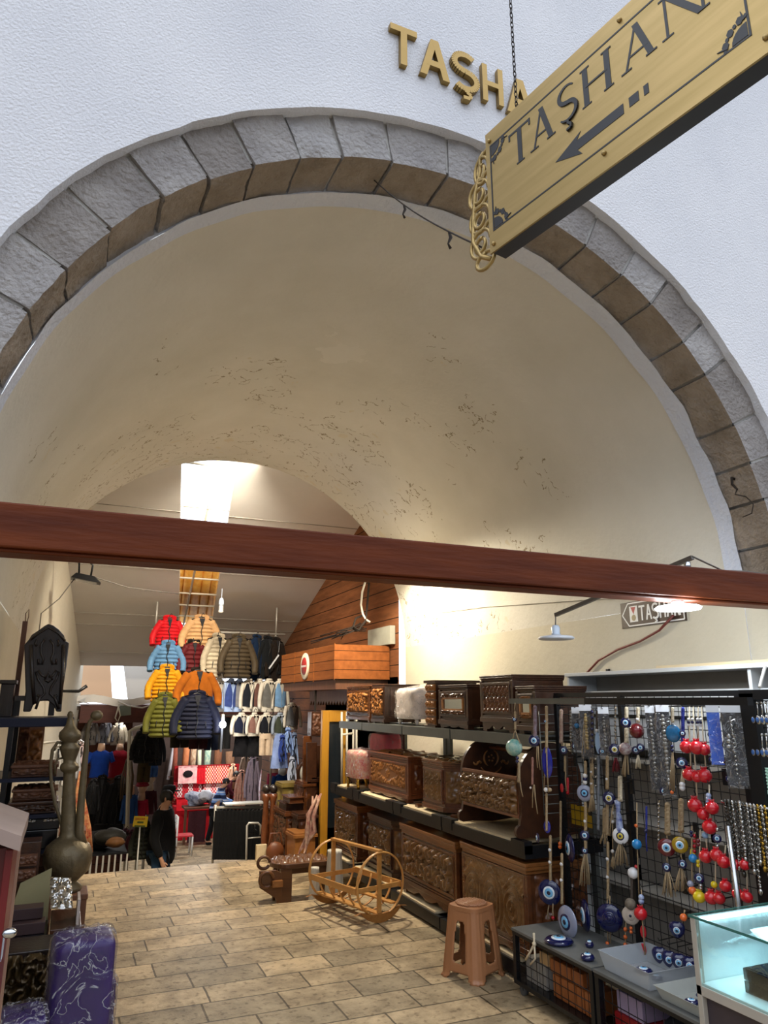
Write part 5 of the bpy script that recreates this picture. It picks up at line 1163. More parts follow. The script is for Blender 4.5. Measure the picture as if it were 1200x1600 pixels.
# ---- low bench carts under the grid
CX0, CX1, ZB = 2.335, 2.69, .318
def cart(label, y0, y1, slope=0):
    t = thing('bench_cart', label, 'cart', ((CX0 + CX1) / 2, (y0 + y1) / 2, 0), 'low wire sided carts')
    a, e = y0 + .004, y1 - .004
    b = MB(); b.box(CX0, CX1, a, e, ZB - .03, ZB - .012); b.box(CX0, CX1, a, e, .055, .075); b.build('frame', M_blk, t)
    b = MB(); b.box(CX0 - .004, CX1, a, e, ZB - .012, ZB); b.build('top_board', mat('worn_grey_board', '#5d5f5e', .45, var=.2, vs=9), t)
    for yy in (a + .014, e - .014):
        for xx in (CX0 + .014, CX1 - .014): b = MB(); b.box(xx - .013, xx + .013, yy - .013, yy + .013, .055, ZB - .02); b.build('leg', M_blk, t)
    b = MB()
    for zz in (.12, .165, .21): b.tube([(CX0 + .008, a, zz), (CX0 + .008, e, zz)], .0025, 4)
    n = int((e - a) / .05)
    for i in range(1, n): b.tube([(CX0 + .01, a + (e - a) * i / n, .07), (CX0 + .01, a + (e - a) * i / n, ZB - .03)], .0018, 4)
    b.build('wire_front', M_blk, t)
    for yy in (a + .04, e - .04):
        for xx in (CX0 + .035, CX1 - .05):
            b = MB(); b.tube([(xx - .011, yy, .028), (xx + .011, yy, .028)], .026, 14); b.box(xx - .016, xx + .016, yy - .01, yy + .01, .03, .056); b.build('caster', mat('grey_rubber', '#4c4e50', .6, var=.1), t)
cart('farther low cart holding rows of little wooden boxes', 3.03, 3.70); cart('nearer low cart beside the glass case', 2.135, 3.025)
W_ob = wood('orange_box_wood', '#8a4a22', '#a2602f', .45, 'z', 4); W_lb = wood('light_box_wood', '#b08c5c', '#c4a273', .5, 'z', 4)
BN = ['first', 'second', 'third', 'fourth', 'fifth', 'sixth', 'seventh', 'eighth']
for i in range(8):
    y = 3.65 - i * .062 - (.05 if i > 2 else 0); w = .054; m = W_ob if i > 2 else mat('grey_box', '#8a8680', .6, var=.08)
    b = MB(); b.box(CX0 + .05, CX0 + .2, y - w, y, .077, .175 if i > 2 else .19)
    tag(b.build('wooden_box', m, bevel=.003), f"{BN[i]} box from the far end inside the farther cart, {'orange wood' if i > 2 else 'grey'}", 'box', 'boxes inside the farther cart')
for i in range(4):
    y = 3.53 - i * .09; b = MB(); b.box(CX0 + .055, CX0 + .19, y - .08, y, .19 if i == 0 else .178, .245 if i == 0 else .238)
    tag(b.build('wooden_box', W_lb if i == 0 else W_ob, bevel=.003), f"{BN[i]} box from the far end of the upper layer in the farther cart", 'box', 'boxes inside the farther cart')
b = MB(); b.box(CX0 + .06, CX0 + .28, 2.77, 2.97, .077, .16); tag(b.build('red_box', mat('red_box', '#8e1218', .45, var=.06), bevel=.003), 'red box inside the nearer cart', 'box')
b = MB(); b.box(CX0 + .07, CX0 + .26, 2.8, 2.96, .162, .245); tag(b.build('lilac_box', mat('lilac_box', '#9a8aa6', .6, var=.06), bevel=.003), 'lilac box resting on the red box in the nearer cart', 'box')
b = MB(); b.box(CX0 + .06, CX0 + .25, 2.3, 2.5, .077, .2); tag(b.build('cream_box', mat('cream_box', '#b9b294', .6, var=.06), bevel=.003), 'cream box inside the nearer cart by the glass case', 'box')
b = MB(); b.ball((CX0 + .2, 2.66, .15), (.1, .13, .075), 16, jag=.15); tag(b.build('dark_bag', mat('dark_bag', '#20232b', .7, var=.15)), 'dark bag stuffed inside the nearer cart', 'bag')
c = at(835, 1475, X=CX0 - .006); b = MB(); b.tube([c + Vector((0, .0, .05)), c, c + Vector((-.012, .03, -.05)), c + Vector((-.01, .07, -.09))], .006, 6); b.tube([c, c + Vector((-.012, -.02, -.06)), c + Vector((-.01, .03, -.1))], .005, 6); b.ball(c, .012, 8)
tag(b.build('knotted_rag', M_cordwh), 'knotted pale rag tied on the farther cart front', 'rag')
# discs lying on the cart top
def flat_eye(label, u, v, r, z=ZB, style='big', tilt=0.):
    c = at(u, v, Z=z + .012); b = MB(); c.z = z
    b.lathe([(0, .001), (r * .8, .001), (r, .012), (r * .8, .024), (0, .026)], c, 30, mi=0)
    for k, (q, zz) in enumerate(((.48, .029), (.34, .032), (.14, .035))): b.lathe([(q * r, .02), (q * r, zz), (0, zz)], c, 20, mi=1 + k)
    return tag(b.build('eye_disc', list(EYE[style])), label, 'charm', 'eye discs lying on the carts')
flat_eye('largest dark eye disc lying flat on the farther cart', 873, 1470, .075)
flat_eye('tiny eye disc beside the large flat disc', 921, 1476, .022)
flat_eye('small dark eye disc touching the clear tray', 918, 1496, .034)
# trays
def tray(label, y0, y1, x0, x1, h, m):
    b = MB(); z = ZB + .002; f = .012
    o = [(x0, y0), (x1, y0), (x1, y1), (x0, y1)]; cx, cy = (x0 + x1) / 2, (y0 + y1) / 2
    def ring(s, zz): return [Vector((cx + (x - cx) * s, cy + (y - cy) * s, zz)) for x, y in o]
    rs = [ring(.88, z), ring(1.0, z + h), ring(1.03, z + h), ring(.985, z + h - .001), ring(.86, z + .004)]
    for a, q in zip(rs, rs[1:]): b.add(a + q, [(i, (i + 1) % 4, 4 + (i + 1) % 4, 4 + i) for i in range(4)])
    b.add(rs[0], [(3, 2, 1, 0)]); b.add(rs[-1], [(0, 1, 2, 3)])
    return tag(b.build('plastic_tray', m), label, 'tray')
M_tray = mat('frosted_plastic', '#b4bac0', .25, var=.04, alpha=.5, spec=.6); M_tray2 = mat('cloudy_plastic', '#a9aca6', .35, var=.05, alpha=.8)
tray('deep frosted plastic tray on the nearer cart', 2.69, 3.01, 2.36, 2.64, .075, M_tray); tray('shallow cloudy tray heaped with navy eye beads', 2.27, 2.65, 2.35, 2.62, .045, M_tray2)
def inside(label, x, y, r, z):
    b = MB(); c = Vector((x, y, z)); b.lathe([(0, .0), (r * .8, .0), (r, .007), (r * .8, .014), (0, .015)], c, 20, mi=0)
    for k, (q, zz) in enumerate(((.48, .017), (.34, .019), (.14, .021))): b.lathe([(q * r, .012), (q * r, zz), (0, zz)], c, 14, mi=1 + k)
    return tag(b.build('eye_disc', list(EYE['std'])), label, 'charm', 'eye discs in the trays')
inside('larger navy disc inside the deep frosted tray', 2.5, 2.88, .04, ZB + .008); inside('smaller navy disc at the near end of the deep frosted tray', 2.49, 2.79, .028, ZB + .008)
for i in range(9): inside('navy eye bead heaped in the shallow cloudy tray', 2.43 + (i % 3) * .055 + R.uniform(-.01, .01), 2.37 + (i // 3) * .08, .03, ZB + .008 + (.012 if i % 2 else 0))
b = MB(); b.ball((2.41, 2.29, ZB + .035), (.05, .06, .03), 14, jag=.4); tag(b.build('crumpled_bag', mat('dark_plastic_bag', '#3a3d44', .2, var=.3, alpha=.7)), 'crumpled grey plastic bag at the end of the shallow tray', 'bag')
# ---- glass display case
KX0, KX1, KY0, KY1, KZ0, KZ1 = 2.055, 2.44, .9, 2.115, .575, .785
t = thing('display_case', 'lit glass display case at the bottom right corner', 'display case', ((KX0 + KX1) / 2, (KY0 + KY1) / 2, 0))
M_lam = mat('pale_laminate', '#a8a196', .5, var=.06, vs=3); M_glass = film('case_glass', (.9, .97, .96), gloss=.06, rough=.01); M_edge = mat('glass_edge', '#3f6b62', .1, var=0)
b = MB(); b.box(KX0 + .02, KX1, KY0, KY1 - .004, .002, KZ0 - .03); b.build('base', mat('case_dark_panel', '#3b3238', .4, var=.06), t)
b = MB(); b.box(KX0, KX1, KY0, KY1, KZ0 - .03, KZ0); b.box(KX0, KX0 + .02, KY1 - .022, KY1, .002, KZ1 - .003); b.build('frame', M_lam, t, bevel=.002)
M_lit2 = mat('case_white_panel', '#dfe9ea', .5, var=.02)
b = MB(); b.box(KX0 + .022, KX1, KY1 - .014, KY1 - .004, KZ0, KZ1 - .006); b.build('end_panel', M_lit2, t)
b = MB(); b.box(KX0 + .01, KX1 - .006, KY0, KY1 - .016, KZ0 + .0005, KZ0 + .006); b.build('floor_panel', M_lit2, t)
b = MB(); b.box(KX1 - .006, KX1, KY0, KY1 - .016, KZ0, KZ1 - .006); b.build('back_panel', mat('case_back', '#31434a', .3, var=.05), t)
b = MB(); b.box(KX0 + .002, KX0 + .007, KY0, KY1 - .024, KZ0 + .001, KZ1 - .006); b.build('front_glass', M_glass, t)
b = MB(); b.box(KX0 - .002, KX1 + .004, KY0, KY1 + .004, KZ1 - .006, KZ1); b.build('top_glass', M_glass, t)
b = MB(); b.box(KX0 - .003, KX0 - .0, KY0, KY1 + .004, KZ1 - .007, KZ1 + .0005); b.box(KX0, KX1, KY1 + .004, KY1 + .006, KZ1 - .006, KZ1); b.build('glass_edge', M_edge, t)
b = MB(); b.box(KX0 + .03, KX1 - .01, KY1 - .03, KY1 - .016, KZ1 - .018, KZ1 - .008); b.build('light_strip', mat('led_strip', '#ffffff', .4, var=0, emit='#c4efff', es=6), t)
l = lamp('case_light', 'AREA', (0, 0, 0), 1.3, (.5, .88, 1), .25, rot=(math.radians(-30), 0, 0)); l.parent = t; l.location = ((0), 1.96 - (KY0 + KY1) / 2, .76)
for i, (zz, n) in enumerate(((KZ0 + .007, 'lower black jewellery tray inside the glass case'), (KZ0 + .044, 'upper black jewellery tray with small cards inside the glass case'))):
    tt = thing('jewellery_tray', n, 'tray', (2.26, 1.8, zz)); b = MB(); b.box(2.13, 2.43, 1.62 - i * .0, 1.98, zz, zz + .034); b.box(2.14, 2.42, 1.63, 1.97, zz + .034, zz + .036); b.build('box', mat('black_velvet', '#08090b', .9, var=.1, spec=.1), tt, bevel=.003)
    if i:
        for xx, yy in ((2.22, 1.9), (2.26, 1.80), (2.36, 1.88), (2.34, 1.74)): b = MB(); b.cbox((xx, yy, zz + .040), (.05, .022, .005), .5); b.build('card', mat('pale_blue_card', '#b9cfe0', .5, var=.1), tt)
b = MB(); b.cbox((KX0 + .017, 1.6, .40), (.004, .12, .16)); b.build('drawer_plate', M_gst, t)
# ================================================================== LEFT SIDE
W_blk = wood('blackened_wood', '#1d1512', '#2c201b', .35, 'z', 3, coat=.3); W_br = wood('brown_board', '#5a3826', '#6e4630', .45, 'z', 3)
M_bshelf = mat('dark_blue_steel', '#141b33', .4, .3, var=.08)
t = thing('steel_shelf', 'dark blue steel shelf stand on the left under the carved chair back', 'shelf', (-.16, 5.0, 0))
b = MB(); b.box(-.40, .055, 4.72, 5.28, 1.355, 1.405); b.build('top_shelf', M_bshelf, t, bevel=.003)
for zz in (.70, .885, 1.08): b = MB(); b.box(-.40, .03, 4.72, 5.28, zz - .02, zz); b.build('shelf', M_bshelf, t)
for yy in (4.735, 5.25):
    for xx in (-.385, -.27): b = MB(); b.box(xx - .014, xx + .014, yy - .014, yy + .014, .003, 1.36); b.build('post', M_blk, t)
# carved chair back
cy = 5.02
t = thing('carved_chair', 'black carved high backed chair standing on the blue shelf', 'chair', (-.16, cy, 1.406))
def CH(u, v): q = at(u, v, Y=cy); return (q.x, q.z)
out = [CH(*q) for q in ((36, 1112), (40, 1080), (38, 1008), (45, 1000), (50, 992), (62, 984), (70, 978), (76, 975), (84, 978), (92, 984), (100, 993), (103, 1002), (108, 1005), (104, 1040), (98, 1080), (96, 1112), (88, 1112), (84, 1102), (74, 1094), (60, 1096), (52, 1102), (48, 1112))]
zmin = 1.408
out = [(x, max(z, zmin)) for x, z in out]
b = MB(); b.prism(out, cy - .02, cy + .02, 'xz'); b.build('back_panel', W_blk, t, bevel=.006)
b = MB()
def scr(pts, r=.007): b.tube([Vector((CH(*q)[0], cy - .024, CH(*q)[1])) for q in pts], r, 6)
for s in (-1, 1):
    m = lambda u: 74 + s * (u - 74)
    scr([(m(78), 1000), (m(84), 1008), (m(84), 1020), (m(80), 1030), (m(82), 1038), (m(88), 1038), (m(88), 1030)])
    scr([(m(76), 1058), (m(82), 1056), (m(88), 1048), (m(92), 1050), (m(88), 1062), (m(80), 1074), (m(78), 1084), (m(84), 1090), (m(90), 1086)])
    scr([(m(99), 1008), (m(98), 1050), (m(94), 1100)], .012)
    scr([(m(90), 1000), (m(93), 1006), (m(90), 1010)]); scr([(m(84), 1086), (m(88), 1096), (m(92), 1108)], .009)
scr([(48, 1000), (60, 990), (76, 981), (92, 990), (102, 1002)], .008); scr([(70, 1062), (76, 1066), (82, 1062), (76, 1050), (70, 1062)])
b.build('carving', W_blk, t)
b = MB(); b.box(-.29, -.06, cy + .03, cy + .2, 1.50, 1.53); b.build('seat', W_blk, t)
for xx in (-.28, -.08):
    b = MB(); b.box(xx - .018, xx + .018, cy + .17, cy + .2, zmin, 1.5); b.build('leg', W_blk, t)
b = MB(); p = at(40, 1112, Y=5.15); b.box(-.375, -.30, 5.08, 5.2, 1.406, 1.60); b.box(-.385, -.29, 5.07, 5.21, 1.6, 1.625); tag(b.build('black_box', W_blk, bevel=.004), 'tall black lidded box behind the carved chair back on the blue shelf', 'box')
b = MB(); q = at(36, 1000, Y=5.24); b.box(q.x - .015, q.x + .015, 5.225, 5.255, 1.406, q.z + .12); b.tube([Vector((q.x, 5.24, q.z + .12)), Vector((q.x - .004, 5.24, q.z + .17)), Vector((q.x + .012, 5.24, q.z + .2)), Vector((q.x + .016, 5.24, q.z + .15)), Vector((q.x + .01, 5.24, q.z + .12))], .003, 5)
tag(b.build('wall_post', W_br), 'thin wooden post topped with a wire loop behind the chair back', 'post')
# framed carved panels below the blue shelf
for i, (u0, u1, n, m) in enumerate(((30, 46, 'brown framed panel leaning under the blue shelf', W_br), (47, 64, 'golden carved frame with pale mirror edge under the blue shelf', W_gold))):
    p = at(u0, 1137, Y=5.42); q = at(u1, 1195, Y=5.42)
    t = thing('framed_relief', n, 'frame', ((p.x + q.x) / 2, 5.42 - .03 * i, 1.082))
    yy = 5.42 - .06 * i
    b = MB(); b.box(p.x, q.x, yy, yy + .02, 1.082, 1.34)
    fr = b.build('board', m, t)
    b = MB(); relief(b, (p.x + .01, yy - .002, 1.10), PXv, PZ, q.x - p.x - .02, .22, .01, 'fine', .008); b.build('carving', m, t)
# ewer
M_ew = mat('aged_brass', '#5d5340', .45, .5, col2='#786b52', vs=9, bump=.25, bs=30)
ey = 4.62; ec = at(106, 1365, Y=ey); sc = at(106, 1300, Y=ey).x
def EW(u, v): return at(u, v, Y=ey)
k = abs(EW(116, 1250).x - EW(106, 1250).x) / 10
prof = [(.0, 1392), (20, 1391), (22, 1386), (13, 1378), (19, 1372), (29, 1362), (34, 1346), (34, 1332), (30, 1320), (22, 1313), (20, 1311), (14, 1307), (12, 1300), (11, 1270), (9.5, 1230), (9, 1210), (9, 1207), (13, 1204), (14.5, 1199), (13, 1194), (9.5, 1191), (9.5, 1187), (12, 1180), (15, 1171), (16, 1167), (11, 1162), (11, 1159), (16, 1155), (17, 1150), (16, 1144), (11, 1139), (7, 1133), (5.5, 1127), (4, 1121), (5, 1117), (3, 1112), (0, 1111)]
t = thing('metal_ewer', 'tall engraved brass ewer with long spout on the left', 'ewer', Vector((ec.x, ey, EW(106, 1392).z)))
b = MB(); pr = [(r * k * 1.06, EW(106, v).z) for r, v in prof]
b.lathe([(r, z) for r, z in pr], (ec.x, ey, 0), 36, mod=lambda w, i: 1 + (.05 * abs(math.cos(w * 5)) if 4 < i < 10 else 0)); b.v = [Vector((p.x - .085 * (p.z - .57), p.y, p.z)) for p in b.v]; b.build('body', M_ew, t)
b = MB(); pts = [EW(*q) for q in ((128, 1318), (124, 1300), (126, 1262), (130, 1215), (134, 1175), (136, 1145), (140, 1128), (147, 1120), (153, 1118))]
b.tube([p + Vector((0, -.02, 0)) for p in pts], [.028, .024, .021, .018, .015, .012, .012, .013, .016], 12); b.build('spout', M_ew, t)
b = MB(); c = EW(151, 1118); b.ball(c + Vector((0, -.02, 0)), (.034, .03, .03), 16); b.build('spout_head', M_ew, t)
b = MB(); pts = [EW(*q) for q in ((100, 1162), (90, 1160), (82, 1172), (79, 1195), (80, 1225), (86, 1255), (94, 1280), (99, 1300))]; b.tube(pts, .009, 8); b.tube([EW(*q) for q in ((99, 1184), (90, 1186), (86, 1196), (86, 1210))], .006, 6); b.build('handle', M_ew, t)
zb_ = EW(106, 1392).z
t = thing('wooden_stand', 'dark wooden stand under the brass ewer', 'stand', (ec.x, ey, 0)); b = MB(); b.box(ec.x - .10, ec.x + .11, ey - .1, ey + .1, zb_ - .03, zb_ - .002); b.build('top', W_br, t, bevel=.004)
for sx in (-.08, .09):
    for sy in (-.08, .08): b = MB(); b.box(ec.x + sx - .015, ec.x + sx + .015, ey + sy - .015, ey + sy + .015, .002, zb_ - .03); b.build('leg', W_br, t)
# boxes on the shelves
def lbox(label, x0, x1, y0, y1, z0, z1, m, carv='fine', side=True, name='carved_box'):
    t = thing(name, label, 'box', ((x0 + x1) / 2, (y0 + y1) / 2, z0)); h = z1 - z0
    b = MB(); b.box(x0 + .008, x1 - .008, y0 + .008, y1 - .008, z0, z1 - h * .3); b.build('body', m, t, bevel=.003)
    b = MB(); b.box(x0, x1, y0, y1, z1 - h * .3, z1 - .004); l = b.build('lid', m, t, bevel=.004)
    if carv:
        b = MB(); relief(b, (x0 + .014, y0 + .014, z1 - .004), PXv, Vector((0, 1, 0)), x1 - x0 - .028, y1 - y0 - .028, .007, carv, .008); b.build('carving', m, l)
        b = MB(); relief(b, (x0 + .014, y0 + .006, z0 + .01), PXv, PZ, x1 - x0 - .028, h * .5, .008, carv, .008); b.build('front_carving', m, t)
    return t
lbox('long brown carved box, topmost under the left shelf', -.25, .0, 4.76, 5.0, 1.081, 1.15, W_br)
lbox('flat carved box lying on the middle left shelf', -.24, .015, 4.74, 5.0, .887, .955, W_dark)
lbox('second flat carved box stacked on the middle left shelf', -.23, .01, 4.76, 4.98, .957, 1.02, W_br)
t = thing('jewellery_case', 'black case with bright silver clasps left of the ewer', 'case', (-.07, 4.85, .702))
b = MB(); b.box(-.19, .03, 4.74, 4.98, .702, .80); b.box(-.195, .035, 4.735, 4.985, .802, .86); b.build('body', mat('black_lacquer', '#0c0d12', .25, var=.05), t, bevel=.004)
for x0 in (-.17, -.05): b = MB(); relief(b, (x0, 4.734, .845), PXv, PZ, .08, .014, .006, 'fine', .005); b.build('clasp', M_silv, t)
t = thing('drawer_chest', 'little open drawer chest low on the left by the red cabinet', 'drawers', (-.11, 4.55, .0)); b = MB(); b.box(-.2, -.045, 4.5, 4.66, .002, .78); b.build('case', W_dark, t, bevel=.003)
for zz in (.6, .67): b = MB(); b.box(-.19, -.055, 4.47, 4.499, zz, zz + .055); relief(b, (-.185, 4.468, zz + .008), PXv, PZ, .125, .04, .006, 'fine', .006); d = b.build('drawer', W_br, t)
t = thing('small_cabinet', 'small brown cabinet beside the open drawer chest', 'cabinet', (-.02, 4.83, 0)); b = MB(); b.box(-.075, .01, 4.77, 4.9, .002, .64); b.box(-.08, .016, 4.76, 4.91, .64, .665); b.build('body', W_br, t, bevel=.003); b = MB(); b.box(-.06, -.005, 4.762, 4.769, .45, .61); b.build('door', W_dark, t)
t = thing('lined_box', 'open box with olive felt lining and little drawers, lower left', 'box', (-.04, 4.3, 0))
p, q, r_, s_ = at(30, 1392, Y=4.38), at(74, 1368, Y=4.38), at(76, 1436, Y=4.2), at(36, 1438, Y=4.2)
b = MB(); b.box(-.17, .03, 4.1, 4.38, .002, .43); b.build('body', mat('black_lacquer', '#0c0d12', .25, var=.05), t, bevel=.003)
b = MB(); b.add([Vector((-.16, 4.37, .43)), Vector((.025, 4.37, .43)), Vector((.02, 4.42, .66)), Vector((-.12, 4.42, .60))], [(0, 1, 2, 3)]); b.add([Vector((-.16, 4.38, .43)), Vector((.025, 4.38, .43)), Vector((.02, 4.43, .66)), Vector((-.12, 4.43, .60))], [(3, 2, 1, 0)]); b.build('lining', mat('olive_felt', '#8a8463', .9, var=.05), t, 'olive felt lid lining')
for zz, x0, x1, y0 in ((.431, -.13, .015, 4.14), (.482, -.15, .0, 4.2)): b = MB(); b.box(x0, x1, y0, y0 + .1, zz, zz + .048); b.build('tray', mat('plum_wood', '#3c2a2c', .5, var=.1), t, bevel=.002)
# carved chest with white patterned top in front of the ewer
t = thing('inlaid_chest', 'chest with bright white patterned carved top at the foot of the ewer', 'chest', (.09, 4.25, 0))
b = MB(); b.box(.045, .165, 4.08, 4.4, .002, .44); b.box(.038, .175, 4.06, 4.42, .44, .462); b.build('body', W_dark, t, bevel=.004)
b = MB(); o_ = at(79, 1420, Y=4.10); V_ = at(78, 1370, Y=4.27) - o_; vl = V_.length; V_.normalize(); U_ = (at(114, 1421, Y=4.10) - o_); ul = U_.length; U_.normalize(); relief(b, o_, U_, V_, ul, vl, .007, 'fine', .004); b.build('carved_top', M_silv, t, 'white and dark patterned carving')
b = MB(); b.box(.15, .162, 4.1, 4.27, .462, .57); b.build('rail', mat('pale_trim', '#b5aaa4', .4, var=.06), t)
# low blackened carving
t = thing('carved_bench', 'black deeply carved piece at the bottom left behind the wrapped stool', 'bench', (-.06, 3.75, 0))
b = MB(); b.box(-.24, .06, 3.78, 4.0, .002, .46); b.build('body', W_blk, t, bevel=.004)
b = MB(); relief(b, (-.235, 3.778, .25), PXv, PZ, .29, .2, .022, 'scroll', .007); relief(b, (-.235, 3.778, .02), PXv, PZ, .13, .21, .022, 'fine', .007); relief(b, (-.04, 3.778, .02), PXv, PZ, .095, .21, .022, 'fine', .007); b.build('carving', mat('gilded_black', '#4a3b24', .28, .5, var=.3, vs=30), t)
b = MB(); b.box(-.10, -.05, 3.765, 3.778, .02, .24); b.build('pilaster', W_gold, t)
# red cabinet with sloping top
t = thing('red_cabinet', 'dark red cabinet with slanted wooden top at the left edge', 'cabinet', (-.25, 2.75, 0))
rx = -.098; M_redc = mat('red_paint', '#520a10', .4, var=.1, vs=3)
b = MB(); b.prism([(2.55, .003), (2.9, .003), (2.9, 1.08), (2.55, 1.08)], -.405, rx - .02, 'yz'); b.build('body', M_redc, t)
b = MB(); b.box(rx - .02, rx, 2.52, 2.9, .003, 1.08); b.build('door', mat('red_door', '#5e0c12', .35, var=.08), t, bevel=.003)
b = MB(); b.add([Vector(q) for q in ((-.405, 2.45, 1.22), (rx + .02, 2.45, 1.085), (rx + .02, 2.93, 1.085), (-.405, 2.93, 1.22), (-.405, 2.45, 1.26), (rx + .02, 2.45, 1.125), (rx + .02, 2.93, 1.125), (-.405, 2.93, 1.26))], [(0, 1, 2, 3), (7, 6, 5, 4), (0, 4, 5, 1), (2, 6, 7, 3), (1, 5, 6, 2), (0, 3, 7, 4)]); b.build('slanted_top', mat('grey_wood_top', '#8c7a72', .45, var=.12, stretch=(.2, 1, 1)), t)
b = MB(); b.box(rx - .001, rx + .008, 2.86, 2.9, .01, 1.07); b.build('edge_strip', mat('tan_edge', '#9b7a66', .5, var=.1), t)
kk = at(16, 1458, X=rx + .02); b = MB(); b.ball((rx + .018, kk.y, kk.z), (.02, .014, .014), 12); b.build('knob', mat('chrome', '#b9bcc0', .2, 1., var=.05), t, 'chrome knob')
b = MB(); b.box(rx, rx + .002, 2.55, 2.62, .78, .84); b.build('sticker', mat('pale_sticker', '#a9b6c6', .5, var=.05), t)
# purple wrapped stools
M_purp = mat('purple_velvet', '#2a0960', .5, var=.3, vs=6)
def block(name, label, c, w, d, h, rz, wrap):
    t = thing(name, label, 'stool', c, 'purple wrapped stools'); M = Matrix.Translation(c) @ Matrix.Rotation(rz, 4, 'Z')
    def surf(o, cr, seed):
        def f(i, j):
            a = 2 * PI * i; q = (abs(math.cos(a)) ** 7 + abs(math.sin(a)) ** 7) ** (-1 / 7)
            r = 1 if j < .8 else math.sqrt(max(0, 1 - ((j - .8) / .2) ** 2)); rr = r ** .45
            s = rr if j > .8 else 1
            zz = h * (j / .8) * .93 if j < .8 else h * (.93 + .07 * math.sin((j - .8) / .2 * PI / 2))
            p = Vector((math.cos(a) * q * (w / 2 + o) * s, math.sin(a) * q * (d / 2 + o) * s, zz + (o if j > .5 else 0)))
            if cr: p += p.normalized() * cr * (noise.noise(Vector((a * 3.2, zz * 9, seed))) + .6 * noise.noise(Vector((a * 9, zz * 30, seed))))
            return M @ p
        return f
    b = MB(); b.grid(60, 24, surf(0, 0, 0), wrap=True); b.build('cushion', M_purp, t)
    b = MB(); b.grid(100, 44, surf(.008, .012, c[0] * 40), wrap=True); b.build('plastic_wrap', wrap, t, 'crinkled clear plastic wrapping')
    return t
M_wrapc = film('clear_film', crease=.42, bs=8)
block('wrapped_stool', 'purple velvet stool wrapped in clear plastic at the bottom left', (.165, 3.5, .003), .235, .22, .575, .05, M_wrapc)
block('wrapped_stool', 'low purple wrapped stool left of the tall purple one, at the frame bottom', (-.03, 3.28, .003), .15, .2, .40, .1, M_wrapc)
block('wrapped_stool', 'purple wrapped stool just peeking out right of the tall purple one', (.20, 3.76, .003), .22, .22, .34, .2, M_wrapc)
# floodlight on the left wall
t = thing('flood_lamp', 'small black floodlight on a bracket near the left wall', 'lamp', at(132, 905, Y=8.4)); c = Vector(t.location)
b = MB(); b.add([c + Vector(q) for q in ((-.14, -.1, .0), (.17, -.1, -.045), (.17, .1, -.045), (-.14, .1, 0), (-.09, -.06, .06), (.10, -.06, .03), (.10, .06, .03), (-.09, .06, .06))], [(3, 2, 1, 0), (4, 5, 6, 7), (0, 1, 5, 4), (1, 2, 6, 5), (2, 3, 7, 6), (3, 0, 4, 7)]); b.build('housing', M_blk, t, bevel=.006)
b = MB(); b.cbox(c + Vector((.02, 0, -.026)), (.22, .15, .006), 0, 0, math.radians(8.3)); b.build('lens', mat('lamp_lens', '#b5b7ba', .2, var=.03), t, 'pale glass face')
b = MB(); b.tube([c + Vector(q) for q in ((-.06, 0, .04), (-.07, 0, .18), (.0, 0, .22), (.07, 0, .16), (.06, 0, .03))], .012, 6); b.build('bracket', M_blk, t)
b = MB(); b.tube([c + Vector((0, 0, .2)), Vector((XL + SK * (8.4 - Y1) + .02, 8.4, c.z + .26))], .01, 6); b.build('arm', M_blk, t)
b = MB(); b.tube([c + Vector((.06, 0, .04)), at(200, 918, Y=8.8), at(279, 928, Y=9.3)], .006, 5); tag(b.build('lamp_wire', M_wire), 'thin wire from the floodlight to the skylight', 'wire')
b = MB(); xw = lambda yy: XL + SK * (yy - Y1) + .012
b.tube([c + Vector((-.1, 0, 0)), at(93, 935, Y=8.2), Vector((xw(8.0), 8.0, 2.35)), Vector((xw(8.0), 8.0, 1.6))], .006, 5); tag(b.build('wall_wire', M_wire), 'thin wire running down the left wall behind the chair back', 'wire')
t = thing('spiral_bulb', 'white spiral energy saving bulb hanging near the skylight', 'lamp', at(345, 958, Y=9.4)); c = Vector(t.location)
b = MB(); b.lathe([(0, 0), (.03, .005), (.034, .03), (.02, .04), (.036, .05), (.02, .06), (.036, .07), (.02, .08), (.034, .09)], c, 14); b.build('spiral', mat('bulb_white', '#dcdad2', .3, var=.03), t)
b = MB(); b.lathe([(.03, .09), (.035, .12), (.032, .16), (.02, .19), (.004, .2), (.003, .32)], c, 12); b.build('holder', mat('socket_white', '#b9c6d6', .4, var=.03), t)
# ================================================================== BACK HALL: BOOTH
t = thing('wooden_booth', 'orange boarded booth fascia projecting from the gable wall', 'booth', (2.9, 8.45, 1.72))
BX = 2.6
b = MB(); b.box(BX, 3.24, 7.4, 9.55, 1.72, 2.09); b.build('fascia', M_booth, t, bevel=.004)
b = MB(); b.box(BX - .008, BX, 7.396, 7.42, 1.715, 2.1); b.box(BX - .008, BX, 8.12, 8.135, 1.71, 2.095); b.box(BX - .008, BX, 8.9, 8.912, 1.71, 2.095); b.build('batten', M_booth, t)
b = MB(); b.box(BX + .03, 3.24, 7.45, 9.5, 1.62, 1.72); b.build('soffit', W_br, t)
c = at(476, 1041, X=BX - .012)
t = thing('oval_sign', 'round white and red sign on the side of the orange booth', 'sign', c)
M90 = Matrix.Rotation(-PI / 2, 3, 'Y'); rr = abs(at(476, 1021, X=BX).z - at(476, 1062, X=BX).z) / 2
b = MB(); b.lathe([(0, -.012), (rr, -.012), (rr, .0), (rr * .96, .006), (0, .006)], c, 30, M90); b.build('rim', mat('sign_cream', '#e6dfc8', .4, var=.02), t)
b = MB(); b.lathe([(rr * .68, .004), (rr * .66, .010), (0, .010)], c, 30, M90); b.build('red_centre', mat('sign_red', '#a82a2a', .5, var=0), t)
b = MB()
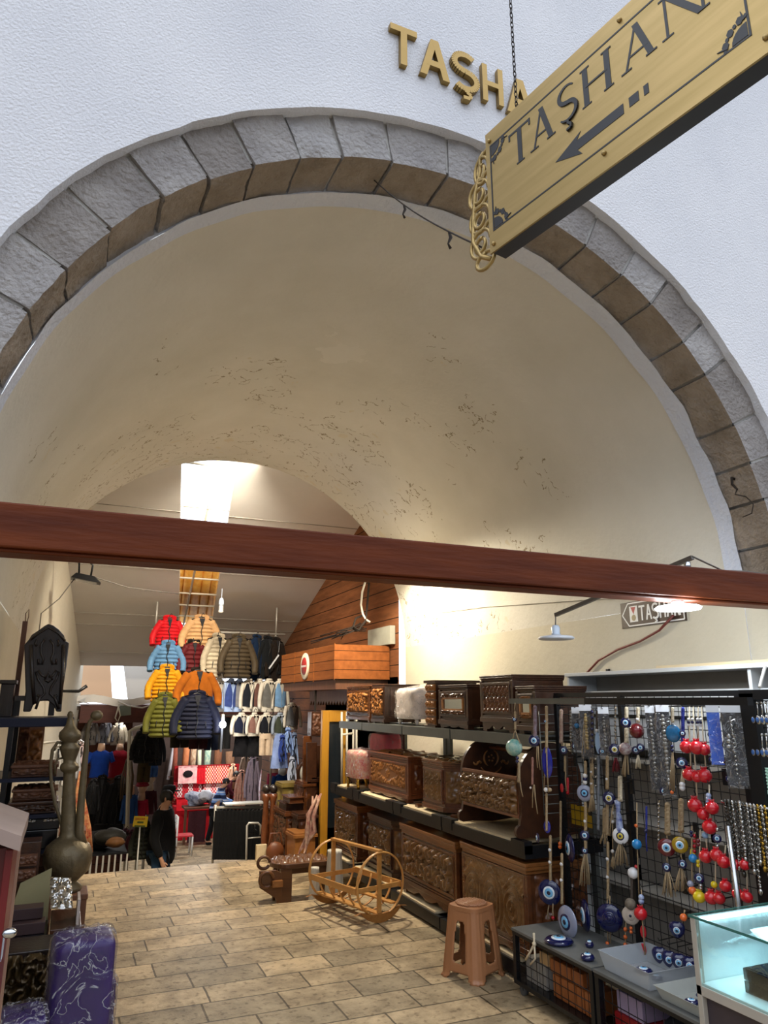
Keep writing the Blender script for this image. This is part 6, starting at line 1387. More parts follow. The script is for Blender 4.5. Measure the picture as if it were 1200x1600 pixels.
for i in range(4): lay(b, [rect(-.09 + i * .05, -.06 + i * .05, -.012, .012)], c + Vector((-.0105, 0, 0)), (0, -1, 0), (0, 0, 1), .001)
b.build('lettering', mat('sign_white', '#e6e6e4', .5, var=.03), t)
# dark boarded lower wall with hanging trim
b = MB(); b.add([(3.25, Y1 + .03, -1.6), (3.25, 9.6, -1.6), (3.25, 9.6, 1.75), (3.25, Y1 + .03, 1.75)], [(3, 2, 1, 0)]); struct(b.build('wall_booth', M_dkbrown, loc=(0, 0, 0)), 'dark boarded wall under the booth')
b = MB(); pts = [(7.4, 1.62), (9.4, 1.62)]
zz = 1.50; poly = [(7.4, 1.63)] + [(7.4 + i * .05, zz - (.05 if i % 2 else 0)) for i in range(38)] + [(9.3, 1.63)]
b.prism(poly, 2.92, 2.94, 'yz'); tag(b.build('fretwork_trim', W_br), 'zigzag wooden valance under the booth', 'valance')
# grey filler strip and cables above the booth
b = MB(); b.box(3.18, 3.24, 7.25, 7.9, 2.1, 2.3); struct(b.build('trim_4', mat('grey_filler', '#9d9d90', .8, var=.1), loc=(0, 0, 0)))
for nm, lab, m, offs in (('bundled_cable', 'pale looped cable hanging at the end of the cream wall', M_cordw, ((572, 905), (566, 925), (564, 945), (567, 960), (572, 968), (578, 972))), ('bundled_cable', 'dark cable hanging beside the pale looped cable', M_iron, ((577, 905), (575, 930), (573, 955), (571, 970), (560, 985), (552, 978), (556, 966), (566, 962)))):
    b = MB(); b.tube([at(u, v, Y=7.25) for u, v in offs], .012, 7); tag(b.build(nm, m), lab, 'cable', 'loose cables above the booth')
b = MB()
for i in range(9):
    q = [at(575 - R.uniform(0, 12), 968 + R.uniform(0, 18), Y=7.3), at(545 + R.uniform(-20, 10), 985 + R.uniform(-4, 12), Y=7.35), at(520 + R.uniform(-20, 14), 995 + R.uniform(-5, 5), Y=7.6), at(486, 1004 + R.uniform(-3, 2), Y=8.3)]
    b.tube(q[:R.choice((2, 3, 4))], .006, 5)
tag(b.build('cable_tangle', M_iron), 'tangle of thin dark wires along the top of the booth', 'wires', kind='stuff')
# yellow door frame, lantern box, white towel stand
W_yel = wood('yellow_door_wood', '#a8741c', '#c08a2a', .4, 'z', 3)
t = thing('door_frame', 'yellow wooden door frame standing behind the top of the shelves', 'frame', (2.72, 7.75, -.14)); yy = 7.75
p0, p1, p2, p3 = at(507, 1110, Y=yy), at(517, 1110, Y=yy), at(541, 1112, Y=yy), at(534, 1130, Y=yy)
for a_, b_, n in ((p0.x - .03, p0.x + .05, 'jamb'), (p2.x - .04, p2.x, 'jamb')): b = MB(); b.box(a_, b_, yy - .03, yy + .03, Z2 + .003, p0.z); b.build(n, W_yel, t, bevel=.004)
b = MB(); b.box(p0.x + .05, p2.x - .04, yy - .03, yy + .03, p0.z - .12, p0.z); b.build('lintel', W_yel, t, bevel=.004)
b = MB(); b.box(p0.x + .05, p2.x - .04, yy + .0, yy + .012, .2, p0.z - .12); b.build('glass', mat('dark_pane', '#20262c', .08, var=.1), t)
t = thing('towel_stand', 'white metal stand behind the shelf posts by the yellow frame', 'stand', at(548, 1225, Y=7.6)); 
for u in (534, 542, 552, 557): b = MB(); b.tube([at(u, 1112, Y=7.6), at(u, 1226, Y=7.6)], .012, 6); b.build('upright', mat('white_metal', '#d7d2c6', .4, var=.05), t)
b = MB(); b.tube([at(534, 1148, Y=7.6), at(551, 1146, Y=7.6)], .012, 6); b.build('rail', mat('white_metal', '#d7d2c6', .4, var=.05), t)
t = thing('lantern_box', 'carved wooden box hanging beside the yellow door frame', 'box', at(492, 1152, Y=8.2)); p = at(485, 1112, Y=8.2); q = at(500, 1150, Y=8.2)
b = MB(); b.box(p.x, q.x, 8.15, 8.3, q.z, p.z); b.build('case', W_dark, t, bevel=.004); b = MB(); relief(b, (p.x + .015, 8.148, q.z + .02), PXv, PZ, q.x - p.x - .03, p.z - q.z - .04, .012, 'fine', .012); b.build('carving', W_br, t)
b = MB(); b.box(p.x + .05, p.x + .07, 8.2, 8.22, p.z, 1.63); b.build('hanger', M_iron, t)
# leaning carved boards
for i, (u0, v0, u1, v1) in enumerate(((484, 1160, 494, 1230), (492, 1165, 501, 1232), (478, 1150, 486, 1200))):
    a, e = at(u0, v0, Y=8.0 + i * .1), at(u1, v1, Y=8.0 + i * .1); b = MB(); b.prism([(a.x, e.z - .9), (e.x + .03, e.z - .9), (e.x, a.z), (a.x - .03, a.z)], a.y, a.y + .04, 'xz')
    tag(b.build('carved_board', [W_dark, W_br, W_mid][i], bevel=.004), ['leftmost', 'rightmost', 'rearmost'][i] + ' of the dark boards leaning below the lantern box', 'board', 'leaning boards')
# far furniture on the steps
def fbox(label, u0, v0, u1, v1, Y, dep, wm, carv='scroll', name='carved_chest', cat='chest', ground=False, side=True):
    p, q = at(u0, v0, Y=Y), at(u1, v1, Y=Y); z0 = floor_z(Y + .02) + .004 if ground else q.z; h = p.z - z0
    t = thing(name, label, cat, ((p.x + q.x) / 2, Y + dep / 2, z0)); l = min(.05, h * .15)
    b = MB(); b.box(p.x + .012, q.x - .012, Y + .012, Y + dep, z0, p.z - l); b.box(p.x, q.x, Y, Y + dep, z0, z0 + l * .8); b.build('body', wm, t, bevel=.003)
    b = MB(); b.box(p.x - .01, q.x + .01, Y - .01, Y + dep, p.z - l, p.z - l * .4); b.box(p.x, q.x, Y, Y + dep, p.z - l * .4, p.z); b.build('lid', wm, t, bevel=.003)
    if carv:
        b = MB(); relief(b, (p.x + .03, Y + .01, z0 + l + .02), PXv, PZ, q.x - p.x - .06, h - 2 * l - .04, .012, carv, .012); b.build('carved_panel', wm, t)
        b = MB(); relief(b, (p.x + .011, Y + dep - .03, z0 + l + .02), NY, PZ, dep - .06, h - 2 * l - .04, .012, carv, .012); b.build('end_carving', wm, t)
    return t
fbox('carved chest on the steps, nearest of the far furniture group', 446, 1268, 484, 1345, 8.0, .5, W_mid, ground=True)
fbox('carved chest on the steps beside the dark stands', 432, 1264, 452, 1345, 8.75, .5, W_mid, ground=True)
fbox('small plain honey brown chest in front of the far carved chests', 460, 1302, 494, 1350, 7.5, .3, W_gold, carv=None, ground=True)
fbox('olive gold carved box on top of the far carved chests', 441, 1224, 468, 1262, 8.9, .3, wood('olive_gold', '#6a5a28', '#85713a', .4, 'z', 4), ground=True)
for i, (u0, v0, u1, v1, n) in enumerate(((446, 1255, 474, 1267, 'wide flat tray box lying on the nearest far chest'), (452, 1246, 476, 1255, 'middle flat tray box stacked on the far chest'), (474, 1222, 492, 1262, 'tower of small drawers beside the flat tray boxes'), (487, 1215, 500, 1270, 'narrow stepped drawer tower next to the bottom row chests'))):
    fbox(n, u0, v0, u1, v1, 8.05 - .1 * i if i < 2 else 8.0, .3, [W_dark, W_mid, W_mid, W_dark][i], carv=None if i < 2 else 'lattice', name='tray_box' if i < 2 else 'drawer_tower', cat='box' if i < 2 else 'drawers', ground=i > 1)
fbox('stack of two small dark boxes above the honey brown chest', 466, 1272, 496, 1300, 7.7, .25, W_dark, carv='lattice', name='small_box', cat='box', ground=True)
c = at(475, 1226, Y=8.6); t = thing('stand_mirror', 'oval tilting mirror on a dark carved stand in the far furniture', 'mirror', c)
b = MB(); M_ = Matrix.Rotation(PI / 2, 3, 'X'); cc = at(476, 1208, Y=8.55); b.lathe([(0, 0), (.055, 0), (.06, .012), (0, .013)], cc, 22, M_, sy=1.7); b.build('mirror', mat('mirror_pale', '#d5d6d2', .1, .3, var=.03), t)
b = MB(); b.tube([cc + Vector((.072 * math.cos(w), .01, .12 * math.sin(w))) for w in [2 * PI * i / 24 for i in range(24)]], .014, 6, closed=True); b.box(cc.x - .10, cc.x + .1, 8.5, 8.64, cc.z - .2, cc.z - .13); b.box(cc.x - .09, cc.x - .07, 8.55, 8.58, cc.z - .14, cc.z + .04); b.box(cc.x + .07, cc.x + .09, 8.55, 8.58, cc.z - .14, cc.z + .04); b.box(cc.x - .10, cc.x + .1, 8.5, 8.64, floor_z(8.5) + .004, cc.z - .2); b.build('stand', W_dark, t)
for i, (u, n) in enumerate(((416, 'left'), (427, 'right'))):
    p = at(u, 1240, Y=8.75); t = thing('dark_stand', f'{n} one of two dark turned wooden stands beside the black trousers rail', 'stand', (p.x, 8.75, floor_z(8.76)), 'dark wooden stands')
    b = MB(); b.lathe([(.05, floor_z(8.76) + .003), (.05, floor_z(8.76) + .05), (.03, floor_z(8.76) + .1), (.045, p.z - .4), (.03, p.z - .1), (.05, p.z - .04), (.045, p.z)], (p.x, 8.75, 0), 12); b.build('column', W_red, t)
    b = MB(); b.ball((p.x, 8.75, p.z + .05), (.05, .05, .05), 10, jag=.3); b.build('finial', W_blk, t)
# -------- table group just beyond the step
t = thing('carved_table', 'low carved brown table with rounded top beyond the floor step', 'table', (1.98, 6.45, Z2)); W_tb = wood('table_walnut', '#55351f', '#6f4728', .36, 'x', 3, coat=.2)
tz = at(470, 1340, Y=6.45).z
poly = []; L0, L1 = at(424, 1340, Y=6.45).x, at(512, 1340, Y=6.45).x
for i in range(13): a = PI / 2 + PI * i / 12; poly.append((L0 + .12 + .13 * math.cos(a), 6.45 + .15 * math.sin(a)))
poly += [(L1, 6.30), (L1, 6.6)]
b = MB(); b.prism(poly, tz - .05, tz - .012, 'xy'); top = b.build('tabletop', W_tb, t, bevel=.006)
b = MB(); relief(b, (L0 + .02, 6.33, tz - .011), PXv, Vector((0, 1, 0)), L1 - L0 - .06, .24, .012, 'scroll', .011); b.build('top_carving', W_tb, top)
for x, y in ((L0 + .1, 6.34), (L0 + .1, 6.56), (L1 - .06, 6.34), (L1 - .06, 6.56)): b = MB(); b.box(x - .05, x + .05, y - .018, y + .018, Z2 + .003, tz - .05); b.build('leg', W_tb, t, bevel=.003)
b = MB(); b.box(L0 + .06, L1 - .02, 6.44, 6.46, tz - .12, tz - .05); b.build('rail', W_tb, t)
t = thing('carved_bracket', 'carved scroll wall bracket leaning against the low table', 'bracket', (1.72, 6.2, Z2))
yb_ = 6.2; 
def BR(u, v): q = at(u, v, Y=yb_); return (q.x, max(q.z, Z2 + .004))
b = MB(); b.prism([BR(*q) for q in ((406, 1362), (432, 1360), (440, 1364), (441, 1420), (434, 1420), (431, 1404), (406, 1388))], yb_, yb_ + .03, 'xz'); b.build('side', W_tb, t, bevel=.003)
b = MB(); b.tube([Vector((BR(416, 1374)[0] + .055 * math.cos(w), yb_ - .01, BR(416, 1374)[1] + .055 * math.sin(w))) for w in [5.4 * i / 20 for i in range(21)]], .014, 8); b.build('scroll', W_tb, t); b = MB(); b.tube([Vector((BR(417, 1352)[0] + .05 * math.cos(w), yb_ + .1, BR(417, 1352)[1] + .045 * math.sin(w))) for w in [5.8 * i / 20 for i in range(21)]], .013, 8); b.build('scroll', W_tb, t)
b = MB(); p = BR(424, 1376); q = BR(440, 1384); b.box(p[0], q[0], yb_ - .04, yb_ + .0, q[1], p[1]); b.build('shelf', W_gold, t, 'light wooden inset')
M_cone = mat('fluted_white', '#cfcabd', .6, var=.04)
for u, v0, v1, w, n in ((492, 1355, 1412, 8.5, 'shorter white fluted cone stand beside the low table'), (523, 1328, 1400, 14, 'taller white fluted cone stand behind the bentwood cradle')):
    Y_ = 6.15 if w < 10 else 6.25; p = at(u, v0, Y=Y_); r0 = abs(at(u + w, v0, Y=Y_).x - p.x); hh = p.z - Z2 - .004
    b = MB(); b.lathe([(r0 * 1.05, Z2 + .004), (r0 * .95, Z2 + hh * .3), (r0 * .72, Z2 + hh * .95), (r0 * .76, p.z), (0, p.z)], (p.x, Y_, 0), 48, mod=lambda w_, i: 1 + (.045 * math.cos(w_ * 12) if i < 3 else 0))
    tag(b.build('fluted_stand', M_cone), n, 'stand')
b = MB(); pts = [at(*q, Y=7.0) for q in ((495, 1240), (488, 1275), (484, 1300), (474, 1330), (466, 1352))]
for s in range(5): b.tube([p + Vector((R.uniform(-.05, .05), R.uniform(-.03, .03), R.uniform(-.03, .03))) for p in pts], [.008, .02, .024, .008, .004], 6)
tag(b.build('braided_plait', mat('pinkish_plait', '#8c4a44', .9, col2='#c3a58e', vs=22)), 'pinkish braided plait hanging before the bottom row chests', 'plait')
t = thing('leather_bags', 'tan leather shoulder bag standing at the floor edge beside the chests', 'bag', at(430, 1342, Y=8.0)); c = at(430, 1325, Y=8.0); zf = Z2 + .004
M_lth = mat('tan_leather', '#6e3d1f', .45, var=.15)
b = MB(); b.ball((c.x, 8.0, zf + .1), (.10, .05, .1), 14); b.build('body', M_lth, t); b = MB(); b.tube([Vector((c.x - .08, 8, zf + .12)), Vector((c.x - .05, 8, zf + .28)), Vector((c.x + .05, 8, zf + .28)), Vector((c.x + .08, 8, zf + .12))], .01, 6); b.build('strap', M_lth, t)
b = MB(); p = at(410, 1320, Y=8.1); b.box(p.x - .06, p.x + .05, 8.1, 8.15, zf, p.z); tag(b.build('wood_plank', W_pale, bevel=.003), 'short pale wooden board standing left of the leather bag', 'board')
# ================================================================== GARMENTS
M_hang = mat('black_hanger', '#101012', .4, var=0); M_lin = mat('dark_lining', '#14161c', .8, var=.1)
def loft(b, c, rows, W, D, n=22, quilt=0, amp=.0, M=None, y0=0., wr=.0, open_top=False):
    """rows: (t 0..1 down, half width factor, depth factor); c = top centre; returns front y at (x,t)"""
    H_ = rows[-1][0]
    def row(t):
        for (t0, w0, d0), (t1, w1, d1) in zip(rows, rows[1:]):
            if t <= t1: k = (t - t0) / max(1e-6, t1 - t0); return w0 + (w1 - w0) * k, d0 + (d1 - d0) * k
        return rows[-1][1], rows[-1][2]
    nz = max(14, quilt * 5)
    def f(i, j):
        a = 2 * PI * i; w, d = row(j * H_); q = 1 + (amp * (abs(math.sin(PI * quilt * j)) - .5) if quilt else 0)
        x = math.cos(a) * w * W * (1 + (q - 1) * .35); y = math.sin(a) * d * D * q + (wr * noise.noise(Vector((math.cos(a) * 4, j * 3, c[1]))) if wr else 0)
        p = Vector((x, y, -j * H_)); 
        return Vector(c) + (M @ p if M is not None else p)
    b.grid(n, nz, f, wrap=True)
    b.add([f(i / n, 0) for i in range(n)], [list(range(n))]); b.add([f(i / n, 1) for i in range(n)], [list(range(n))[::-1]])
    return row
def hanger(t, c, w, M):
    b = MB(); b.tube([c + M @ Vector((-w * .35, 0, -.04)), c + M @ Vector((0, 0, .015)), c + M @ Vector((w * .35, 0, -.04))], .012, 6)
    b.tube([c + M @ Vector((0, 0, .015)), c + M @ Vector((0, 0, .05)), c + M @ Vector((.02, 0, .075)), c + M @ Vector((.035, 0, .055))], .005, 5); b.build('hanger', M_hang, t)
def jacket(label, u, v0, v1, wpx, Y, m, quilt=8, zipm=None, rz=0., name='puffer_jacket', group='jackets hanging from the ceiling rack', hood=None, spread=.1, lin_=None, buttons=False, open_=.0, hang=True, cat='jacket'):
    c = at(u, v0, Y=Y); H = c.z - at(u, v1, Y=Y).z; W = abs(at(u + wpx, v0, Y=Y).x - c.x) * .9
    t = thing(name, label, cat, c, group); M = Matrix.Rotation(rz, 3, 'Z')
    rows = [(0, .14, .45), (.05 * H, .22, .7), (.12 * H, .30, .92), (.25 * H, .36, 1.), (.6 * H, .385, 1.05), (.96 * H, .385, 1.), (1. * H, .36, .85)]
    D = .13 * W + .02
    b = MB(); row = loft(b, c, rows, W, D, 24, quilt, .34 if quilt else 0, M, wr=.012); b.build('body', m, t)
    fy = lambda x, tt: -D * row(tt * H)[1] * math.sqrt(max(0, 1 - min(1, abs(x) / (row(tt * H)[0] * W)) ** 2)) * 1.07 - .004
    b = MB(); n = 14
    b.tube([c + M @ Vector((.01 * math.sin(i), fy(0, .12 + .86 * i / n) - .004, -(.12 + .86 * i / n) * H)) for i in range(n + 1)], .007, 5); b.build('zip', zipm or M_hang, t)
    # open neck showing the lining
    b = MB(); nv = 6
    for s in (-1, 1): pass
    b.add([c + M @ Vector((-.075 * W, fy(.07 * W, .06) - .012, -.02 * H)), c + M @ Vector((.075 * W, fy(.07 * W, .06) - .012, -.02 * H)), c + M @ Vector((.02 * W, fy(0, .25) - .012, -(.24 + open_) * H)), c + M @ Vector((-.02 * W, fy(0, .25) - .012, -(.24 + open_) * H))], [(0, 3, 2, 1)]); b.build('lining', lin_ or M_lin, t)
    b = MB(); b.tube([c + M @ Vector((.15 * W * math.cos(w), .45 * D * math.sin(w) * 1.3 - .01, .012 + .02 * math.sin(w))) for w in [-.4 + (PI + .8) * i / 12 for i in range(13)]], .022 + .01 * bool(quilt), 7); b.build('collar', hood or m, t)
    for s in (-1, 1):
        pts = []; rs = []; k = 18
        for i in range(k + 1):
            f = i / k; x = s * W * (.22 + (.26 + spread * .3) * math.sin(min(1, f * 1.2) * PI / 2) ** 1.1 - .06 * max(0, f - .6)); z = -H * (.085 + .80 * f); y = -.02 + .03 * math.sin(f * 3) - .05 * f
            pts.append(c + M @ Vector((x, y, z))); r = W * (.125 - .04 * f); q = 1 + (.16 * (abs(math.sin(PI * f * quilt * .85)) - .5) if quilt else 0); rs.append(r * q * (.8 if i == 0 else 1))
        b = MB(); b.tube(pts, rs, 12); b.build('sleeve', m, t)
    if buttons:
        for i in range(3): b = MB(); b.ball(c + M @ Vector((.03 * W, fy(.03 * W, .45 + .15 * i) - .008, -H * (.45 + .15 * i))), .008, 6); b.build('button', M_hang, t)
    for s in (-1, 1):
        b = MB(); x = s * W * .2; b.tube([c + M @ Vector((x, fy(x, .62) - .004, -.60 * H)), c + M @ Vector((x + s * .02 * W, fy(x, .76) - .004, -.76 * H))], .006, 5); b.build('pocket', M_hang, t)
    if hang: hanger(t, c, W, M)
    return t
YJ = 10.0
J = [('bright red puffer jacket, top left of the hanging cluster', 265, 967, 1015, 54, '#c3141f', 9, .0), ('sand coloured puffer jacket, top right of the first pair', 315, 966, 1020, 64, '#c39a6c', 9, 0.),
     ('sky blue puffer jacket under the red one', 263, 1006, 1055, 56, '#5c86ad', 8, -.1), ('burgundy puffer jacket with hood under the sand one', 303, 1004, 1060, 50, '#5a1419', 8, .1),
     ('mustard yellow puffer jacket under the sky blue one', 261, 1044, 1098, 60, '#cf8f12', 9, 0.), ('rust orange corduroy jacket with dark collar', 310, 1048, 1108, 72, '#a05712', 0, .1),
     ('olive green puffer jacket at the bottom left of the cluster', 258, 1088, 1152, 58, '#5a5a1e', 9, -.05), ('dark navy puffer jacket at the bottom of the cluster', 308, 1085, 1155, 74, '#12162a', 10, 0.),
     ('ivory puffer jacket beside the sand one', 341, 995, 1060, 52, '#b5a890', 10, .2), ('dark khaki puffer jacket in front of the ivory one', 373, 996, 1060, 58, '#453a2a', 10, 0.)]
for i, (n, u, v0, v1, w, col, q, rz) in enumerate(J):
    yj = 10.35 - [0, .05, .14, .13, .28, .30, .42, .46, .2, .32][i]
    jacket(n, u, v0, v1, w, yj, cloth(col, .55 if q else .9), q, rz=rz, hood=(cloth('#1f1812') if 'collar' in n or 'hood' in n else None), zipm=None)
for i, (n, u, v0, v1, w, col) in enumerate((('deep blue padded coat beside the dark khaki jacket', 401, 996, 1064, 40, '#0f2440'), ('black long jacket next to the deep blue coat', 418, 998, 1062, 40, '#14171a'), ('brownish black jacket with white tag, last on the upper rail', 431, 1000, 1066, 40, '#1f1712'))):
    jacket(n, u, v0, v1, w, 10.45 + .03 * i, cloth(col), 0, rz=.3)
b = MB(); q = at(428, 1034, Y=10.3); b.cbox(q, (.02, .012, .24), 0, 0, .6); b.tube([q + Vector((.07, .01, .14)), q + Vector((.1, .1, .3))], .0015, 5); tag(b.build('white_tag', M_card), 'white strap tag in front of the brownish black jacket', 'tag')
# rail frame the clothes hang from
t = thing('clothes_frame', 'pale metal clothes frame hanging under the sloping ceiling', 'frame', (2.1, 10.6, 2.45)); M_pipe = mat('pale_pipe', '#b9b6ae', .4, .3, var=.05)
b = MB(); b.tube([(1.0, 10.58, 2.46), (2.92, 10.58, 2.46)], .018, 8); b.build('rail', M_pipe, t)
for x in (2.78, 1.05): b = MB(); b.tube([(x, 10.58, 2.46), (x, 10.58, cz(10.58) + .01)], .014, 6); b.build('hanger_rod', M_pipe, t)
b = MB(); b.tube([(2.78, 10.58, 2.46), (2.78, 10.58, floor_z(10.58) + .004)], .016, 8); b.build('post', M_pipe, t)
for zz in (1.85, 1.30): b = MB(); b.tube([(1.05, 10.58, zz), (2.95, 10.58, zz)], .012, 6); b.build('rail', M_pipe, t)
# ---- waistcoats over shirts
def waistcoat(label, u, v0, v1, wpx, Y, vest, shirt, rz=0., group='waistcoat sets on hangers', bow=True):
    c = at(u, v0, Y=Y); H = c.z - at(u, v1, Y=Y).z; W = abs(at(u + wpx, v0, Y=Y).x - c.x); t = thing('waistcoat_set', label, 'waistcoat', c, group); M = Matrix.Rotation(rz, 3, 'Z')
    rows = [(0, .14, .5), (.06 * H, .30, .8), (.14 * H, .36, 1), (.9 * H, .34, 1), (H, .33, .9)]; D = .15 * W + .01
    b = MB(); row = loft(b, c, rows, W, D, 20, 0, 0, M, wr=.008); b.build('shirt', shirt, t)
    for s in (-1, 1):
        b = MB(); b.tube([c + M @ Vector((s * W * (.3 + .16 * math.sin(f * 1.9)), -.01 - .03 * f, -H * (.09 + .82 * f))) for f in [i / 8 for i in range(9)]], [W * (.10 - .03 * i / 8) for i in range(9)], 9); b.build('sleeve', shirt, t)
    b = MB(); nt, nx = 14, 6
    for s in (-1, 1):
        def f(i, j):
            tt = .1 + .72 * j; w = row(tt * H)[0] * W; xi = .012 * W + max(0, .13 * W * (1 - j * 2.2)); xo = w * (.66 + .30 * min(1, j * 2.2)); x = xi + (xo - xi) * i
            z = -tt * H - (.10 * H * (1 - i) * max(0, j - .8) * 5 * .5)
            return c + M @ Vector((s * x, -D * math.sqrt(max(0, 1 - (x / w) ** 2)) * 1.12 - .008, z))
        b.grid(nx, nt, f if s > 0 else (lambda i, j, f=f: f(1 - i, j)))
    b.build('waistcoat', vest, t)
    if bow: b = MB(); q = c + M @ Vector((0, -D - .012, -.1 * H)); b.add([q + M @ Vector(p) for p in ((-.035, 0, .018), (-.035, 0, -.018), (0, 0, 0), (.035, 0, .018), (.035, 0, -.018))], [(0, 1, 2), (2, 4, 3)]); b.build('bow_tie', M_hang, t)
    b = MB(); b.tube([c + M @ Vector((.10 * W * math.cos(w), .3 * D * math.sin(w) - .01, .008)) for w in [2 * PI * i / 12 for i in range(12)]], .016, 6, closed=True); b.build('collar', shirt, t)
    hanger(t, c, W, M); return t
S_w = cloth('#cfc8ba'); S_lb = cloth('#9db2d6')
V1 = [('slate blue waistcoat over white shirt, leftmost of the upper waistcoat row', 342, 40, '#41587e', S_w), ('royal blue waistcoat over pale blue shirt, second in the upper row', 361, 32, '#34457f', S_lb), ('grey waistcoat over white shirt, third in the upper row', 374, 30, '#77777a', S_lb), ('black waistcoat over white shirt, middle of the upper row', 389, 34, '#171b24', S_w),
      ('brown waistcoat over white shirt in the upper row', 405, 34, '#5d3f38', S_w), ('mid grey waistcoat with pointed hem over white shirt', 420, 38, '#63625f', S_w), ('light blue waistcoat over white shirt, right end of the upper row', 437, 32, '#6d94bd', S_w)]
for i, (n, u, w, col, sh) in enumerate(V1): waistcoat(n, u, 1063, 1112, w, 10.15 - .03 * (i % 2), cloth(col), sh, rz=.35)
V2 = [('dark navy waistcoat over white shirt, lower row left', 377, 38, '#141a2e', S_w), ('small brown waistcoat over white shirt, lower row', 397, 30, '#7c5a50', S_w), ('black waistcoat over white shirt, middle of the lower row', 416, 36, '#12141c', S_w), ('dark green waistcoat hanging in the lower row', 437, 30, '#3a4034', cloth('#8d98a8')), ('grey checked waistcoat over white shirt, far right of the lower row', 456, 32, '#77797c', S_w)]
for i, (n, u, w, col, sh) in enumerate(V2): waistcoat(n, u, 1116 - (16 if i == 4 else 0), 1150 - (10 if i == 4 else 0), w, 10.05 - .03 * (i % 2), cloth(col), sh, rz=.3)
# ---- hanging trousers, skirts and baby clothes
def legs(label, u, v0, v1, wpx, Y, m, name='trousers', group='trousers and skirts hanging below the jackets', skirt=False, rz=0., cat='trousers', hang=True):
    c = at(u, v0, Y=Y); H = c.z - at(u, v1, Y=Y).z; W = abs(at(u + wpx, v0, Y=Y).x - c.x); t = thing(name, label, cat, c, group); M = Matrix.Rotation(rz, 3, 'Z')
    b = MB()
    if skirt: loft(b, c, [(0, .36, .8), (.3 * H, .42, 1), (H, .52, 1.1)], W, .16 * W + .02, 24, 0, 0, M, wr=.03); b.build('skirt', m, t)
    else:
        loft(b, c, [(0, .42, 1), (.25 * H, .48, 1.05)], W, .14 * W + .02, 18, 0, 0, M); b.build('waist', m, t)
        for s in (-1, 1): b = MB(); loft(b, c + M @ Vector((s * .23 * W, 0, -.22 * H)), [(0, .25, 1), (.78 * H, .22, .9)], W, .13 * W + .02, 14, 0, 0, M, wr=.01); b.build('leg', m, t)
    b = MB(); b.tube([c + M @ Vector((-.38 * W, -.01, .004)), c + M @ Vector((.38 * W, -.01, .004))], .01, 6); b.build('waistband', M_hang, t)
    if hang: b = MB(); b.tube([c, c + Vector((0, 0, .05)), Vector((c.x, 10.58, 1.31 if c.z < 1.27 else 1.86)) if 9.8 < Y < 10.5 else c + Vector((.02, .03, .3))], .004, 5); b.build('hook', M_hang, t)
    return t
for n, u, v0, v1, w, Y, col, sk in (('black skirt, left of the two under the lower waistcoats', 378, 1148, 1182, 26, 10.12, '#0d0d12', True), ('black skirt, right of the two under the lower waistcoats', 397, 1150, 1182, 22, 10.1, '#101014', True),
    ('dark navy trousers beside the lit bulb', 332, 1125, 1172, 24, 10.3, '#10182c', False), ('charcoal trousers behind the lit bulb', 352, 1122, 1170, 22, 10.32, '#1a1a1c', False), ('wine red trousers under the navy puffer jacket', 312, 1142, 1170, 34, 10.3, '#2a0c16', False), ('dark brown trousers under the olive jacket', 283, 1140, 1168, 34, 10.36, '#1b1a10', False),
    ('cream baby trousers under the small brown waistcoat', 415, 1146, 1180, 20, 10.0, '#c5ae95', False), ('pale striped baby trousers beside the cream pair', 428, 1144, 1180, 14, 10.02, '#b9a99a', False)):
    legs(n, u, v0, v1, w, Y, cloth(col), 'skirt' if sk else 'trousers', skirt=sk, cat='skirt' if sk else 'trousers')
legs('pale blue tulle dress hanging below the waistcoats', 438, 1146, 1200, 26, 10.0, cloth('#7f93c4'), 'tulle_dress', skirt=True, cat='dress', group='baby clothes by the booth')
for n, u, v0, v1, w, Y, col in (('dark blue bodice dress in front of the tulle dress', 441, 1154, 1190, 12, 9.85, '#2a3f86'), ('light blue baby outfit, upper one by the booth', 450, 1142, 1176, 16, 9.9, '#86a2d8'), ('pale blue baby outfit with white bow', 460, 1150, 1200, 12, 9.95, '#93a9d2'), ('white and navy baby outfit, lowest by the booth', 456, 1188, 1226, 14, 9.9, '#a9b2c8')):
    jacket(n, u, v0, v1, w, Y, cloth(col), 0, name='baby_outfit', group='baby clothes by the booth', spread=.05, cat='baby clothes')
t = thing('lit_bulb', 'glowing white bulb on a hanging cord before the dark trousers', 'lamp', at(348, 1132, Y=9.7)); c = Vector(t.location)
b = MB(); b.ball(c, .045, 16); b.build('bulb', mat('bulb_glow', '#ffffff', .4, var=0, emit='#f2f7ff', es=30), t); b = MB(); b.tube([c + Vector((0, 0, .04)), c + Vector((0, 0, .13))], .02, 8); b.build('socket', M_cordw, t)
b = MB(); b.tube([c + Vector((0, 0, .13)), c + Vector((0, .05, .5)), Vector((c.x, 10.57, 2.3))], .004, 5); b.build('cord', M_wire, t); b = MB(); b.box(c.x - .012, c.x + .012, 9.72, 9.74, c.z - .34, c.z - .03); b.build('pull_strip', mat('grey_strip', '#4d5058', .6, var=.05), t)
l = lamp('bulb_light', 'POINT', (0, 0, 0), 5, (.92, .96, 1), .06); l.parent = t; l.location = (0, -.1, 0)
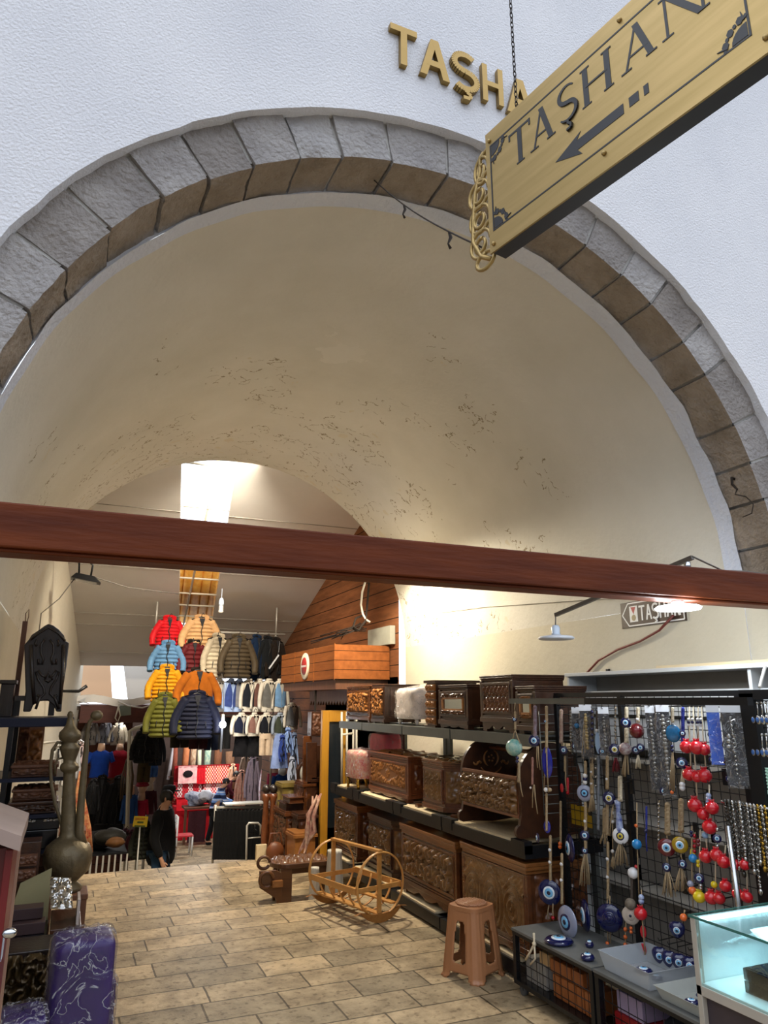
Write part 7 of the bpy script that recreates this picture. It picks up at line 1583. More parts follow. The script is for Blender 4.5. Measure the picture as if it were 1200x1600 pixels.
# ---- black trousers on a rail at the floor edge
t = thing('trouser_rail', 'low white topped rail at the far end of the tiled floor', 'rail', (2.13, 9.55, floor_z(9.5))); a, e = at(338, 1263, Y=9.5), at(412, 1262, Y=9.5); zf = floor_z(9.55) + .004
b = MB(); b.tube([(a.x, 9.55, a.z), (e.x, 9.55, e.z)], .018, 8); b.box(a.x + .1, e.x, 9.45, 9.65, a.z + .03, a.z + .045); b.build('rail', M_pipe, t)
for x in (a.x, e.x): b = MB(); b.tube([(x, 9.55, zf), (x, 9.55, a.z + .03)], .015, 8); b.build('post', M_pipe, t)
N_ = ['leftmost', 'second', 'third', 'fourth', 'fifth', 'sixth', 'seventh', 'eighth', 'ninth', 'tenth', 'eleventh', 'rightmost']
for i in range(12):
    legs(f'black trousers on the white topped rail, {N_[i]} of twelve' if i in (0, 11) else f'black trousers on the white topped rail, {N_[i]} from the left', 342 + i * 6, 1266, 1341, 22, 9.55 - .002 * i, cloth('#0c0c0e'), group='black trousers on the low rail', rz=1.1, hang=False)
t = thing('hanger_stand', 'thin grey metal stand with a hanger before the black trousers', 'stand', at(397, 1341, Y=9.15)); Y_ = 9.15; zf = floor_z(9.16) + .004
p = [at(386, 1345, Y=Y_), at(386, 1290, Y=Y_), at(389, 1286, Y=Y_), at(403, 1286, Y=Y_), at(407, 1290, Y=Y_), at(407, 1304, Y=Y_)]; p[0].z = zf
b = MB(); b.tube(p, .014, 7); b.tube([at(386, 1310, Y=Y_), at(408, 1308, Y=Y_)], .008, 6); b.build('tube_frame', M_pipe, t)
b = MB(); q = at(398, 1295, Y=Y_); b.tube([q + Vector((0, 0, .05)), q, q + Vector((-.07, 0, -.05)), q + Vector((.07, 0, -.05)), q], .006, 5); b.build('hanger', M_hang, t)
# ================================================================== LOWER STALLS
M_skin = mat('skin', '#b98a6c', .5, var=.05); M_hair = mat('dark_hair', '#17110d', .6, var=.2)
def tarp(name, col, k=.6):
    m = bpy.data.materials.new(name); m.use_nodes = True; N = m.node_tree.nodes; L = m.node_tree.links; N.remove(N['Principled BSDF'])
    d = N.new('ShaderNodeBsdfDiffuse'); q = N.new('ShaderNodeBsdfTranslucent'); x = N.new('ShaderNodeMixShader'); x.inputs[0].default_value = k
    for n in (d, q): n.inputs[0].default_value = lin(col)
    L.new(d.outputs[0], x.inputs[1]); L.new(q.outputs[0], x.inputs[2]); L.new(x.outputs[0], N['Material Output'].inputs['Surface']); return m
# red brown fascia and roofs over the stalls
M_fas = wood('red_brown_fascia', '#4e2620', '#5f3028', .5, 'x', 3)
b = MB(); b.box(.22, 3.2, 12.7, 12.78, 1.16, 1.44); tag(b.build('stall_fascia', M_fas, bevel=.006), 'red brown wooden fascia above the suits stall', 'fascia')
b = MB(); b.box(-2, 8, 12.8, 24, 1.36, 1.42); struct(b.build('ceiling_stall', mat('stall_roof', '#5a4a40', .8, var=.1), loc=(0, 0, 0)), 'low roof over the far stalls')
b = MB(); b.add([Vector(q) for q in ((.16, 13.3, 1.5), (.72, 13.3, 1.5), (.62, 13.4, 2.2), (.14, 13.4, 2.2))], [(0, 1, 2, 3)]); tag(b.build('tan_tarpaulin', tarp('tan_tarp', '#c29f7e')), 'tan tarpaulin at the left of the bright far opening', 'tarpaulin')
b = MB(); b.grid(8, 8, lambda i, j: Vector((.82 + .6 * i + .14 * (1 - j), 13.1 + .2 * j + .05 * math.sin(i * 4), 1.45 + .75 * j))); tag(b.build('grey_tarpaulin', tarp('grey_tarp', '#b9b3aa', .25)), 'grey tarpaulin at the right of the bright far opening', 'tarpaulin')
b = MB(); b.grid(10, 3, lambda i, j: Vector((.1 + 1.5 * i, 12.66 + .02 * j, 1.44 + .12 * j + .04 * math.sin(i * 9)))); tag(b.build('plastic_sheet', mat('white_sheet', '#e8e6e4', .4, var=.05)), 'crumpled white plastic sheet along the top of the fascia', 'sheet')
b = MB(); b.box(-.4, 1.15, 14.2, 14.25, -3, 1.38); struct(b.build('wall_stall', M_dkbrown, loc=(0, 0, 0)), 'dark back boards of the suits stall')
b = MB(); b.box(-2.0, 9, 24, 24.1, -3.5, 1.4); struct(b.build('wall_far', mat('far_wall', '#4a3a34', .8, var=.15), loc=(0, 0, 0)))
b = MB(); b.box(6.2, 6.3, 12.8, 24, -3.5, 1.4); struct(b.build('wall_far_right', mat('far_wall', '#4a3a34', .8, var=.15), loc=(0, 0, 0)))
YS = 13.0
for i, (n, u, v0, v1, w, col, q) in enumerate((('grey checked childs suit, leftmost of three under the fascia', 143, 1128, 1164, 30, '#6b6763', 0), ('blue grey checked childs suit, middle of three under the fascia', 166, 1128, 1163, 26, '#62656e', 0), ('beige childs blazer with brooch, right of three under the fascia', 186, 1131, 1164, 32, '#a39a88', 0))):
    jacket(n, u, v0, v1, w, YS, cloth(col), 0, name='childs_suit', group='childrens suits under the fascia', lin_=cloth('#c9cdd2') if i < 2 else M_lin, buttons=True, cat='suit')
b = MB(); b.tube([(.1, YS, 1.2), (1.4, YS, 1.2)], .014, 6); b.tube([(.12, YS, 1.2), (.12, YS, floor_z(YS))], .014, 6); b.tube([(1.38, YS, 1.2), (1.38, YS, floor_z(YS))], .014, 6); tag(b.build('suit_rail', M_pipe), 'metal rail the childrens suits hang from', 'rail')
def mannequin(label, u, v0, v1, wpx, Y, m, head=None, group='mannequin torsos', legs_m=None, sleeves=True, hat=None, headcol='#caa58a'):
    c = at(u, v0, Y=Y); H = c.z - at(u, v1, Y=Y).z; W = abs(at(u + wpx, v0, Y=Y).x - c.x); t = thing('mannequin', label, 'mannequin', (c.x, Y, floor_z(Y)), group)
    mk = mat('mannequin_' + headcol.strip('#'), headcol, .4, var=.04)
    b = MB(); loft(b, c, [(0, .14, .6), (.08 * H, .30, .9), (.2 * H, .40, 1.1), (.6 * H, .32, 1), (H, .36, 1)], W, .17 * W + .02, 20, 0, 0, None, wr=.012); b.build('top', m, t)
    b = MB(); b.tube([c + Vector((0, 0, -.03)), c + Vector((0, 0, .10 if not head else .08))], [.065, .05], 10); b.build('neck', mk, t)
    if sleeves:
        for s in (-1, 1): b = MB(); b.tube([c + Vector((s * W * (.32 + .16 * f), -.02 * f, -H * (.1 + (.36 if sleeves == 'short' else .8) * f))) for f in [i / 6 for i in range(7)]], [W * (.12 - .035 * i / 6) for i in range(7)], 9); b.build('sleeve', m, t)
    if head:
        q = c + Vector((0, -.01, .17)); b = MB(); b.ball(q, (.075, .09, .105), 14); b.ball(q + Vector((0, -.09, -.01)), (.012, .015, .02), 8); b.build('head', mk, t)
        if hat: b = MB(); b.ball(q + Vector((0, .01, .04)), (.09, .1, .085), 12); b.tube([q + Vector((.088 * math.cos(w), .01 + .1 * math.sin(w), .02)) for w in [2 * PI * i / 14 for i in range(14)]], .016, 6, closed=True); b.build('hat', hat, t)
    b = MB(); z1_ = c.z - H
    if legs_m:
        for s in (-1, 1): q_ = MB(); q_.tube([(c.x + s * W * .17, Y, z1_ + .05), (c.x + s * W * .15, Y, floor_z(Y) + .02)], [W * .17, W * .11], 10); q_.build('trouser_leg', legs_m, t)
    b.tube([(c.x, Y + .05, z1_ + .1), (c.x, Y + .05, floor_z(Y) + .02)], .016, 6); b.lathe([(.14, floor_z(Y) + .004), (.13, floor_z(Y) + .02), (0, floor_z(Y) + .022)], (c.x, Y + .05, 0), 14); b.build('stand', M_pipe, t)
    return t
mannequin('headless torso in bright blue v-neck shirt in the suits stall', 158, 1172, 1214, 42, 12.7, cloth('#123a96'), sleeves='short'); mannequin('headless torso in deep red shirt in the suits stall', 187, 1172, 1214, 42, 12.95, cloth('#8a0f22'), sleeves='short')
mannequin('headless torso in blue denim shirt beside the black coats', 204, 1238, 1286, 26, 12.4, cloth('#24467e')); mannequin('childs mannequin in red hat and pink red coat', 221, 1247, 1276, 24, 12.5, cloth('#a01c3c'), head=True, hat=cloth('#7a1826')); mannequin('childs mannequin in a plum hooded coat', 234, 1232, 1272, 26, 12.7, cloth('#4a2530'), head=True, hat=cloth('#22181a'), headcol='#d6cdb8')
mannequin('white headed mannequin in royal blue polo shirt by the booth', 441, 1208, 1258, 34, 10.9, cloth('#17408c'), head=True, headcol='#b9c3cf', sleeves='short')
mannequin('white headed mannequin in pink scarf beside the blue polo', 428, 1204, 1250, 22, 11.6, cloth('#c04a72'), head=True, headcol='#d9c7c9')
for i, (n, u, v0, v1, w, Y, col, q, nm) in enumerate((('long black coat in the suits stall, left one', 160, 1216, 1300, 40, 12.6, '#0e0e11', 0, 'coat'), ('long black coat in the suits stall, right one', 186, 1217, 1300, 40, 12.55, '#121215', 0, 'coat'), ('black leather jacket hanging left of the black coats', 146, 1222, 1272, 26, 12.3, '#17181c', 0, 'leather_jacket'),
    ('shiny black puffer jacket on the metal rack behind the olive jacket', 228, 1140, 1192, 44, 11.6, '#0d1015', 8, 'puffer_jacket'), ('dark slate jacket beside the shiny black puffer', 246, 1146, 1196, 30, 11.7, '#161c26', 0, 'jacket'),
    ('plum leather jacket low by the yellow sign, left one', 196, 1300, 1345, 26, 11.7, '#3c1a26', 0, 'leather_jacket'), ('plum leather jacket low by the yellow sign, right one', 206, 1302, 1344, 22, 11.6, '#472030', 0, 'leather_jacket'), ('dark green quilted waistcoat under the yellow sign', 225, 1287, 1342, 42, 11.3, '#23251c', 8, 'quilted_waistcoat'))):
    jacket(n, u, v0, v1, w, Y, cloth(col, .5 if 'leather' in nm else .8), q, name=nm, group='jackets in the suits stall', cat='coat' if nm == 'coat' else 'jacket', spread=.04)
t = thing('garment_rack', 'grey metal garment rack left of the olive jacket', 'rack', at(205, 1345, Y=11.9)); t.location.z = floor_z(11.9)
p = [at(202, 1345, Y=11.9), at(203, 1142, Y=11.9), at(212, 1138, Y=11.8), at(246, 1128, Y=11.5), at(258, 1130, Y=11.4)]; p[0].z = floor_z(11.9) + .004
b = MB(); b.tube(p, .03, 8); b.build('frame', M_pipe, t); b = MB(); q = at(207, 1150, Y=11.85); r_ = at(207, 1182, Y=11.85); b.tube([q, r_], .02, 6); b.build('prop', M_cordw, t)
for n, u, v0, v1, w, Y, col, nm in (('olive cargo trousers below the black puffer jacket', 226, 1190, 1222, 22, 11.9, '#3d3320', 'trousers'), ('blue jeans behind the plum hooded mannequin', 240, 1196, 1214, 16, 12.3, '#3c64a8', 'jeans'), ('black trousers hanging below the black coats, left', 158, 1288, 1330, 26, 12.5, '#0d0d10', 'trousers'), ('black trousers hanging below the black coats, right', 182, 1288, 1330, 26, 12.5, '#0f0f12', 'trousers')):
    legs(n, u, v0, v1, w, Y, cloth(col), nm, group='trousers in the suits stall')
b = MB(); c0 = at(202, 1186, Y=12.1)
for i in range(14): x = R.uniform(-.09, .09); b.tube([c0 + Vector((x * .4, 0, 0)), c0 + Vector((x, -.02, -.25)), c0 + Vector((x * .9, 0, R.uniform(-.6, -.42)))], .01, 5)
tag(b.build('belt_bunch', mat('tan_belts', '#4a3a24', .6, var=.2)), 'bunch of tan belts hanging beside the red shirt', 'belts', kind='stuff')
# yellow notice
p, q = at(209, 1276, Y=11.1), at(230, 1291, Y=11.1); Wd, Hd = q.x - p.x, p.z - q.z
t = thing('yellow_notice', 'yellow card with red lettering in the suits stall', 'sign', (p.x + Wd / 2, 11.1, q.z)); b = MB(); b.cbox((p.x + Wd / 2, 11.1, q.z + Hd / 2), (Wd, .006, Hd), 0, 0, math.radians(5)); b.build('card', mat('notice_yellow', '#d9b81a', .6, var=.03), t)
mb, _ = text('lettering', 'ŞALVAR', None, None, (p.x + .02, 11.094, q.z + Hd * .62 + .01), (1, 0, -.08), (.08, 0, 1), Hd * .2, .001, Wd * .72, bold=.02); mb.build('lettering', mat('notice_red', '#b5331c', .6, var=0), t, 'red capital lettering')
b = MB(); M5 = Matrix.Translation((p.x + Wd / 2, 11.094, q.z + Hd / 2)) @ Matrix.Rotation(math.radians(5), 4, 'Y')
for zz, w0 in ((-.01, .22), (-.06, .38)): b.box(-Wd * w0, Wd * w0, -.001, .0, zz - .012, zz + .012, M5)
b.build('text_line', mat('notice_green', '#54611c', .6, var=0), t); b = MB(); b.tube([(p.x + Wd / 2, 11.1, q.z), (p.x + Wd / 2, 11.1, floor_z(11.1) + .004)], .012, 6); b.build('stick', M_pipe, t)
# white garments, red scarf, crates by the ewer
for n, u, v0, v1, w, Y, col in (('white long robe hanging left of the ewer neck', 92, 1168, 1236, 26, 9.0, '#b9b9b6'), ('pale grey robe behind the ewer spout', 118, 1160, 1256, 26, 9.4, '#a9acb0'), ('pinkish white robe beside the blue torso', 128, 1166, 1215, 20, 9.8, '#c7b3b6')):
    jacket(n, u, v0, v1, w, Y, cloth(col), 0, name='long_robe', group='pale robes behind the ewer', cat='robe', spread=.02)
b = MB(); b.tube([Vector((xw(8.7) - .0, 8.7, at(92, 1160, Y=8.9).z)), at(92, 1158, Y=9.0), at(118, 1152, Y=9.4), at(130, 1160, Y=9.8), Vector((xw(10.2), 10.2, at(130, 1160, Y=9.8).z))], .014, 6); tag(b.build('robe_rail', M_pipe), 'wall rail the pale robes hang from', 'rail')
b = MB(); c0 = at(128, 1205, Y=9.3)
for i in range(10): x = R.uniform(-.04, .05); b.tube([c0 + Vector((x * .3, 0, 0)), c0 + Vector((x, 0, -.3)), c0 + Vector((x * 1.6 + .06, -.03, -.6)), c0 + Vector((x * 1.7 + .1, 0, R.uniform(-1.0, -.8)))], .022, 6)
tag(b.build('floral_scarf', mat('red_floral', '#9c2a20', .85, col2='#c9a06a', vs=24)), 'red flowered scarves hanging behind the ewer spout', 'scarf')
fbox('small wooden crate of pale goods behind the ewer neck', 108, 1272, 122, 1296, 8.6, .2, W_br, carv=None, name='wooden_crate', cat='crate')
tp = thing('crate_table', 'dark table under the small wooden crate', 'table', at(114, 1345, Y=8.7)); q = at(115, 1297, Y=8.6); tp.location.z = floor_z(8.6)
b = MB(); b.box(q.x - .14, q.x + .12, 8.55, 8.9, q.z - .04, q.z - .004); b.build('tabletop', W_br, tp); 
for sx in (-.12, .1): b = MB(); b.box(q.x + sx - .015, q.x + sx + .015, 8.58, 8.61, floor_z(8.6) + .004, q.z - .04); b.build('leg', W_br, tp)
b = MB(); p = at(115, 1268, Y=8.66)
for i in range(12): b.ball((p.x + R.uniform(-.05, .05), 8.66 + R.uniform(-.03, .06), p.z - .03 + R.uniform(0, .05)), .022, 8)
tag(b.build('pale_goods', mat('pale_goods', '#c9ae78', .7, var=.2)), 'heap of pale nuts on the small crate', 'goods', kind='stuff')
for i, (u, v, r, col, n) in enumerate(((152, 1312, .22, '#0d0d10', 'black soft bag, left one piled at the floor edge'), (172, 1308, .20, '#16140f', 'black soft bag, right one piled at the floor edge'), (180, 1316, .12, '#5a3a1c', 'tan leather bag on the pile at the floor edge'))):
    c = at(u, v, Y=10.6 - .15 * i); b = MB(); b.ball(c, (r, r * .7, r * .5), 16, jag=.25); tag(b.build('soft_bag', cloth(col, .6)), n, 'bag', 'bags piled at the floor edge')
t = thing('wire_crate', 'black wire crate under the pile of bags', 'crate', at(160, 1350, Y=10.6)); c = at(160, 1326, Y=10.6); t.location.z = floor_z(10.6); b = MB(); b.box(c.x - .3, c.x + .28, 10.25, 10.8, c.z - .02, c.z)
b.build('top', M_blk, t)
for i in range(9): b = MB(); x = c.x - .29 + i * .07; b.box(x, x + .02, 10.25, 10.27, floor_z(10.26) + .004, c.z - .02); b.build('bar', M_pipe, t)
# hanging bits on the fascia
for n, pts, m, nm in (('white string loop hanging from the fascia', ((186, 1100), (183, 1112), (180, 1122), (184, 1128), (188, 1118), (185, 1104)), M_cordw, 'string_loop'), ('white cable sagging across the fascia to the mustard jacket', ((184, 1096), (200, 1103), (222, 1106), (236, 1102), (239, 1096)), M_cordw, 'sagging_cable')):
    b = MB(); b.tube([at(*q, Y=12.6) for q in pts], .012, 6); tag(b.build(nm, m), n, 'cable')
b = MB(); p = at(188, 1102, Y=12.62); q = at(204, 1118, Y=12.62); b.cbox((p + q) / 2, (q.x - p.x, .02, p.z - q.z), 0, 0, -.1); b.tube([Vector(((p.x + q.x) / 2, 12.62, p.z)), Vector(((p.x + q.x) / 2, 12.69, 1.3))], .008, 5); tag(b.build('grey_plate', mat('grey_plate', '#7f8c86', .5, var=.05)), 'small grey plate hanging from the fascia', 'plate')
b = MB(); p = at(131, 1095, Y=12.6); b.prism([(p.x - .08, p.z), (p.x + .04, p.z + .06), (p.x, p.z), (p.x + .1, p.z - .05), (p.x, p.z - .03)], 12.62, 12.64, 'xz'); tag(b.build('arrow_scrap', M_card), 'white paper scrap stuck at the left end of the fascia', 'scrap')
b = MB(); p = at(108, 1080, Y=9.0); x0 = xw(9.0); b.tube([Vector((x0, 9, p.z)), p + Vector((.1, 0, 0)), p + Vector((.18, 0, .06))], [.012, .018, .02], 6); tag(b.build('wall_bracket', M_blk), 'small dark bracket on the far left wall', 'bracket')
# ================================================================== FAR STALL AND PEOPLE
def skin_obj(name, vs, es, rs, m, parent, F, sub=1):
    me = bpy.data.meshes.new(name); me.from_pydata([tuple(F @ Vector(v) - parent.location) for v in vs], es, []); o = bpy.data.objects.new(name, me); COL.objects.link(o); o.parent = parent
    o.modifiers.new('skin', 'SKIN'); o.modifiers['skin'].use_smooth_shade = True
    for d, r in zip(me.skin_vertices[0].data, rs): d.radius = r if isinstance(r, tuple) else (r, r)
    if me.skin_vertices[0].data: me.skin_vertices[0].data[0].use_root = True
    s = o.modifiers.new('sub', 'SUBSURF'); s.levels = sub; s.render_levels = sub + (1 if sub < 2 else 0); me.materials.append(m); return o
def person(label, u, vhead, Y, zf, rz, h, top, trs, shoe, pose, sleeve=True, hairc=None, cap=None, collar=None, hem=.0, group=None, bald=False, bulk=1.):
    c = at(u, vhead, Y=Y); t = thing('person', label, 'person', (c.x, Y, zf), group); F = Matrix.Translation((c.x, Y, zf)) @ Matrix.Rotation(rz, 4, 'Z') @ Matrix.Scale(h, 4)
    b_ = pose.get('lean', 0.); hd = pose.get('head', (0, -.01)); st = pose.get('stride', 0.)
    lx = lambda z: -b_ * max(0, (z - .52)) * 1.0   # forward lean is -y
    P = {'pel': (0, .0, .53), 'waist': (0, lx(.62), .62), 'chest': (0, lx(.74), .735), 'neck': (0, lx(.84), .845), 'hb': (hd[0] * .5, lx(.88) + hd[1] - .005, .885), 'hm': (hd[0], lx(.92) + hd[1] - .012, .925), 'ht': (hd[0], lx(.95) + hd[1] - .006, .965)}
    for s, k in ((-1, 'r'), (1, 'l')):
        el, wr = pose.get('arm_' + k, ((s * .155, .01, .64), (s * .15, -.05, .50)))
        P['sh' + k] = (s * .105, lx(.815), .81); P['el' + k] = el; P['wr' + k] = wr
        d = (Vector(wr) - Vector(el)).normalized(); P['ha' + k] = tuple(Vector(wr) + d * .045)
        P['hip' + k] = (s * .05, 0, .50); P['kn' + k] = (s * .055, s * st * .5 - .02, .285); P['an' + k] = (s * .06, s * st, .045); P['to' + k] = (s * .07, s * st - .085, .018); P['hl' + k] = (s * .06, s * st + .02, .02)
    def mk(name, chain, rad, m):
        ks = []; es = []
        for a, q in chain:
            for x in (a, q):
                if x not in ks: ks.append(x)
            es.append((ks.index(a), ks.index(q)))
        return ks, es, skin_obj(name, [P[k] for k in ks], es, [tuple(h * q for q in (rad[k] if isinstance(rad[k], tuple) else (rad[k], rad[k]))) for k in ks], m, t, F)
    rad = {'pel': (.085, .065), 'waist': (.08, .06), 'chest': (.098, .07), 'neck': .03, 'hb': .038, 'hm': (.042, .05), 'ht': (.034, .04)}
    for k in 'rl': rad.update({'sh' + k: .034, 'el' + k: .024, 'wr' + k: .016, 'ha' + k: (.022, .012), 'hip' + k: .055, 'kn' + k: .036, 'an' + k: .023, 'to' + k: (.024, .016), 'hl' + k: .022})
    body = [('pel', 'waist'), ('waist', 'chest'), ('chest', 'neck'), ('neck', 'hb'), ('hb', 'hm'), ('hm', 'ht')]
    for k in 'rl':
        body += [('chest', 'sh' + k), ('sh' + k, 'el' + k), ('el' + k, 'wr' + k), ('wr' + k, 'ha' + k), ('pel', 'hip' + k), ('hip' + k, 'kn' + k), ('kn' + k, 'an' + k), ('an' + k, 'to' + k)]
        hv = Vector(P['ha' + k]); d = (hv - Vector(P['wr' + k])).normalized(); sd = d.cross(Vector((1, 0, 0))); sd = sd.normalized() if sd.length > .1 else Vector((0, 1, 0)); cu = d.cross(sd)
        for i in range(5):
            a_, b2 = f'f{i}{k}', f'g{i}{k}'
            if i < 4: P[a_] = tuple(hv + d * .018 + sd * (.0095 * (i - 1.5))); P[b2] = tuple(hv + d * (.046 - .005 * abs(i - 1.3)) + sd * (.011 * (i - 1.5)) + cu * .012)
            else: P[a_] = tuple(hv - d * .01 + sd * .022); P[b2] = tuple(hv + d * .014 + sd * .032 + cu * .008)
            rad[a_] = .0055; rad[b2] = .0046; body += [('ha' + k, a_), (a_, b2)]
    mk('body', body, rad, M_skin)
    big = {k: (tuple(q * 1.16 + .004 for q in v) if isinstance(v, tuple) else v * 1.22 + .005) for k, v in rad.items()}
    bk = lambda v: tuple(q * bulk for q in v) if isinstance(v, tuple) else v * bulk
    big['neck'] = .036; big['hem'] = (.102, .082); P['hem'] = (0, .0, .46 - hem); P['nk2'] = tuple(Vector(P['chest']).lerp(Vector(P['neck']), .75)); big['nk2'] = .045
    ch = [('hem', 'pel'), ('pel', 'waist'), ('waist', 'chest'), ('chest', 'nk2')]; big['waist'] = (.098, .076); big['pel'] = (.10, .08)
    for k in 'rl':
        P['cf' + k] = tuple(Vector(P['el' + k]).lerp(Vector(P['wr' + k]), .92)) if sleeve else tuple(Vector(P['sh' + k]).lerp(Vector(P['el' + k]), .8)); big['cf' + k] = .024 if sleeve else .036
        ch += [('chest', 'sh' + k)] + ([('sh' + k, 'el' + k), ('el' + k, 'cf' + k)] if sleeve else [('sh' + k, 'cf' + k)])
    mk('jacket' if hem > .03 else 'sweater', ch, {k: bk(v) for k, v in big.items()}, top)
    ch = [('pel', 'hip' + k) for k in 'rl'] + [x for k in 'rl' for x in (('hip' + k, 'kn' + k), ('kn' + k, 'an' + k))]
    br = dict(big); br['pel'] = (.088, .07)
    for k in 'rl': br['an' + k] = .036; br['kn' + k] = .052; br['hip' + k] = .07
    mk('trousers', ch, br, trs)
    for k in 'rl': mk('shoe', [('hl' + k, 'to' + k)], {'hl' + k: .03, 'to' + k: (.03, .024)}, shoe)
    H3 = lambda p: F @ Vector(p)
    hm, ht = Vector(P['hm']), Vector(P['ht'])
    mk2 = MB(); k = h
    mk2.ball(H3(hm + Vector((0, .010, .012))), (.047 * k, .058 * k, .056 * k), 16, M=Matrix.Rotation(rz, 3, 'Z')) if not bald else mk2.ball(H3(hm + Vector((0, .016, .0))), (.046 * k, .046 * k, .045 * k), 14)
    mk2.build('hair', hairc or M_hair, t)
    b = MB(); b.ball(H3(hm + Vector((0, -.056, -.008))), (.008 * k, .011 * k, .012 * k), 8); b.build('nose', M_skin, t)
    for s in (-1, 1):
        b = MB(); b.ball(H3(hm + Vector((s * .018, -.045, .008))), (.007 * k, .006 * k, .005 * k), 8); b.build('eye', M_hair, t)
        b = MB(); b.ball(H3(hm + Vector((s * .046, .004, -.004))), (.008 * k, .010 * k, .017 * k), 8); b.build('ear', M_skin, t)
    b = MB(); b.ball(H3(hm + Vector((0, -.047, -.030))), (.014 * k, .005 * k, .004 * k), 8); b.build('mouth', mat('lip', '#7a4438', .5, var=0), t)
    if cap: b = MB(); b.lathe([(.056 * k, 0), (.06 * k, .02 * k), (.05 * k, .045 * k), (0, .055 * k)], H3(hm + Vector((0, 0, .02))), 16); q = H3(hm + Vector((0, -.06, .022))); b.ball(q, (.04 * k, .035 * k, .006 * k), 10); b.build('cap', cap, t)
    if collar: b = MB(); q = H3(P['nk2']); b.tube([q + Vector((.05 * k * math.cos(w), .05 * k * math.sin(w), .012 * k)) for w in [2 * PI * i / 14 for i in range(14)]], .012 * k, 6, closed=True); b.build('collar', collar, t)
    return t
def stripe_mat():
    m = cloth('#3d5c9c'); m2 = m.copy(); m2.name = 'striped_knit'; nt = m2.node_tree; N = nt.nodes; L = nt.links; b = N['Principled BSDF']; tc = [n for n in N if n.type == 'TEX_COORD'][0]
    sp = N.new('ShaderNodeSeparateXYZ'); L.new(tc.outputs['Object'], sp.inputs[0]); mu = N.new('ShaderNodeMath'); mu.operation = 'MULTIPLY'; mu.inputs[1].default_value = 5.2; L.new(sp.outputs['Z'], mu.inputs[0]); fr = N.new('ShaderNodeMath'); fr.operation = 'FRACT'; L.new(mu.outputs[0], fr.inputs[0])
    rp = N.new('ShaderNodeValToRGB'); rp.color_ramp.interpolation = 'CONSTANT'; e = rp.color_ramp.elements; e[0].color = lin('#1c2748'); e[1].position = .45; e[1].color = lin('#6f94d0'); q = e.new(.75); q.color = lin('#d3dae6'); q = e.new(.86); q.color = lin('#6f94d0'); L.new(fr.outputs[0], rp.inputs[0]); L.new(rp.outputs[0], b.inputs['Base Color']); return m2
blk = cloth('#0b0b0d'); jean = cloth('#28415c')
PB = 11.25
person('person in black jacket and blue jeans standing side-on, back to the stairs', 259, 1226, PB, floor_z(PB) - .0, 1.15, 1.73, blk, jean, blk, {'arm_r': ((-.15, .02, .64), (-.14, -.05, .49)), 'arm_l': ((.15, .02, .64), (.15, -.02, .5)), 'head': (0, -.012)}, hem=.06, collar=cloth('#8f949c'), bulk=1.25)
person('person in dark cap partly hidden behind the black jacket person', 262, 1208, 12.2, floor_z(12.2) - .02, 1.3, 1.78, cloth('#15171b'), blk, blk, {}, cap=mat('dark_cap', '#1a1b20', .8, var=.1), hem=.05)
PS = 20.3
person('person in blue striped sweater and black trousers bending over the counter', 338, 1222, PS, floor_z(PS), 1.35, 1.66, stripe_mat(), blk, blk, {'lean': .30, 'stride': .10, 'arm_r': ((-.14, -.16, .66), (-.09, -.30, .60)), 'arm_l': ((.14, -.14, .66), (.09, -.29, .61)), 'head': (0, -.03)}, collar=cloth('#2a3a66'))
person('person in burgundy sweater and pale jeans looking down behind the striped one', 356, 1218, 21.2, floor_z(21.2) + .16, .9, 1.66, cloth('#4d1524'), cloth('#7d97ad'), blk, {'lean': .25, 'arm_r': ((-.14, -.14, .66), (-.07, -.26, .6)), 'arm_l': ((.14, -.14, .66), (.07, -.26, .6)), 'head': (0, -.05)}, collar=cloth('#1c1d22'))
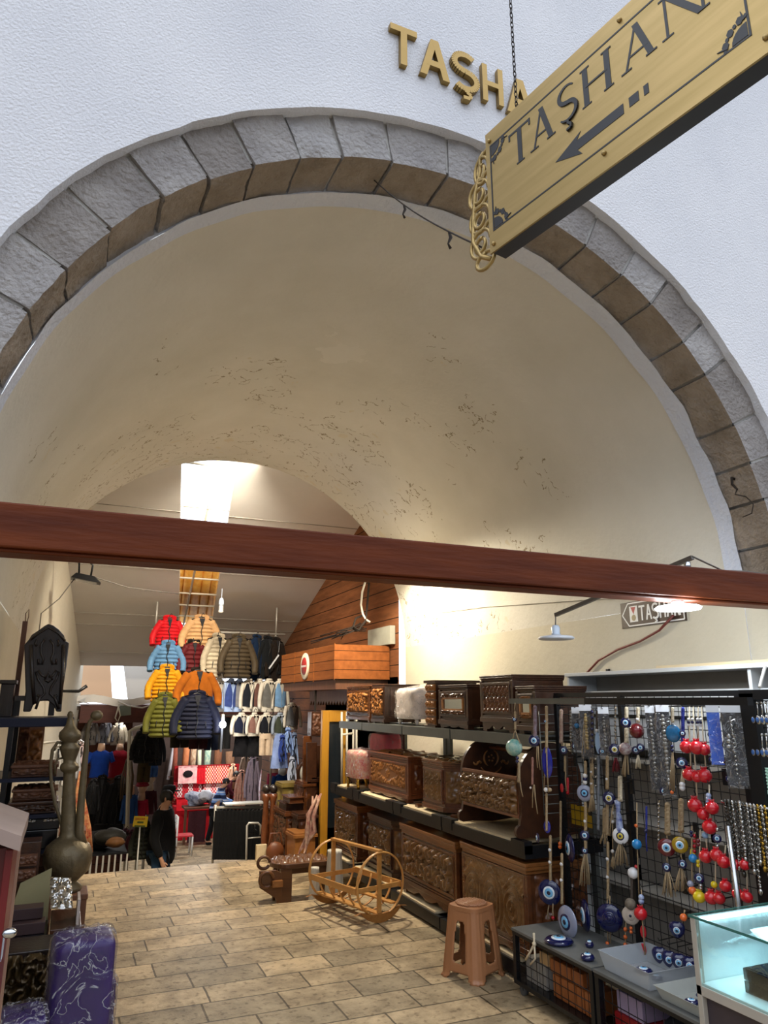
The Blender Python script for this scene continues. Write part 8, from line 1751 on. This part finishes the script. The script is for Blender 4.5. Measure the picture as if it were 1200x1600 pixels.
# red towel display
t = thing('towel_counter', 'red cloth covered counter carrying the towels in the far stall', 'counter', (3.9, 22.4, floor_z(22.4))); zf = floor_z(22) + .01
ptl, pbr = at(280, 1262, Y=22), at(366, 1300, Y=22); M_redc2 = cloth('#c01420')
b = MB(); b.box(ptl.x - .1, pbr.x + .2, 22.0, 22.7, zf, ptl.z); b.build('cloth_front', M_redc2, t); b = MB(); b.box(ptl.x - .1, pbr.x + .2, 22.7, 22.8, zf, at(300, 1196, Y=22.7).z); b.build('back_board', cloth('#8e1018'), t)
def towel_mat(name, c1, c2, c3):
    m = mat(name, c1, .9, var=.1, vs=30); nt = m.node_tree; N = nt.nodes; L = nt.links; b = N['Principled BSDF']; tc = [n for n in N if n.type == 'TEX_COORD'][0]
    sp = N.new('ShaderNodeSeparateXYZ'); L.new(tc.outputs['Object'], sp.inputs[0])
    def w(sock, f, off=0.):
        a = N.new('ShaderNodeMath'); a.operation = 'MULTIPLY_ADD'; a.inputs[1].default_value = f; a.inputs[2].default_value = off; L.new(sock, a.inputs[0]); s = N.new('ShaderNodeMath'); s.operation = 'SINE'; L.new(a.outputs[0], s.inputs[0]); return s.outputs[0]
    band = N.new('ShaderNodeMath'); band.operation = 'GREATER_THAN'; band.inputs[1].default_value = .15; L.new(w(sp.outputs['X'], 21), band.inputs[0])
    ml = N.new('ShaderNodeMath'); ml.operation = 'MULTIPLY'; L.new(w(sp.outputs['X'], 84), ml.inputs[0]); L.new(w(sp.outputs['Z'], 60), ml.inputs[1]); gt = N.new('ShaderNodeMath'); gt.operation = 'GREATER_THAN'; gt.inputs[1].default_value = .1; L.new(ml.outputs[0], gt.inputs[0])
    m1 = N.new('ShaderNodeMix'); m1.data_type = 'RGBA'; L.new(band.outputs[0], m1.inputs['Factor']); m1.inputs['A'].default_value = lin(c1); m1.inputs['B'].default_value = lin(c2)
    m2 = N.new('ShaderNodeMix'); m2.data_type = 'RGBA'; L.new(gt.outputs[0], m2.inputs['Factor']); L.new(m1.outputs['Result'], m2.inputs['A']); m2.inputs['B'].default_value = lin(c3); L.new(m2.outputs['Result'], b.inputs['Base Color']); return m
T_ = [('pink towel with pale leaf pattern and dark patch, top left of the far red display', 279, 1198, 307, 1223, mat('pink_pattern', '#d98f93', .9, col2='#e9c3bb', vs=9)), ('plain red cloth in the middle of the far red display', 308, 1199, 320, 1224, M_redc2),
      ('red towel with white medallion band, top right of the far red display', 321, 1198, 356, 1222, towel_mat('red_towel_a', '#c01722', '#d6401e', '#eac6b0')), ('red and white patterned towel, lower left of the far red display', 272, 1223, 314, 1246, towel_mat('red_towel_b', '#c4202c', '#d8c9c4', '#8e1a26')),
      ('red patterned towel, lower right of the far red display', 318, 1222, 356, 1245, towel_mat('red_towel_c', '#c8202c', '#e0b8b0', '#f0e0da')), ('plain red towel along the bottom of the far red display', 276, 1247, 356, 1262, M_redc2)]
for i, (n, u0, v0, u1, v1, m) in enumerate(T_):
    yt = 22.62 if i < 5 else 22.08
    p, q = at(u0, v0, Y=yt), at(u1, v1, Y=yt); b = MB(); b.grid(10, 8, lambda i_, j: Vector((p.x + (q.x - p.x) * i_, yt - .12 * j + .015 * math.sin(i_ * 20), p.z + (q.z - p.z) * j))); b.box(p.x, q.x, yt - .02, yt + .03, p.z - .005, p.z + .012)
    o = tag(b.build('towel', m), n, 'towel', 'towels on the far red display')
    if i == 0:
        e_ = MB(); cc = (p + q) / 2; e_.ball((cc.x, 22.53, cc.z + .03), (.14, .02, .10), 12); e_.build('dark_patch', cloth('#1a1416'), o)
for i, (n, u, v0, v1, w, col, c2) in enumerate((('silver grey fabric roll leaning at the left of the far rolls', 267, 1162, 1208, 5, '#a9a5ab', '#c9c6cb'), ('rust brown checked fabric roll, second from the left', 277, 1158, 1204, 8, '#7a3a28', '#96503a'), ('orange brown fabric roll, third from the left', 291, 1163, 1200, 10, '#a8603a', '#c07a4e'), ('cream and brown printed fabric roll', 303, 1166, 1200, 9, '#c9b79a', '#8a5a3c'), ('pale green striped fabric roll', 314, 1172, 1200, 6, '#b9c6a8', '#d8d6bc'), ('teal and green checked fabric roll', 325, 1168, 1200, 10, '#3f7a80', '#c6d2b0'),
    ('dark brown pleated fabric roll', 341, 1172, 1200, 12, '#5c3822', '#7a4c30'), ('mid brown pleated fabric roll, rightmost of the far rolls', 362, 1174, 1204, 14, '#6b4a34', '#86644a'))):
    p, q = at(u, v0, Y=22.9), at(u, v1 + 10, Y=22.9); r = abs(at(u + w / 2, v0, Y=22.9).x - p.x); le = (-.1 if i == 0 else .05 * math.sin(i * 2))
    b = MB(); b.lathe([(0, 0), (r, 0), (r * 1.02, (p.z - q.z) * .5), (r, p.z - q.z), (0, p.z - q.z)], (p.x, 22.95, q.z), 16, Matrix.Rotation(-le, 3, 'Y'), mod=(lambda w_, i_: 1 + .06 * math.cos(w_ * 9)) if i > 5 else None)
    tag(b.build('fabric_roll', mat(f'fabric_roll_{col[1:]}', col, .85, col2=c2, vs=10, stretch=(3, 3, 1))), n, 'fabric', 'fabric rolls above the far red display')
b = MB(); p, q = at(262, 1212, Y=22.95), at(372, 1212, Y=22.95); b.box(p.x, q.x, 22.82, 23.2, at(300, 1208, Y=22.95).z - .06, at(300, 1210, Y=22.95).z - .04); tag(b.build('roll_shelf', W_br), 'shelf board carrying the far fabric rolls', 'shelf')
for n, u, v0, v1, w, Y, col, c2 in (('peach cloth draped right of the red towels', 364, 1196, 1236, 18, 21.8, '#c98a66', '#e0b394'), ('pink and cream printed robe beside the peach cloth', 378, 1206, 1262, 22, 20.5, '#c9a48e', '#b06a5c'), ('mauve grey printed kaftan in the far stall', 396, 1184, 1254, 26, 19.5, '#75687a', '#8f7f84'), ('grey brown kaftan behind the mauve one', 384, 1180, 1222, 20, 21.0, '#6b5a4e', '#86705f'), ('pale floral robe right of the mauve kaftan', 415, 1190, 1260, 18, 17.5, '#c4c2cc', '#8d4a56')):
    jacket(n, u, v0, v1, w, Y, mat('print_' + col[1:], col, .85, col2=c2, vs=16), 0, name='printed_robe', group='robes in the far stall', cat='robe', spread=.03)
b = MB(); b.tube([(2.9, 21.0, .9), (6.2, 21.0, .9)], .02, 6); b.tube([(2.95, 19.5, .9), (6.2, 19.5, .9)], .02, 6); tag(b.build('robe_rail', M_pipe), 'metal rails high over the far robes', 'rail')
b = MB(); p = at(317, 1240, Y=21.2)
for i in range(7): b.ball(p + Vector((R.uniform(-.35, .3), R.uniform(-.1, .2), R.uniform(-.24, -.06))), (.22, .16, .13), 12, jag=.35)
tag(b.build('clothes_heap', mat('heap_cloth', '#3a4468', .85, col2='#c9ced8', vs=8)), 'heap of blue and white clothes on the far counter', 'clothes', kind='stuff')
t = thing('sale_table', 'dark table under the heap of clothes in the far stall', 'table', (3.1, 20.9, floor_z(20.9))); a, e = at(288, 1262, Y=20.9), at(332, 1262, Y=20.9); zf = floor_z(20.9) + .006
b = MB(); b.box(a.x, e.x, 20.8, 21.4, a.z - .05, a.z); b.build('tabletop', W_br, t)
for x in (a.x + .04, e.x - .04): b = MB(); b.box(x - .03, x + .03, 20.85, 20.91, zf, a.z - .05); b.build('leg', W_br, t)
b = MB(); p = at(322, 1242, Y=20.6); b.ball(p, (.18, .12, .12), 12, jag=.6); tag(b.build('crumpled_shirt', cloth('#d9dbe4')), 'crumpled white cloth held up before the striped sweater', 'cloth')
b = MB(); p = at(306, 1290, Y=20.3); b.grid(8, 8, lambda i, j: p + Vector((-.2 + .45 * i, -.03 * math.sin(i * 9), .35 - .75 * j))); tag(b.build('hanging_cloth', cloth('#3a1a20')), 'dark red cloth hanging off the front of the far table', 'cloth')
t = thing('red_chair', 'white metal chair with red seat in the far stall', 'chair', at(288, 1312, Y=18.6)); t.location.z = floor_z(18.6); c = at(288, 1290, Y=18.6); zf = floor_z(18.6) + .01; zs = zf + .45
b = MB(); b.box(c.x - .2, c.x + .2, 18.4, 18.8, zs - .03, zs); b.build('seat', cloth('#c23038', .5), t)
for sx in (-.18, .18):
    for sy in (18.42, 18.78): b = MB(); b.tube([(c.x + sx, sy, zf), (c.x + sx, sy, zs + (.42 if sx < 0 else 0))], .022, 6); b.build('leg', M_cordw, t)
b = MB()
for q in (.2, .3, .4): b.box(c.x - .2, c.x - .17, 18.42, 18.78, zs + q - .025, zs + q + .025)
b.build('backrest', M_cordw, t)
for n, c_, pw in (('added far stall lamp, first of the two ceiling discs', (2.9, 17.0, 1.2), 240), ('added far stall lamp, second of the two ceiling discs', (4.3, 21.3, 1.2), 280)): disc_lamp('disc_lamp', 'added lit disc lamp under the ' + ('nearer' if pw == 240 else 'farther') + ' stall roof', c_, .16, 10, pw, (1, .97, .93), drop=.13)  # both lamps are added to brighten the far stalls
disc_lamp('disc_lamp', 'added lit disc lamp under the roof of the suits stall', (.9, 12.95, 1.22), .1, 8, 6, (1, .95, .88), drop=.12)  # lamp added to give the suits stall some light
